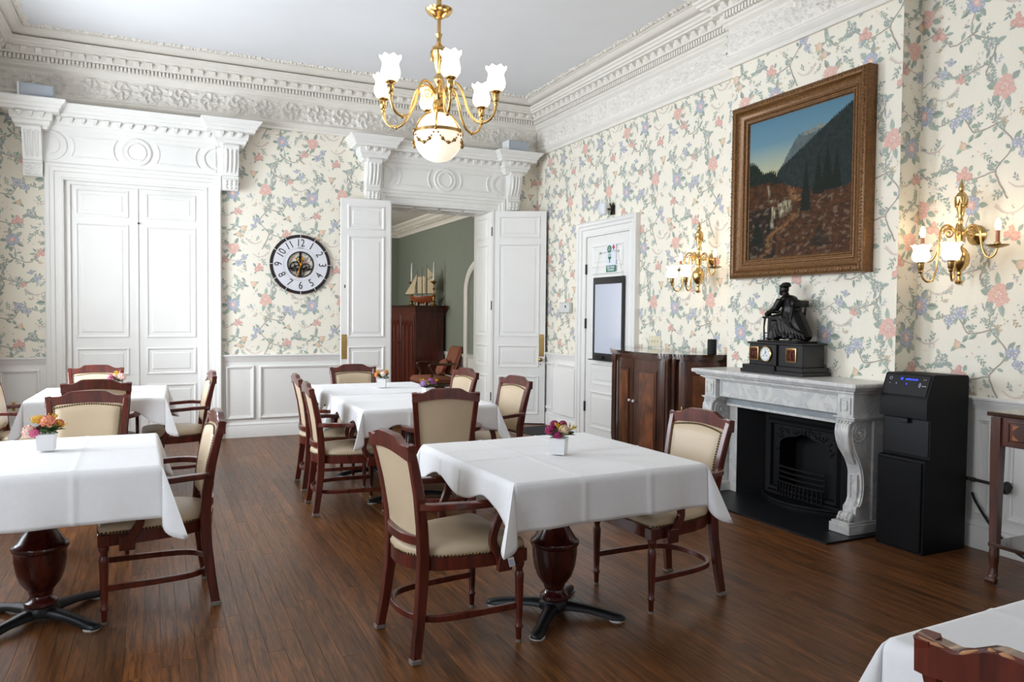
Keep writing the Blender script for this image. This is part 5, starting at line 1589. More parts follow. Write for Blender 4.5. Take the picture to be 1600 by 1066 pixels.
def paint_color(u, v):
    """u 0..1 left to right as seen, v 0..1 bottom to top; a mountain valley with a waterfall"""
    n1 = lambda x, y, s=1.0: mnoise.fractal(Vector((x*4.2*s, y*4.2*s, s*3.1)), 0.9, 2.1, 4)
    def mix(a, b, t):
        t = min(1, max(0, t)); return tuple(p+(q-p)*t for p, q in zip(a, b))
    sky = mix(rgb(178, 176, 142), rgb(104, 138, 152), (v-0.60)/0.22)
    sky = mix(sky, rgb(86, 124, 144), (v-0.80)/0.2)
    c = sky
    jag = 0.012*n1(u*3, 0, 2.3)+0.006*n1(u*9, 1, 3)
    # far crag
    ridge = -1
    if u > 0.33:
        if u < 0.50: ridge = 0.63+(u-0.33)/0.17*0.20
        elif u < 0.72: ridge = 0.83+(u-0.50)/0.22*0.035
        else: ridge = 0.865-(u-0.72)*0.25
    if v < ridge+jag:
        c = mix(rgb(72, 88, 96), rgb(96, 104, 100), 0.5+n1(u*2, v*2, 2.2)*0.6)
        if v > ridge+jag-0.03 and u > 0.55: c = mix(c, rgb(150, 150, 136), 0.5+0.5*n1(u*5, v*9, 3))
    # near slope on the right, forest on the left
    slope = 0.60+(u-0.30)*0.52 if u > 0.30 else -1
    slope = min(slope, 0.70+(u-0.45)*0.46) if u > 0.45 else slope
    tree = 0.012*abs(math.sin(u*150))+0.006*abs(math.sin(u*311))
    if v < slope+tree: c = mix(rgb(30, 40, 42), rgb(44, 50, 44), 0.5+n1(u*4, v*4, 2.5))
    left = 0.69-0.42*u+0.02*math.sin(u*30) if u < 0.36 else -1
    if v < left+tree*1.5: c = mix(rgb(22, 32, 28), rgb(34, 42, 32), 0.5+n1(u*5, v*5, 3))
    g = 0.50+0.05*math.sin(u*5+0.8)-0.04*u+0.012*n1(u*3, v, 3)
    if v < g:
        k = n1(u*2.4, v*4.4, 2.0)*0.6+n1(u*6, v*11, 2.7)*0.5
        c = mix(rgb(34, 25, 17), rgb(104, 64, 36), 0.35+0.55*k)
        if u < 0.30 and v < 0.36: c = mix(c, rgb(24, 24, 20), 0.75)
        if u > 0.62: c = mix(c, rgb(84, 42, 24), 0.45*max(0, n1(u*3, v*5)))
        # lit path
        px = 0.10+0.36*(v/0.30)+0.05*math.sin(v*30)
        if v < 0.30: c = mix(c, rgb(146, 102, 60), 0.75*max(0, 1-abs(u-px)/0.055)*max(0, min(1, 0.55+1.3*n1(u*5, v*9, 1.7))))
        px = 0.50+0.05*math.sin(v*24)
        if 0.38 < v < 0.52: c = mix(c, rgb(158, 112, 72), 0.8*max(0, 1-abs(u-px)/0.06)*max(0, min(1, 0.6+1.2*n1(u*6, v*8, 1.9))))
        rock = n1(u*3.1+5, v*5.3, 1.6)
        if rock > 0.18 and v < 0.42: c = mix(c, rgb(112, 96, 78), min(0.7, (rock-0.18)*2.2))
    # trees
    for tx, ty, th, tw in ((0.585, 0.30, 0.36, 0.055), (0.70, 0.40, 0.28, 0.05), (0.78, 0.42, 0.30, 0.06), (0.86, 0.42, 0.26, 0.05), (0.72, 0.06, 0.14, 0.11), (0.10, 0.10, 0.20, 0.07)):
        if ty < v < ty+th:
            w = tw*(1-(v-ty)/th)*(0.75+0.35*abs(math.sin(v*110+tx*40)))
            if abs(u-tx) < w: c = mix(c, rgb(23, 29, 22), 0.93 if th > 0.15 else 0.6)
    # waterfalls
    W_ = rgb(206, 202, 168)
    brk = 0.5+1.2*n1(u*7, v*2.2, 2.6)
    def fall(cx, w, v0, v1, k):
        if v0 < v < v1:
            e = max(0, 1-abs(u-cx-0.008*math.sin(v*45))/w)
            return k*e**0.6*min(1, (v-v0)/0.05)*max(0.15, min(1, brk))
        return 0
    f = max(fall(0.262, 0.022, 0.20, 0.365, 0.9), fall(0.345, 0.030, 0.27, 0.385, 0.85), fall(0.395, 0.035, 0.30, 0.395, 0.85), fall(0.435, 0.02, 0.31, 0.395, 0.7), fall(0.215, 0.014, 0.42, 0.52, 0.75), fall(0.245, 0.024, 0.385, 0.415, 0.8))
    c = mix(c, W_, f)
    return c
NU, NV = 150, 160
_me = bpy.data.meshes.new('canvas')
_iw, _ih = PW-0.31, PH-0.31
_vv = [(-0.038, _iw/2-_iw*i/NU, 0.155+_ih*j/NV) for j in range(NV+1) for i in range(NU+1)]
_ff = [(j*(NU+1)+i, j*(NU+1)+i+1, (j+1)*(NU+1)+i+1, (j+1)*(NU+1)+i) for j in range(NV) for i in range(NU)]
_me.from_pydata(_vv, [], _ff); _me.materials.append(M['canvas'])
_at = _me.color_attributes.new('Col', 'FLOAT_COLOR', 'POINT')
_cc = np.ones((len(_vv), 4), dtype=np.float32)
for j in range(NV+1):
    for i in range(NU+1): _cc[j*(NU+1)+i, :3] = paint_color(i/NU, j/NV)
_at.data.foreach_set('color', _cc.ravel())
link('canvas', _me, pt)

# ------------------------------------------------------------------ mantel clock with a bronze seated scholar
M['slate'] = mat('polished black slate', rgb(17, 16, 20), 0.25, nz=(9, 0.1))
M['bronze'] = mat('dark bronze', rgb(22, 19, 17), 0.36, 0.5, nz=(40, 0.3))
M['copper'] = mat('copper relief', rgb(92, 48, 36), 0.4, 0.7, nz=(50, 0.3))
M['enamel'] = mat('white enamel dial', rgb(228, 230, 232), 0.3)
M['ink'] = mat('black print', rgb(24, 24, 26), 0.6)
mc = thing('mantel_clock', 'black slate mantel clock with a bronze robed figure seated on top', 'clock', (4.36, 4.345, 1.0225), 0)
CF = ((0, 0, 0), (0, 1, 0), (0, 0, 1), (-1, 0, 0))      # u along the shelf, v up, w towards the room
mb = MB(*CF); mb.box(-0.325, 0.32, 0, 0.028, -0.14, 0.145, 0.003); mb.box(-0.315, 0.31, 0.028, 0.062, -0.13, 0.135, 0.004); mb.box(-0.05, 0.285, 0.0, 0.062, 0.10, 0.150, 0.003); mb.build('clock_base', M['slate'], mc)
mb = MB(*CF); mb.box(-0.285, 0.245, 0.062, 0.225, -0.11, 0.105, 0.003); mb.box(-0.04, 0.245, 0.062, 0.225, 0.10, 0.122, 0.003); mb.box(-0.30, 0.262, 0.225, 0.240, -0.125, 0.130, 0.003); mb.build('clock_case', M['slate'], mc)
for c, w in ((0.190, 0.122), (-0.175, 0.105)):
    mb = MB(*CF); mb.ring(c-0.050, c+0.050, 0.098, 0.202, [(0, w), (0, w+0.006), (0.007, w+0.008), (0.010, w+0.002)]); pn = mb.build('relief_panel', [M['brass_dark']], mc, smooth=25)
    mb = MB(*CF); rn = random.Random(int(c*100)); mb.box(c-0.040, c+0.040, 0.108, 0.192, w, w+0.003)
    for k in range(5):
        u = c-0.03+k*0.015
        mb.tube([(u, 0.112, w+0.004), (u+rn.uniform(-.008, .008), 0.14, w+0.006), (u+rn.uniform(-.006, .006), 0.165, w+0.006)], [0.005, 0.007, 0.006], 6); mb.ell((u, 0.176, w+0.006), (0.006, 0.007, 0.006), 6, 5)
    mb.build('relief_figures', M['copper'], pn, smooth=60)
mb = MB((-0.123, 0.062, 0.148), (0, 1, 0), (0, 0, 1), (-1, 0, 0)); mb.lathe([(0.060, 0), (0.060, 0.010), (0.054, 0.014), (0.050, 0.008)], (0, 0), 36); dl = mb.build('dial_bezel', M['brass'], mc, smooth=40)
mb = MB((-0.123, 0.062, 0.148), (0, 1, 0), (0, 0, 1), (-1, 0, 0)); mb.lathe([(0.0505, 0.008), (0.0505, 0.0095)], (0, 0), 36); mb.build('dial', M['enamel'], dl)
mb = MB((-0.1335, 0.062, 0.148), (0, 1, 0), (0, 0, 1), (-1, 0, 0))
for k in range(12):
    a = k*PI/6; u, v = math.sin(a)*0.043, math.cos(a)*0.043
    mb.box(u-0.0016, u+0.0016, v-0.004, v+0.004, 0, 0.0006)
mb.box(-0.0012, 0.0012, -0.002, 0.036, 0.0008, 0.0016)
mb.frame((-0.1335, 0.062, 0.148), (0, math.cos(0.6), math.sin(0.6)), (0, -math.sin(0.6), math.cos(0.6)), (-1, 0, 0)); mb.box(-0.0014, 0.0014, -0.002, 0.026, 0.0008, 0.0016)
mb.frame((-0.1335, 0.062, 0.148), (0, 1, 0), (0, 0, 1), (-1, 0, 0))
for u in (-0.018, 0.018): mb.ell((u, -0.012, 0.0005), (0.005, 0.005, 0.001), 8, 4)
mb.build('dial_hands', M['ink'], dl)
# bronze group: the figure looks along +u (left in the picture); local coordinates (x, u, z)
z0 = 0.24
mb = MB(*CF); mb.box(-0.23, 0.19, z0, z0+0.014, -0.10, 0.10, 0.004); mb.build('bronze_plinth', M['bronze'], mc)
z0 += 0.014
fig = [('e', (0.0, -0.045, z0+0.185), (0.062, 0.062, 0.06)),                     # hips on the seat
       ('t', [(0.0, -0.055, z0+0.17), (0.0, -0.050, z0+0.25), (0.0, -0.030, z0+0.315)], (0.064, 0.062, 0.052)),   # torso
       ('e', (0.0, -0.028, z0+0.315), (0.074, 0.040, 0.035)),                    # shoulders
       ('t', [(0.0, -0.012, z0+0.33), (0.0, 0.005, z0+0.365)], (0.024, 0.022)),  # neck
       ('e', (0.0, 0.012, z0+0.392), (0.029, 0.034, 0.038)),                     # head
       ('e', (0.0, 0.030, z0+0.368), (0.018, 0.020, 0.026)),                     # beard
       ('e', (0.0, 0.044, z0+0.392), (0.006, 0.008, 0.008)),                     # nose
       ('e', (0.0, 0.004, z0+0.418), (0.037, 0.042, 0.014)), ('e', (0.0, -0.004, z0+0.430), (0.030, 0.032, 0.016)),  # cap
       ('t', [(-0.075, -0.03, z0+0.31), (-0.085, 0.0, z0+0.245), (-0.06, 0.075, z0+0.222)], (0.028, 0.026, 0.016)),  # near arm
       ('t', [(0.075, -0.03, z0+0.31), (0.085, 0.0, z0+0.245), (0.05, 0.08, z0+0.226)], (0.028, 0.026, 0.016)),
       ('e', (-0.055, 0.088, z0+0.222), (0.012, 0.020, 0.009)), ('e', (0.045, 0.092, z0+0.226), (0.012, 0.020, 0.009)),
       ('t', [(-0.035, -0.04, z0+0.175), (-0.040, 0.050, z0+0.165), (-0.040, 0.058, z0+0.07), (-0.040, 0.060, z0+0.01)], (0.048, 0.042, 0.034, 0.040)),   # near leg under robe
       ('t', [(0.035, -0.04, z0+0.175), (0.040, 0.058, z0+0.168), (0.040, 0.070, z0+0.07), (0.040, 0.075, z0+0.01)], (0.048, 0.042, 0.034, 0.040)),
       ('e', (-0.04, 0.092, z0+0.012), (0.018, 0.032, 0.012)), ('e', (0.04, 0.105, z0+0.012), (0.018, 0.032, 0.012)),
       ('t', [(0.0, -0.07, z0+0.20), (0.0, -0.105, z0+0.12), (0.0, -0.15, z0+0.05), (0.0, -0.195, z0+0.018)], (0.062, 0.068, 0.060, 0.026)),  # robe flowing back
       ('t', [(-0.05, -0.05, z0+0.16), (-0.062, -0.08, z0+0.09), (-0.066, -0.13, z0+0.02)], (0.03, 0.026, 0.02)),
       ('t', [(-0.055, -0.01, z0+0.16), (-0.066, -0.03, z0+0.09), (-0.07, -0.07, z0+0.02)], (0.026, 0.022, 0.018)),
       ('t', [(-0.05, 0.03, z0+0.16), (-0.066, 0.02, z0+0.08), (-0.072, 0.0, z0+0.02)], (0.02, 0.018, 0.016)),
       ('t', [(-0.045, -0.10, z0+0.10), (-0.06, -0.15, z0+0.04), (-0.05, -0.20, z0+0.015)], (0.022, 0.02, 0.014)),
       ('t', [(0.05, -0.05, z0+0.16), (0.062, -0.09, z0+0.09), (0.066, -0.14, z0+0.02)], (0.03, 0.026, 0.02)),
       ('t', [(0.0, 0.0, z0+0.14), (0.0, 0.03, z0+0.03)], (0.05, 0.055))]
for k in range(5):   # robe folds over the near side
    yy = -0.09+k*0.03
    fig.append(('t', [(-0.052-0.004*(k % 2), yy+0.03, z0+0.215-0.02*k), (-0.068, yy-0.005, z0+0.13-0.012*k), (-0.07, yy-0.03, z0+0.03)], (0.011, 0.010, 0.009)))
for k in range(7):   # deeper folds sweeping over the hip towards the train
    e = -0.05-0.028*k
    fig.append(('t', [(-0.050, -0.02-0.008*k, z0+0.225-0.006*k), (-0.074, -0.045-0.012*k, z0+0.150-0.008*k), (-0.080, e*0.9-0.02, z0+0.075-0.005*k), (-0.078, e-0.01, z0+0.014)], (0.007, 0.010, 0.011, 0.008)))
blob('robed_figure', fig, M['bronze'], mc, 0.0042, 1).scale = (1.12, 1.22, 1.0)
mb = MB(*CF)   # chair the figure sits on: posts, back rail, seat
for w in (-0.062, 0.062):
    mb.tube([(-0.10, z0, w), (-0.098, z0+0.14, w), (-0.115, z0+0.30, w)], 0.008, 6)
mb.box(-0.13, -0.102, z0+0.255, z0+0.305, -0.072, 0.072, 0.004); mb.box(-0.105, 0.0, z0+0.125, z0+0.145, -0.07, 0.07, 0.004)
mb.build('bronze_chair', M['bronze'], mc, smooth=50).scale = (1.12, 1.22, 1.0)
mb = MB(*CF)   # small stand with papers before the figure
for u, w in ((0.145, -0.05), (0.145, 0.05), (0.105, -0.05), (0.105, 0.05)):
    mb.tube([(u, z0, w), (u+0.004, z0+0.10, w), (u-0.004, z0+0.17, w)], [0.008, 0.006, 0.009], 6)
mb.box(0.085, 0.162, z0+0.168, z0+0.185, -0.06, 0.06, 0.004); mb.box(0.110, 0.150, z0+0.05, z0+0.058, -0.05, 0.05)
mb.ell((0.140, z0+0.200, 0.02), (0.022, 0.022, 0.03), 10, 8); mb.box(0.075, 0.12, z0+0.205, z0+0.222, -0.04, 0.05, 0.004)
mb.build('bronze_stand', M['bronze'], mc, smooth=50).scale = (1.0, 1.12, 1.0)
# ------------------------------------------------------------------ curved sideboard
M['walnut'] = wood('dark walnut', rgb(44, 22, 13), rgb(92, 50, 30), 0.3, 0.4)
M['burl'] = wood('burl walnut panel', rgb(66, 34, 19), rgb(140, 82, 46), 0.28, 0.4, (1, 1, 0.55), 9)
sb = thing('sideboard', 'curved dark walnut sideboard with burl doors between door and fireplace', 'sideboard', (4.4, 6.05, 0), 0)
SO = Vector((4.4, 6.05))
_front = spl([(4.705, 7.00), (4.50, 6.90), (4.30, 6.68), (4.205, 6.49), (4.11, 6.20), (4.06, 5.85), (4.075, 5.56), (4.125, 5.47), (4.155, 5.45), (4.185, 5.36), (4.30, 5.28), (4.48, 5.22), (4.705, 5.205)], 72)
_front = [(x-SO.x, y-SO.y) for x, y in _front]
def off_path(path, d):
    n = len(path); out = []
    for i in range(n):
        a, b = path[max(0, i-1)], path[min(n-1, i+1)]
        t = Vector((b[0]-a[0], b[1]-a[1])).normalized()
        out.append((min(0.268, path[i][0]-(-t.y)*d*-1), max(-0.878, path[i][1]-(t.x)*d*-1)))
    return out
def band(path, d0, d1, z0, z1, name, mt, parent, smooth=35):
    a, b = off_path(path, d0), off_path(path, d1)
    mb = MB()
    secs = [[(p[0], p[1], z0), (q[0], q[1], z0), (q[0], q[1], z1), (p[0], p[1], z1)] for p, q in zip(a, b)]
    mb.loft(secs)
    return mb.build(name, mt, parent, smooth=smooth)
_sgn = -1 if off_path(_front, 0.05)[36][0] > _front[36][0] else 1
def OB(d): return d*_sgn
_back = [(4.70-SO.x, 5.205-SO.y), (4.70-SO.x, 7.00-SO.y)]
mb = MB(); mb.prism(off_path(_front, OB(-0.03)), 0.05, 1.085); body = mb.build('body', M['walnut'], sb, smooth=40)
mb = MB(); mb.prism(off_path(_front, OB(-0.012)), 0.0, 0.055); mb.build('plinth', M['walnut'], sb, smooth=40)
M['polish'] = wood('polished table surface', rgb(40, 22, 14), rgb(70, 40, 24), 0.12, 0.6, (1, 0.2, 1), 14)
mb = MB(); pp = off_path(_front, OB(0.02)); mb.prism(pp, 1.098, 1.120); mb.build('top_slab', M['polish'], sb, smooth=30)
band(_front, OB(-0.032), OB(0.010), 1.075, 1.098, 'top_moulding', M['walnut'], sb)
_L = [0.0]
for p, q in zip(_front, _front[1:]): _L.append(_L[-1]+math.hypot(q[0]-p[0], q[1]-p[1]))
def sub(f0, f1, n=14):
    out = []
    for k in range(n+1):
        s = _L[-1]*(f0+(f1-f0)*k/n)
        i = max(j for j in range(len(_L)) if _L[j] <= s+1e-9); i = min(i, len(_L)-2)
        t = (s-_L[i])/max(1e-9, _L[i+1]-_L[i])
        out.append((_front[i][0]+(_front[i+1][0]-_front[i][0])*t, _front[i][1]+(_front[i+1][1]-_front[i][1])*t))
    return out
def curved_door(f0, f1):
    d = band(sub(f0, f1), OB(-0.03), OB(-0.016), 0.09, 1.05, 'door', M['walnut'], sb)
    w = f1-f0
    band(sub(f0+w*0.20, f1-w*0.20), OB(-0.02), OB(-0.008), 0.20, 0.955, 'panel_moulding', M['walnut'], d)
    band(sub(f0+w*0.26, f1-w*0.26), OB(-0.012), OB(-0.005), 0.225, 0.93, 'panel', M['burl'], d)
    return d
curved_door(0.03, 0.27)
da = curved_door(0.355, 0.517); db = curved_door(0.521, 0.705); dc = curved_door(0.762, 0.965)
for f in (0.30, 0.335, 0.718, 0.742):
    p = sub(f, f+0.001, 1)[0]
    mb = MB(); mb.lathe([(0.020, 0.06), (0.020, 0.10), (0.014, 0.12), (0.014, 1.0), (0.020, 1.02), (0.020, 1.075)], (p[0], p[1]), 12); mb.build('column', M['walnut'], sb, smooth=40)
for f, dd in ((0.503, da), (0.535, db)):
    p = off_path(sub(f, f+0.004, 2), OB(-0.004))[1]
    mb = MB(); mb.ell((p[0]-0.014, p[1], 0.655), (0.016, 0.014, 0.014), 10, 8); mb.build('knob', M['enamel'], dd, smooth=60)
p = off_path(sub(0.772, 0.776, 2), OB(-0.012))[1]
mb = MB(); mb.ell((p[0], p[1], 0.63), (0.006, 0.016, 0.035), 10, 8); mb.ell((p[0]-0.004, p[1], 0.60), (0.008, 0.008, 0.03), 8, 6); mb.build('key_plate', M['brass_dark'], dc, smooth=60)
mb = MB(); mb.box(-0.16, 0.30, -0.9, 0.93, 0.9, 0.901) if False else None
# black cylinder speaker on the sideboard
M['fabric_black'] = mat('black speaker fabric', rgb(26, 26, 28), 0.85, bump=(300, 0.2))
mb = MB(); mb.lathe([(0.036, 0), (0.040, 0.004), (0.040, 0.128), (0.036, 0.133)], (0, 0), 24)
o = mb.build('smart_speaker', M['fabric_black'], smooth=40); o.location = (4.475, 5.315, 1.120); tag(o, 'small black cylinder speaker on the right end of the sideboard', 'speaker')

# ------------------------------------------------------------------ black water dispenser
M['disp'] = mat('black plastic', rgb(8, 8, 11), 0.5, spec=0.18)
M['disp_panel'] = mat('dark grey control panel', rgb(24, 24, 28), 0.35, spec=0.3)
M['led_blue'] = mat('blue display light', (0.01, 0.02, 0.1), 0.4, emit=((0.03, 0.07, 1.0), 2.0))
M['led_white'] = mat('white display light', (0.1, 0.1, 0.1), 0.4, emit=((0.7, 0.75, 1.0), 0.45))
wd = thing('water_dispenser', 'tall black water dispenser with a glowing blue display', 'dispenser', (4.425, 3.225, 0), 0)
prof = [(0.20, 0.0), (0.20, 1.085), (0.188, 1.100), (-0.115, 1.108), (-0.132, 1.102), (-0.185, 0.965), (-0.190, 0.950), (-0.190, 0.835), (-0.150, 0.830), (-0.150, 0.585), (-0.190, 0.580), (-0.195, 0.570), (-0.195, 0.0)]
mb = MB((0, 0, 0), (1, 0, 0), (0, 0, 1), (0, 1, 0)); mb.prism(prof, -0.165, 0.165); mb.build('cabinet', M['disp'], wd, smooth=25)
_n = Vector((-0.132+0.185, 0, 1.102-0.965)).normalized()     # along the slope, upwards
_w = Vector((-_n.z, 0, _n.x))                                # outward
_c = Vector((-0.1585, 0, 1.0335))
mb = MB(_c+_w*0.0015, (0, -1, 0), tuple(_n), tuple(_w)); mb.box(-0.150, 0.150, -0.066, 0.066, 0, 0.002, 0.001); cp = mb.build('control_panel', M['disp_panel'], wd)
PU, PV = (0, -1, 0), tuple(_n)
def on_panel(u, v): return tuple(_c+_w*0.0042+Vector((0, -u, 0))+_n*v)
put_text('display_text', 'neidermacht', 0.017, M['led_blue'], cp, on_panel(0.028, 0.040), PU, PV, 0.0003)
mb = MB(on_panel(-0.040, 0.040), PU, PV, tuple(_w))
for k in range(6):
    a = k*PI/3; mb.tube([(0.002*math.cos(a), 0.002*math.sin(a), 0), (0.009*math.cos(a), 0.009*math.sin(a), 0)], [0.0016, 0.003], 5)
mb.build('display_star', M['led_blue'], cp)
mb = MB(on_panel(0.0, 0.008), PU, PV, tuple(_w)); mb.lathe([(0.005, 0), (0.004, 0.001)], (0, 0), 12); mb.build('display_dot', M['led_blue'], cp)
put_text('display_digit', '0', 0.042, M['led_white'], cp, on_panel(0.092, 0.004), PU, PV, -0.0002, 0.7)
put_text('display_unit', 'ounces', 0.010, M['led_white'], cp, on_panel(0.122, 0.002), PU, PV)
put_text('display_icons', '= =', 0.014, M['led_white'], cp, on_panel(0.118, 0.042), PU, PV)
mb = MB(on_panel(-0.118, 0.040), PU, PV, tuple(_w)); mb.lathe([(0.010, 0), (0.010, 0.0008), (0.008, 0.0008), (0.008, 0)], (0, 0), 16, False); mb.build('power_mark', M['led_white'], cp)
put_text('display_icons', '+', 0.016, M['led_white'], cp, on_panel(-0.118, 0.006), PU, PV)
mb = MB(on_panel(-0.072, 0.008), PU, PV, tuple(_w)); mb.lathe([(0.004, 0), (0.003, 0.0008)], (0, 0), 10); mb.build('display_dot', M['led_white'], cp)
mb = MB((-0.150, 0, 0), (0, -1, 0), (0, 0, 1), (-1, 0, 0)); mb.box(-0.155, 0.155, 0.60, 0.825, -0.002, 0.004, 0.002); mb.box(-0.03, 0.03, 0.80, 0.83, 0.002, 0.03, 0.003); mb.build('dispensing_bay', M['disp_panel'], wd)
mb = MB((-0.195, 0, 0), (0, -1, 0), (0, 0, 1), (-1, 0, 0)); mb.box(-0.160, 0.152, 0.012, 0.565, -0.002, 0.010, 0.004); mb.build('lower_door', M['disp'], wd)

# ------------------------------------------------------------------ console table at the right edge
M['console'] = wood('inlaid mahogany', rgb(50, 22, 14), rgb(96, 46, 28), 0.28, 0.4)
M['inlay'] = mat('satinwood inlay', rgb(150, 92, 44), 0.35)
ct = thing('console_table', 'inlaid mahogany console table with paw feet at the right edge', 'table', (4.41, 1.95, 0), 0)
mb = MB(); mb.box(-0.285, 0.270, -0.72, 0.675, 0.925, 0.948, 0.004); mb.build('table_top', M['polish'], ct)
mb = MB(); mb.box(-0.262, 0.26, -0.70, 0.652, 0.765, 0.925, 0.003); ap = mb.build('frieze', M['console'], ct)
mb = MB((-0.262, 0, 0), (0, 1, 0), (0, 0, 1), (-1, 0, 0))
mb.ring(-0.58, 0.575, 0.785, 0.905, [(0, 0), (0, 0.006), (0.010, 0.006), (0.012, 0.002), (0.018, 0.004)]); dr = mb.build('drawer', M['console'], ct)
for s, u in ((1, 0.545), (-1, -0.55)):
    for v, q in ((0.885, -1), (0.805, 1)):
        mb = MB((-0.2665, 0, 0), (0, 1, 0), (0, 0, 1), (-1, 0, 0)); mb.prism([(u, v), (u-s*0.035, v), (u, v+q*0.03)], 0, 0.0012); mb.build('corner_inlay', M['inlay'], dr)
for x in (-0.248, 0.225):
    for y in (0.632, -0.675):
        mb = MB(); h = 0.024
        mb.loft([[(x-w, y-w, z), (x+w, y-w, z), (x+w, y+w, z), (x-w, y+w, z)] for w, z in ((0.026, 0.92), (0.026, 0.76), (0.024, 0.60), (0.020, 0.20))])
        lg = mb.build('leg', M['console'], ct)
        sh = [('t', [(x, y, 0.215), (x-0.004, y, 0.15), (x-0.002, y, 0.09), (x-0.006, y, 0.045)], (0.024, 0.027, 0.020, 0.024))]
        for k in range(4): sh.append(('e', (x-0.022, y+(k-1.5)*0.015, 0.022), (0.022, 0.009, 0.022)))
        blob('paw_foot', sh, M['walnut'], lg, 0.005, 1)
mb = MB(); mb.box(-0.272, 0.255, -0.70, 0.658, 0.205, 0.228, 0.004); mb.build('shelf', M['polish'], ct)

# pipe with valve and a black hose behind the dispenser
M['pipe'] = mat('old painted pipe', rgb(66, 58, 54), 0.5, 0.5, nz=(30, 0.3))
M['chrome'] = mat('worn chrome', rgb(190, 188, 184), 0.25, 0.9)
pv = thing('water_pipe', 'short water pipe with valve on the dado behind the dispenser', 'pipe', (4.66, 3.02, 0.44), 0)
mb = MB(); mb.tube([(0, 0.12, 0.005), (0, -0.06, 0.0), (0, -0.19, -0.005)], 0.010, 8); mb.lathe([(0.014, -0.012), (0.014, 0.014)], (0, 0.02), 10); mb.build('tube', M['pipe'], pv, smooth=60)
mb = MB(); mb.tube([(0, 0.09, 0.004), (0, 0.045, 0.003)], 0.015, 8); mb.build('coupling', M['chrome'], pv)
mb = MB((0, -0.19, -0.01), (1, 0, 0), (0, 0, 1), (0, 1, 0)); mb.lathe([(0.034, -0.012), (0.040, -0.004), (0.040, 0.006), (0.030, 0.012)], (0, 0), 18); mb.build('wall_flange', M['black_iron'], pv, smooth=40)
mb = MB(); mb.tube([(0.0, -0.19, -0.01), (0.045, -0.19, -0.01)], 0.010, 8); mb.build('elbow', M['pipe'], pv)
mb = MB(); mb.tube(spl([(4.655, 3.04, 0.36), (4.668, 3.02, 0.30), (4.672, 2.93, 0.18), (4.672, 2.83, 0.09), (4.665, 2.72, 0.035), (4.66, 2.55, 0.011), (4.66, 2.3, 0.010)], 36), 0.008, 8)
tag(mb.build('black_hose', M['fabric_black'], smooth=60), 'thin black hose hanging from the dispenser down to the floor', 'hose')

# ------------------------------------------------------------------ chandelier and wall sconces
M['shade'] = mat('lit frosted glass shade', rgb(250, 244, 232), 0.4, emit=((1.0, 0.82, 0.58), 7.0))
M['globe'] = mat('lit frosted globe', rgb(250, 244, 234), 0.35, emit=((1.0, 0.86, 0.66), 0.75))
M['bulb'] = mat('lit candle bulb', rgb(255, 250, 240), 0.3, emit=((1.0, 0.78, 0.5), 34.0))
M['candle_tube'] = mat('candle tube', rgb(178, 116, 84), 0.5)
def tulip(parent, c, r, h, tilt=None, mt='shade', nm='shade'):
    mb = MB(*( ((c[0], c[1], c[2]), (1, 0, 0), (0, 1, 0), (0, 0, 1)) ))
    prof = [(0.42*r, 0), (0.72*r, 0.06*h), (0.93*r, 0.20*h), (0.98*r, 0.36*h), (0.88*r, 0.55*h), (0.80*r, 0.70*h), (0.86*r, 0.84*h), (1.02*r, 0.95*h), (1.10*r, 1.0*h)]
    def ruf(a, q, w):
        k = max(0, (w/h-0.75)/0.25)
        return q*(1+0.06*k*math.cos(8*a))
    rows = []
    for q, w in prof:
        k = max(0, (w/h-0.8)/0.2)
        rows.append([mb.pt(ruf(2*PI*i/32, q, w)*math.cos(2*PI*i/32), ruf(2*PI*i/32, q, w)*math.sin(2*PI*i/32), w+k*0.05*h*math.cos(8*2*PI*i/32)) for i in range(32)])
    for a, b in zip(rows, rows[1:]):
        for i in range(32): mb.face([a[i], a[(i+1) % 32], b[(i+1) % 32], b[i]])
    mb.face(rows[0][::-1])
    return mb.build(nm, M[mt], parent, smooth=60, fixn=False)
ch = thing('chandelier', 'brass chandelier with six lit tulip shades and a central globe', 'chandelier', (1.565, 4.40, 0), 0)
mb = MB(); mb.lathe([(0.016, 3.27), (0.016, ZC)], (0, 0), 12); mb.build('rod', M['brass'], ch, smooth=40)
mb = MB(); mb.lathe([(0.010, 3.245), (0.030, 3.248), (0.045, 3.262), (0.068, 3.272), (0.082, 3.292), (0.084, 3.300), (0.074, 3.304), (0.060, 3.300), (0.014, 3.32)], (0, 0), 32); mb.build('canopy_dish', M['brass'], ch, smooth=40)
mb = MB()
mb.lathe([(0.012, 3.25), (0.0125, 3.16), (0.016, 3.155), (0.022, 3.15), (0.018, 3.14), (0.013, 3.12), (0.014, 3.10), (0.020, 3.085), (0.040, 3.072), (0.046, 3.060), (0.046, 3.045), (0.040, 3.03), (0.036, 3.0), (0.024, 2.95), (0.014, 2.925), (0.012, 2.915),
          (0.020, 2.905), (0.030, 2.888), (0.030, 2.872), (0.020, 2.856), (0.014, 2.848), (0.014, 2.835), (0.030, 2.828), (0.034, 2.815), (0.032, 2.795), (0.036, 2.785), (0.030, 2.770), (0.024, 2.755), (0.034, 2.74), (0.040, 2.725), (0.030, 2.71), (0.036, 2.695), (0.058, 2.682), (0.055, 2.672)], (0, 0), 28)
mb.build('stem', M['brass'], ch, smooth=40)
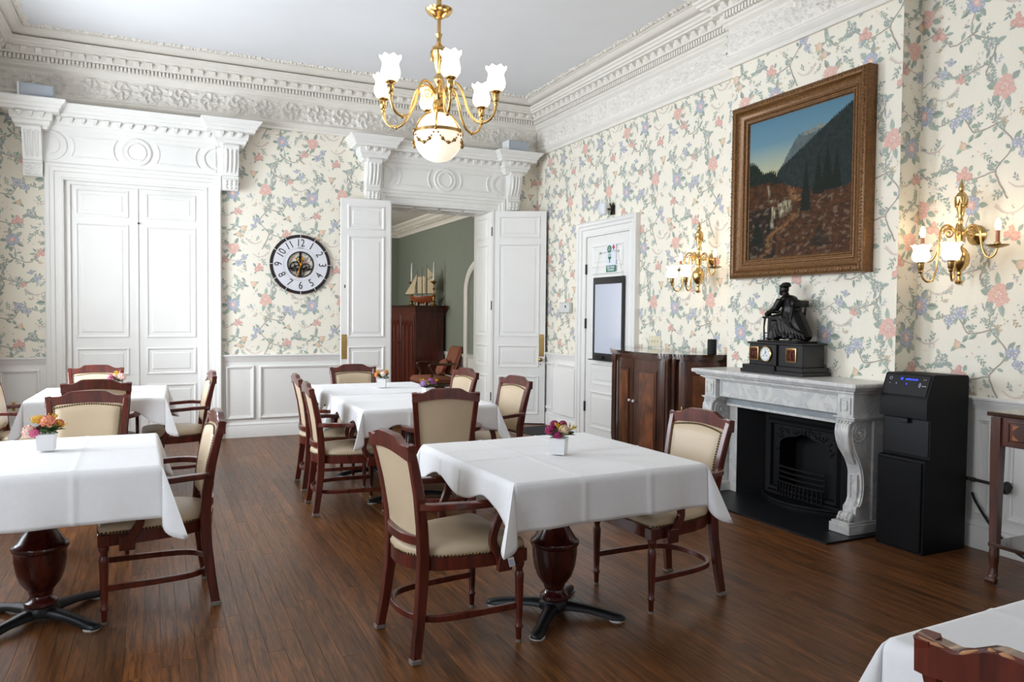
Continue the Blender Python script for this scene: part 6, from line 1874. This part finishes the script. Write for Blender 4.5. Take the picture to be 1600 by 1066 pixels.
for k in range(3):
    a = k*2*PI/3+0.4
    mb = MB()
    mb.tube([(0.044*math.cos(a+t*0.5), 0.044*math.sin(a+t*0.5), 3.05-0.06*(1-(2*t-1)**2)) for t in [i/8 for i in range(9)]], 0.006, 5)
    mb.tube([(0.046*math.cos(a), 0.046*math.sin(a), 3.055), (0.047*math.cos(a), 0.047*math.sin(a), 2.99)], [0.008, 0.004], 5)
    mb.build('stem_swag', M['brass'], ch, smooth=60)
for k in range(6):
    a = R_(-99)+k*PI/3
    c, s = math.cos(a), math.sin(a)
    mb = MB((0, 0, 0), (c, s, 0), (-s, c, 0), (0, 0, 1))
    p = spl([(0.030, 0, 2.795), (0.060, 0, 2.835), (0.100, 0, 2.852), (0.135, 0, 2.830), (0.160, 0, 2.770), (0.185, 0, 2.690), (0.225, 0, 2.628), (0.275, 0, 2.605), (0.325, 0, 2.622), (0.355, 0, 2.665), (0.362, 0, 2.715)], 44)
    mb.frame((0, 0, 0)); mb.tube([(x*c, x*s, z) for x, _, z in p], 0.0085, 8)
    arm = mb.build('arm', M['brass'], ch, smooth=60)
    mb = MB(); mb.ell((0.275*c, 0.275*s, 2.605), (0.014, 0.014, 0.014), 10, 8); mb.build('knuckle', M['brass'], arm, smooth=60)
    mb = MB()
    sc = []
    for j in range(28):
        t = j/27; an = t*3.4*PI; r = 0.038*(1-t)+0.006
        x = 0.083+r*math.cos(an+0.5); z = 2.785+r*math.sin(an+0.5)
        sc.append((x*c, x*s, z))
    mb.tube(sc, 0.0048, 6); mb.build('scroll', M['brass'], arm, smooth=60)
    mb = MB((0.362*c, 0.362*s, 0), (1, 0, 0), (0, 1, 0), (0, 0, 1)); mb.lathe([(0.010, 2.70), (0.014, 2.71), (0.012, 2.722), (0.019, 2.73), (0.021, 2.765), (0.018, 2.772), (0.030, 2.778), (0.034, 2.786), (0.030, 2.790)], (0, 0), 18); mb.build('socket', M['brass'], arm, smooth=40)
    tulip(arm, (0.362*c, 0.362*s, 2.788), 0.058, 0.135)
mb = MB((0, 0, 2.53)); mb.ell((0, 0, 0), (0.146, 0.146, 0.150), 40, 24); gl = mb.build('globe', M['globe'], ch, smooth=80)
mb = MB(); mb.lathe([(0.146, 2.548), (0.153, 2.548), (0.153, 2.566), (0.146, 2.566)], (0, 0), 48, False); mb.build('globe_band', M['brass'], ch, smooth=40)
for k in range(6):
    a = k*PI/3+R_(-115)
    mb = MB()
    mb.tube([(0.151*math.cos(q)*math.cos(a), 0.151*math.cos(q)*math.sin(a), 2.53+0.155*math.sin(q)) for q in [0.18+0.10*i for i in range(13)]], 0.006, 6); mb.build('globe_strap', M['brass'], ch, smooth=60)
    mb = MB()
    for j in range(13):
        t = j/12; q = 0.14-0.50*(1-(2*t-1)**2)
        aa = a+t*PI/3
        rr = 0.012 if j in (3, 6, 9) else 0.0062
        mb.ell((0.155*math.cos(q)*math.cos(aa), 0.155*math.cos(q)*math.sin(aa), 2.53+0.158*math.sin(q)), (rr, rr, rr), 6, 5)
    mb.ell((0.157*math.cos(a), 0.157*math.sin(a), 2.555), (0.010, 0.010, 0.014), 8, 6)
    mb.build('globe_garland', M['brass_dark'], ch, smooth=60)
# wall sconces: local u along the wall (+y), w into the room
def sconce(label, yc, zc):
    t = thing('wall_sconce', label, 'wall lamp', (XR, yc, zc), 0, 'brass wall sconces')
    mb = MB((0, 0, 0), (0, 1, 0), (0, 0, 1), (-1, 0, 0)); mb.lathe([(0.062, 0.001), (0.064, 0.008), (0.055, 0.014), (0.050, 0.022), (0.040, 0.026), (0.034, 0.036), (0.022, 0.042), (0.014, 0.06), (0.012, 0.16)], (0, 0), 28); mb.build('wall_plate', M['brass'], t, smooth=40)
    mb = MB((-0.165, 0, 0)); sp_ = [(0.006, -0.262), (0.020, -0.255), (0.024, -0.245), (0.012, -0.235), (0.010, -0.215), (0.016, -0.205), (0.012, -0.195), (0.034, -0.180), (0.052, -0.155), (0.057, -0.130), (0.052, -0.105), (0.034, -0.080), (0.014, -0.066), (0.014, -0.050), (0.024, -0.042), (0.026, -0.02), (0.032, -0.008), (0.032, 0.012), (0.024, 0.028), (0.014, 0.04),
        (0.012, 0.07), (0.016, 0.075), (0.012, 0.085), (0.018, 0.11), (0.028, 0.15), (0.036, 0.19), (0.038, 0.205), (0.030, 0.215), (0.024, 0.225), (0.012, 0.235), (0.016, 0.245), (0.018, 0.26), (0.010, 0.275), (0.006, 0.29), (0.003, 0.305)]
    mb.lathe([(r, z*1.22 if z < 0 else z*1.12) for r, z in sp_], (0, 0), 24)
    mb.build('stem', M['brass'], t, smooth=40)
    for k in range(4):
        a = k*PI/2+0.5
        mb = MB()
        mb.tube([(-0.165+0.034*math.cos(a+q*1.5), 0.034*math.sin(a+q*1.5), 0.215-0.05*(1-(2*q-1)**2)) for q in [i/7 for i in range(8)]], 0.005, 5)
        mb.build('stem_swag', M['brass'], t, smooth=60)
    for ang, kind in ((R_(180-24), 's'), (R_(180+24), 's'), (R_(180-86), 'c'), (R_(180+86), 'c')):
        c, s = math.cos(ang), math.sin(ang)
        R = 0.245
        p = spl([(0.025, 0.0), (0.06, 0.045), (0.10, 0.050), (0.128, 0.005), (0.138, -0.12), (0.155, -0.260), (0.190, -0.300), (0.225, -0.285), (R, -0.235)] if kind == 's' else [(0.025, 0.0), (0.06, 0.040), (0.095, 0.045), (0.125, 0.02), (0.14, -0.06), (0.165, -0.135), (0.20, -0.160), (0.232, -0.140), (R, -0.095)], 36)
        mb = MB(); mb.tube([(-0.165+x*c, x*s, z) for x, z in p], 0.0068, 8); arm = mb.build('arm', M['brass'], t, smooth=60)
        mb = MB()
        mb.tube([(-0.165+(0.072+(0.030*(1-j/23)+0.005)*math.cos(j/23*3.2*PI))*c, (0.072+(0.030*(1-j/23)+0.005)*math.cos(j/23*3.2*PI))*s, 0.005+(0.030*(1-j/23)+0.005)*math.sin(j/23*3.2*PI)) for j in range(24)], 0.004, 6); mb.build('scroll', M['brass'], arm, smooth=60)
        bx, by = -0.165+R*c, R*s
        if kind == 's':
            mb = MB((bx, by, -0.125)); mb.lathe([(0.008, -0.125), (0.014, -0.115), (0.012, -0.105), (0.018, -0.098), (0.019, -0.062), (0.024, -0.058), (0.026, -0.050)], (0, 0), 16); mb.build('socket', M['brass_dark'], arm, smooth=40)
            tulip(arm, (bx, by, -0.180), 0.054, 0.105)
        else:
            mb = MB((bx, by, -0.045)); mb.lathe([(0.010, -0.062), (0.030, -0.058), (0.058, -0.048), (0.062, -0.042), (0.056, -0.042), (0.018, -0.048), (0.018, -0.030), (0.014, -0.026)], (0, 0), 28); mb.build('drip_dish', M['brass_dark'], arm, smooth=40)
            mb = MB((bx, by, -0.045)); mb.lathe([(0.011, -0.03), (0.011, 0.045)], (0, 0), 14); mb.build('candle_tube', M['candle_tube'], arm, smooth=40)
            mb = MB((bx, by, -0.045)); mb.lathe([(0.010, 0.045), (0.016, 0.065), (0.0165, 0.080), (0.012, 0.100), (0.005, 0.114), (0.001, 0.118)], (0, 0), 14); mb.build('candle_bulb', M['bulb'], arm, smooth=60)
    return t
sconce('brass sconce with four lights above the sideboard, left of the painting', 5.62, 1.990)
sconce('brass sconce with four lights at the right edge, above the water dispenser', 3.10, 1.985)

# ------------------------------------------------------------------ wall clock
M['clock_white'] = mat('aged white clock face', rgb(220, 219, 224), 0.6, nz=(8, 0.05))
M['clock_rim'] = mat('dark metal rim', rgb(44, 38, 38), 0.5, 0.3, nz=(60, 0.3))
M['gold_hand'] = mat('golden clock hand', rgb(222, 154, 20), 0.4, 0.2)
M['gear'] = mat('dark gear', rgb(42, 36, 36), 0.45, 0.6)
wk = thing('wall_clock', 'large round wall clock with open gears and golden hands', 'clock', (1.56, YB, 2.03), 0)
KF = ((0, 0, 0), (1, 0, 0), (0, 0, 1), (0, -1, 0))
CR = 0.352
mb = MB(*KF); mb.lathe([(CR, 0.002), (CR, 0.028), (CR-0.004, 0.032), (CR-0.034, 0.032), (CR-0.036, 0.026), (CR-0.036, 0.004)], (0, 0), 72, False); mb.build('rim', M['clock_rim'], wk, smooth=30)
mb = MB(*KF); mb.lathe([(CR-0.034, 0.018), (CR-0.034, 0.028), (0.156, 0.028), (0.154, 0.018)], (0, 0), 72, False); face = mb.build('face', M['clock_white'], wk, smooth=30)
mb = MB(*KF); mb.lathe([(0.156, 0.026), (0.156, 0.034), (0.145, 0.034), (0.143, 0.006)], (0, 0), 48, False); mb.build('inner_ring', M['clock_rim'], wk, smooth=30)
for k in range(12):
    a = PI/2-k*PI/6
    n = (k or 12)
    rot = a-PI/2
    if 4 <= n <= 8: rot += PI
    u, v = 0.252*math.cos(a), 0.252*math.sin(a)
    put_text('numeral', str(n), 0.125, M['ink'], face, (u, -0.0292, v), (math.cos(rot), 0, math.sin(rot)), (-math.sin(rot), 0, math.cos(rot)), 0.0, 0.80)
    mb = MB((0, 0, 0), (math.cos(a), 0, math.sin(a)), (-math.sin(a), 0, math.cos(a)), (0, -1, 0)); mb.box(CR-0.034, CR+0.002, -0.003, 0.003, 0.028, 0.0335); mb.build('rim_tick', M['clock_white'], face)
put_text('dial_name', 'TIMELESS', 0.017, M['gear'], face, (0.0, -0.0292, 0.195), (1, 0, 0), (0, 0, 1))
mb = MB(*KF); mb.lathe([(0.195, 0.0282), (0.195, 0.0288), (0.1935, 0.0288), (0.1935, 0.0282)], (0, 0), 64, False); mb.build('minute_ring', M['gear'], face)
def gear(cx, cz, r, teeth, w):
    mb = MB((cx, -w, cz), (1, 0, 0), (0, 0, 1), (0, -1, 0))
    n = teeth*4
    ro = [r*(1.0 if (i % 4) < 2 else 0.90) for i in range(n)]
    rows = [[mb.pt(q*math.cos(2*PI*i/n), q*math.sin(2*PI*i/n), h) for i, q in enumerate(rad)] for rad, h in ((ro, 0), (ro, 0.008), ([r*0.74]*n, 0.008), ([r*0.74]*n, 0))]
    for a, b in zip(rows, rows[1:]):
        for i in range(n): mb.face([a[i], a[(i+1) % n], b[(i+1) % n], b[i]])
    for k in range(4):
        a = k*PI/2+0.4
        mb.tube([(0, 0, 0.004), (r*0.78*math.cos(a), r*0.78*math.sin(a), 0.004)], r*0.09, 5)
    mb.lathe([(r*0.28, 0), (r*0.28, 0.012), (r*0.1, 0.014)], (0, 0), 16)
    mb.build('gear', M['gear'], wk)
gear(-0.062, -0.022, 0.062, 18, 0.008); gear(0.066, -0.030, 0.050, 16, 0.008); gear(-0.008, 0.058, 0.044, 14, 0.016); gear(0.0, -0.095, 0.05, 16, 0.014); gear(0.0, 0.0, 0.03, 12, 0.022)
mb = MB(*KF); mb.box(-0.012, 0.012, -0.15, 0.15, 0.004, 0.010); mb.box(-0.15, 0.15, -0.06, -0.042, 0.004, 0.010); mb.build('gear_bridge', M['gear'], wk)
def hand(ang, L, w, tail=0.0, disc=False):
    a = PI/2-ang
    mb = MB((0, 0, 0), (math.cos(a), 0, math.sin(a)), (-math.sin(a), 0, math.cos(a)), (0, -1, 0))
    mb.prism([(-tail, -w*0.6), (L*0.55, -w), (L*0.62, -w*2.0), (L*0.70, -w*0.8), (L, 0), (L*0.70, w*0.8), (L*0.62, w*2.0), (L*0.55, w), (-tail, w*0.6)], 0.040, 0.043)
    if disc: mb.lathe([(0.016, 0.040), (0.016, 0.043)], (-tail, 0), 18)
    mb.build('hand', M['gold_hand'], wk)
hand(R_(198), 0.20, 0.004, 0.075, True); hand(R_(-41), 0.145, 0.0045)
mb = MB(*KF); mb.lathe([(0.012, 0.034), (0.012, 0.047), (0.004, 0.049)], (0, 0), 16); mb.build('hub', M['gold_hand'], wk)

# ------------------------------------------------------------------ things on the right wall's door and around it
M['wb_frame'] = mat('black anodised frame', rgb(30, 26, 27), 0.4)
M['wb_white'] = mat('glossy whiteboard', rgb(205, 209, 222), 0.12)
M['sign_white'] = mat('white sign', rgb(226, 230, 240), 0.35)
M['sign_green'] = mat('safety green', rgb(24, 112, 78), 0.45)
M['sign_red'] = mat('safety red', rgb(208, 36, 62), 0.45)
DX = XR-0.030
wb = thing('whiteboard', 'blank whiteboard in a black frame hanging on the white door', 'whiteboard', (DX, 7.355, 0.945), 0)
BF = ((0, 0, 0), (0, 1, 0), (0, 0, 1), (-1, 0, 0))
mb = MB(*BF); mb.box(-0.300, 0.300, 0.03, 0.90, 0.004, 0.014); mb.build('board', M['wb_white'], wb)
mb = MB(*BF)
mb.box(-0.318, -0.285, 0, 0.955, 0, 0.022, 0.003); mb.box(0.285, 0.318, 0, 0.955, 0, 0.022, 0.003); mb.box(-0.285, 0.285, 0.875, 0.955, 0, 0.022, 0.003); mb.box(-0.285, 0.285, 0, 0.075, 0, 0.022, 0.003)
fr_ = mb.build('frame', M['wb_frame'], wb)
mb = MB(*BF); mb.box(-0.315, 0.315, -0.008, 0.002, 0, 0.085, 0.002); mb.build('pen_tray', M['wb_frame'], wb)
mb = MB(*BF); mb.box(0.06, 0.19, 0.012, 0.045, 0.022, 0.050, 0.004); mb.build('eraser', M['fabric_black'], wb)
mb = MB(*BF); mb.tube([(-0.300, 0.93, 0.012), (-0.180, 1.245, 0.010), (0.200, 1.235, 0.010), (0.300, 0.93, 0.012)], 0.0022, 5); mb.build('hanging_wire', M['chrome'], wb)
for u in (-0.18, 0.20):
    mb = MB(*BF); mb.box(u-0.008, u+0.008, 1.225, 1.25, -0.012, 0.014, 0.002); mb.build('wire_hook', M['chrome'], wb)
sg = thing('eye_wash_sign', 'small white and green eye wash station sign above the whiteboard', 'sign', (DX+0.004, 7.325, 1.955), 0)
mb = MB(*BF); mb.box(-0.100, 0.100, 0, 0.315, 0.0, 0.004); mb.build('plate', M['sign_white'], sg)
mb = MB(*BF); mb.box(-0.100, 0.100, 0, 0.075, 0.004, 0.0052); gp = mb.build('green_band', M['sign_green'], sg)
SU = (0, -1, 0); SV = (0, 0, 1)
put_text('lettering', 'EYE WASH', 0.034, M['sign_white'], gp, (-0.0062, 0.0, 0.053), SU, SV, 0.0012, 0.95)
put_text('lettering', 'STATION', 0.034, M['sign_white'], gp, (-0.0062, 0.0, 0.022), SU, SV, 0.0012, 0.95)
mb = MB((-0.004, 0.038, 0.262), (0, 1, 0), (0, 0, 1), (-1, 0, 0)); mb.lathe([(0.044, 0), (0.044, 0.0012)], (0, 0), 28); ic = mb.build('round_symbol', M['sign_green'], sg)
mb = MB((-0.0054, 0.038, 0.262), (0, 1, 0), (0, 0, 1), (-1, 0, 0))
for s in (-1, 1):
    mb.lathe([(0.012, 0), (0.012, 0.0008), (0.008, 0.0008), (0.008, 0)], (s*0.014, -0.006), 14, False); mb.tube([(s*0.014, 0.010, 0), (s*0.006, 0.028, 0)], 0.003, 5)
mb.build('symbol_mark', M['sign_white'], ic)
mb = MB((-0.004, -0.050, 0.278), (0, 1, 0), (0, 0, 1), (-1, 0, 0)); mb.box(-0.010, 0.010, -0.032, 0.032, 0, 0.0012); mb.box(-0.026, 0.026, -0.011, 0.011, 0, 0.0013); mb.build('red_cross', M['sign_red'], sg)
mb = MB((-0.004, 0.030, 0.155), (0, 1, 0), (0, 0, 1), (-1, 0, 0)); mb.prism([(-0.034, 0.02), (0.034, 0.02), (0.030, 0.0), (0.010, -0.012), (0.008, -0.052), (-0.008, -0.052), (-0.010, -0.012), (-0.030, 0.0)], 0, 0.0012)
for k in range(5): mb.box(-0.028+k*0.013, -0.024+k*0.013, 0.024, 0.055, 0, 0.001)
mb.build('basin_symbol', M['sign_green'], sg)
# sensor above the door
M['sensor'] = mat('white plastic', rgb(226, 228, 230), 0.4)
sn = thing('motion_sensor', 'white wall sensor on a black bracket above the whiteboard door', 'sensor', (XR, 7.33, 2.575), 0)
mb = MB(*BF); mb.box(-0.03, 0.03, 0.03, 0.14, 0.001, 0.012, 0.002)
mb.tube([(-0.035, 0.03, 0.02), (0.035, 0.16, 0.03)], 0.009, 6); mb.tube([(0.035, 0.03, 0.02), (-0.035, 0.16, 0.03)], 0.009, 6); mb.tube([(0, 0.09, 0.02), (0.02, 0.09, 0.10)], 0.010, 6); mb.build('bracket', M['hinge'], sn)
mb = MB(); mb.box(-0.15, -0.095, -0.03, 0.11, 0.02, 0.165, 0.018); mb.build('housing', M['sensor'], sn, smooth=50)
# switch plate, thermostat cover, outlets, loose panel
M['ivory'] = mat('ivory plastic', rgb(224, 214, 186), 0.45)
sw = thing('switch_plate', 'ivory plate with three light switches above the sideboard', 'switch', (XR, 6.50, 1.135), 0)
mb = MB(*BF); mb.box(-0.10, 0.10, 0, 0.115, 0.001, 0.006, 0.002); mb.build('plate', M['ivory'], sw)
for k in range(3):
    mb = MB(*BF); mb.box(-0.053+k*0.046, -0.039+k*0.046, 0.050, 0.072, 0.005, 0.018, 0.002); mb.build('toggle', M['brass_dark'] if k == 9 else M['ivory'], sw)
M['clear_cover'] = mat('cloudy plastic cover', rgb(206, 208, 204), 0.25)
th_ = thing('thermostat_cover', 'cloudy plastic thermostat cover on the wallpaper beside the door', 'thermostat', (XR, 8.37, 1.485), 0)
mb = MB(*BF); mb.box(-0.135, 0.135, 0, 0.135, 0.001, 0.055, 0.012); mb.build('cover', M['clear_cover'], th_, smooth=40)
mb = MB(*BF); mb.box(-0.055, -0.030, 0.065, 0.095, 0.054, 0.060, 0.002); mb.build('lock', M['hinge'], th_)
def outlet(label, O, U, N):
    t = thing('wall_outlet', label, 'outlet', O, 0)
    F = ((0, 0, 0), U, (0, 0, 1), N)
    mb = MB(*F); mb.box(-0.035, 0.035, 0, 0.115, 0.0, 0.006, 0.002); mb.build('plate', M['ivory'], t)
    for z in (0.030, 0.085):
        mb = MB(*F); mb.box(-0.014, 0.014, z-0.014, z+0.014, 0.006, 0.008, 0.001); mb.build('socket', M['brass_dark'], t)
outlet('ivory outlet low on the dado beside the open door', (XR-0.031, 9.02, 0.02), (0, 1, 0), (-1, 0, 0))
outlet('ivory outlet on the dado left of the closed double door', (-1.335, YB-0.022, 0.40), (1, 0, 0), (0, -1, 0))
mb = MB(*FR); mb.box(8.085, 8.64, 0.185, 0.785, 0.034, 0.058, 0.003)
tag(mb.build('cover_panel', M['paint']), 'plain white panel fixed over the dado left of the whiteboard door', 'panel')
# grey loudspeakers on the door cornices
M['spk'] = mat('grey loudspeaker', rgb(182, 188, 196), 0.6)
M['spk_grille'] = mat('grey speaker grille', rgb(176, 183, 192), 0.7, bump=(400, 0.3))
for x, lab in ((-1.075, 'small grey loudspeaker lying on the cornice of the closed double door'), (4.285, 'small grey loudspeaker lying on the cornice of the open doorway')):
    t = thing('loudspeaker', lab, 'loudspeaker', (x, YB-0.24, 3.586), 0.03, 'grey loudspeakers')
    mb = MB(); mb.box(-0.155, 0.155, -0.07, 0.12, 0, 0.135, 0.008); mb.build('housing', M['spk'], t)
    mb = MB(); mb.box(-0.135, 0.150, -0.078, -0.068, 0.008, 0.128, 0.004); mb.build('grille', M['spk_grille'], t)
    mb = MB(); mb.box(-0.158, -0.138, -0.082, 0.10, 0.002, 0.133, 0.004); mb.build('end_cap', M['sensor'], t)
# floor mat by the open door
M['mat'] = mat('dark rubber mat', rgb(46, 46, 47), 0.85, bump=(90, 0.6))
fm = thing('floor_mat', 'dark ribbed floor mat on the floor by the open door', 'mat', (4.36, 8.42, 0), R_(8))
mb = MB(); mb.box(-0.30, 0.30, -0.36, 0.30, 0, 0.008, 0.003); mb.build('mat_base', M['mat'], fm)
mb = MB()
for k in range(22): mb.box(-0.28+k*0.026, -0.267+k*0.026, -0.34, 0.28, 0.008, 0.011)
mb.build('ribs', M['mat'], fm)
# ------------------------------------------------------------------ furniture of the green room
M['red_wood'] = wood('red brown wardrobe wood', rgb(58, 20, 13), rgb(108, 42, 27), 0.35, 0.3)
cx0, cx1, cy0, cy1, cz = 3.95, 4.46, 12.20, 13.75, 1.60
wr = thing('wardrobe', 'red brown wardrobe with gothic arches in the green room', 'wardrobe', (4.205, 12.975, 0), 0)
hx, hy = (cx1-cx0)/2, (cy1-cy0)/2
mb = MB(); mb.box(-hx, hx, -hy, hy, 0, cz-0.10, 0.003); mb.build('carcass', M['red_wood'], wr)
mb = MB(); mb.sweep([(hx, -hy), (-hx, -hy), (-hx, hy), (hx, hy)], [(0, cz-0.14), (0.012, cz-0.14), (0.016, cz-0.08), (0.03, cz-0.06), (0.035, cz-0.01), (0.03, cz), (-0.2, cz)], sgn=-1); mb.box(-hx, hx, -hy, hy, cz-0.1, cz-0.001); mb.build('cornice', M['red_wood'], wr, smooth=25)
for s in (-1, 1):
    mb = MB((-hx, s*hy/2, 0), (0, -1, 0), (0, 0, 1), (-1, 0, 0)); mb.box(-hy/2+0.02, hy/2-0.02, 0.10, cz-0.16, 0, 0.018, 0.003); dd = mb.build('door', M['red_wood'], wr)
    for k in range(3):
        c = -0.23+k*0.23
        mb = MB((-hx-0.018, s*hy/2+c, 0), (0, -1, 0), (0, 0, 1), (-1, 0, 0))
        arch = [(-0.085, 0.2), (-0.085, 1.25)]+[(-0.085+0.085*(j/6), 1.25+0.10*math.sin(j/6*PI/2)) for j in range(1, 7)]+[(0.085*(j/6), 1.35-0.10*(1-math.cos(j/6*PI/2))) for j in range(1, 7)]+[(0.085, 0.2)]
        mb.sweep(arch, [(0, 0), (0, 0.008), (-0.014, 0.012), (-0.02, 0)], sgn=1); mb.build('gothic_arch', M['red_wood'], dd)
mb = MB((-hx-0.02, 0.0, 0.95), (0, -1, 0), (0, 0, 1), (-1, 0, 0)); mb.box(-0.16, 0.03, -0.01, 0.012, 0, 0.02, 0.004); mb.build('latch', M['hinge'], wr)
def candlestick(label, x, y):
    t = thing('candlestick', label, 'candlestick', (x, y, cz), 0, 'brass candlesticks on the wardrobe')
    mb = MB(); mb.lathe([(0.062, 0), (0.064, 0.012), (0.030, 0.03), (0.022, 0.06), (0.034, 0.08), (0.018, 0.10), (0.016, 0.16), (0.028, 0.18), (0.014, 0.20), (0.013, 0.27), (0.026, 0.29), (0.012, 0.31), (0.014, 0.37), (0.022, 0.38), (0.055, 0.405), (0.058, 0.415), (0.022, 0.42), (0.020, 0.435)], (0, 0), 20); mb.build('stick', M['brass_dark'], t, smooth=40)
    mb = MB(); mb.lathe([(0.017, 0.43), (0.015, 0.62), (0.009, 0.74), (0.003, 0.755)], (0, 0), 12); mb.build('candle', M['enamel'], t, smooth=40)
candlestick('brass candlestick with white candle left of the model ship', 4.06, 12.75)
candlestick('brass candlestick with white candle right of the model ship', 4.30, 12.27)
M['sail'] = mat('cream sailcloth', rgb(196, 182, 152), 0.9)
M['hull'] = wood('varnished hull', rgb(112, 54, 26), rgb(150, 80, 42), 0.3, 0.4, (0.2, 1, 1), 20)
ms = thing('model_ship', 'wooden model sailing ship with cream sails on the wardrobe', 'model ship', (4.17, 12.50, cz), R_(-47))
mb = MB()
secs = []
for x, w, zb in ((-0.24, 0.004, 0.13), (-0.20, 0.03, 0.085), (-0.12, 0.055, 0.05), (0.0, 0.065, 0.035), (0.12, 0.055, 0.04), (0.20, 0.035, 0.07), (0.25, 0.015, 0.12)):
    zt = 0.165+0.10*x*x*3
    secs.append([(x, -w, zt), (x, -w*0.85, (zt+zb)/2), (x, 0, zb), (x, w*0.85, (zt+zb)/2), (x, w, zt)])
mb.loft(secs); mb.build('hull', M['hull'], ms, smooth=50)
mb = MB(); mb.box(-0.09, -0.07, -0.04, 0.04, 0, 0.06, 0.002); mb.box(0.07, 0.09, -0.04, 0.04, 0, 0.06, 0.002); mb.box(-0.1, 0.1, -0.01, 0.01, 0, 0.015); mb.build('stand', M['hull'], ms)
M['spar'] = mat('dark spar', rgb(52, 36, 28), 0.6)
for x, h in ((-0.10, 0.62), (0.0, 0.66), (0.09, 0.70)):
    mb = MB(); mb.tube([(x, 0, 0.16), (x, 0, h)], [0.007, 0.004], 6); mb.build('mast', M['spar'], ms)
mb = MB(); mb.tube([(-0.05, 0, 0.40), (0.24, 0, 0.53)], 0.005, 6); mb.tube([(-0.10, 0, 0.20), (0.26, 0, 0.21)], 0.005, 6); mb.tube([(-0.24, 0, 0.17), (-0.36, 0, 0.20)], 0.005, 5); mb.build('boom', M['spar'], ms)
def sail(pts):
    mb = MB(); n = len(pts)
    c = [sum(p[i] for p in pts)/n for i in range(2)]
    a = [mb.pt(p[0], 0.0, p[1]) for p in pts]; b = [mb.pt(p[0], 0.004, p[1]) for p in pts]; m1 = mb.pt(c[0], -0.022, c[1]); m2 = mb.pt(c[0], -0.018, c[1])
    for k in range(n): mb.face([a[k], a[(k+1) % n], m1]); mb.face([b[k], b[(k+1) % n], m2]); mb.face([a[k], a[(k+1) % n], b[(k+1) % n], b[k]])
    mb.build('sail', M['sail'], ms, smooth=60)
sail([(0.10, 0.215), (0.255, 0.22), (0.235, 0.50), (0.10, 0.44)]); sail([(0.10, 0.45), (0.225, 0.52), (0.095, 0.66)])
sail([(0.01, 0.215), (0.082, 0.215), (0.082, 0.48), (0.005, 0.52)]); sail([(-0.09, 0.215), (-0.01, 0.215), (-0.01, 0.50), (-0.095, 0.50)])
sail([(-0.34, 0.20), (-0.13, 0.215), (-0.105, 0.55)]); sail([(-0.23, 0.20), (-0.12, 0.22), (-0.11, 0.45)])
# striped armchair
def stripes():
    m = bpy.data.materials.new('red and tan striped fabric'); m.use_nodes = True
    nt = m.node_tree; b = nt.nodes['Principled BSDF']; b.inputs['Roughness'].default_value = 0.85
    g = nt.nodes.new('ShaderNodeTexCoord'); w = nt.nodes.new('ShaderNodeTexWave'); w.wave_type = 'BANDS'; w.bands_direction = 'Y'; w.inputs['Scale'].default_value = 4.2
    nt.links.new(g.outputs['Object'], w.inputs['Vector'])
    r = nt.nodes.new('ShaderNodeValToRGB'); r.color_ramp.interpolation = 'CONSTANT'
    e = r.color_ramp.elements; e[0].color = (*rgb(132, 64, 50), 1); e[1].position = 0.5; e[1].color = (*rgb(168, 142, 108), 1)
    k = e.new(0.78); k.color = (*rgb(146, 84, 62), 1)
    nt.links.new(w.outputs['Fac'], r.inputs[0]); nt.links.new(r.outputs[0], b.inputs['Base Color'])
    return m
M['stripe'] = stripes()
ac = thing('striped_armchair', 'armchair in red and tan striped fabric beside the wardrobe', 'armchair', (4.06, 11.62, 0), PI)
mb = MB(); mb.box(-0.27, 0.31, -0.29, 0.29, 0.33, 0.46, 0.05); mb.build('seat', M['stripe'], ac, smooth=60)
mb = MB((-0.27, 0, 0.46), (0, 1, 0), (-0.32, 0, 0.947), (0.947, 0, 0.32)); mb.box(-0.25, 0.25, 0.0, 0.50, -0.04, 0.05, 0.045); mb.build('backrest', M['stripe'], ac, smooth=60)
mb = MB((-0.16, 0, 0.60), (0, 1, 0), (-0.5, 0, 0.866), (0.866, 0, 0.5)); mb.ell((0, 0, 0), (0.17, 0.15, 0.06), 14, 10); mb.build('cushion', M['stripe'], ac, smooth=80)
for s in (-1, 1):
    mb = MB(); mb.tube(spl([(-0.30, s*0.27, 0.66), (-0.12, s*0.30, 0.655), (0.10, s*0.31, 0.665), (0.16, s*0.31, 0.645), (0.15, s*0.31, 0.58), (0.11, s*0.30, 0.50), (0.14, s*0.29, 0.36)], 30), 0.020, 8); mb.build('arm', M['walnut'], ac, smooth=60)
    for x in (0.27, -0.25):
        mb = MB(); mb.tube(spl([(x, s*0.25, 0.36), (x+0.03*(1 if x > 0 else -1), s*0.26, 0.22), (x, s*0.25, 0.02), (x+0.01, s*0.25, 0.0)], 12), [0.026]*4+[0.022]*4+[0.016]*5 if False else 0.020, 8); mb.build('leg', M['walnut'], ac, smooth=60)
    mb = MB(); mb.box(-0.27, 0.30, s*0.28-0.012, s*0.28+0.012, 0.30, 0.345, 0.006); mb.build('seat_rail', M['walnut'], ac)
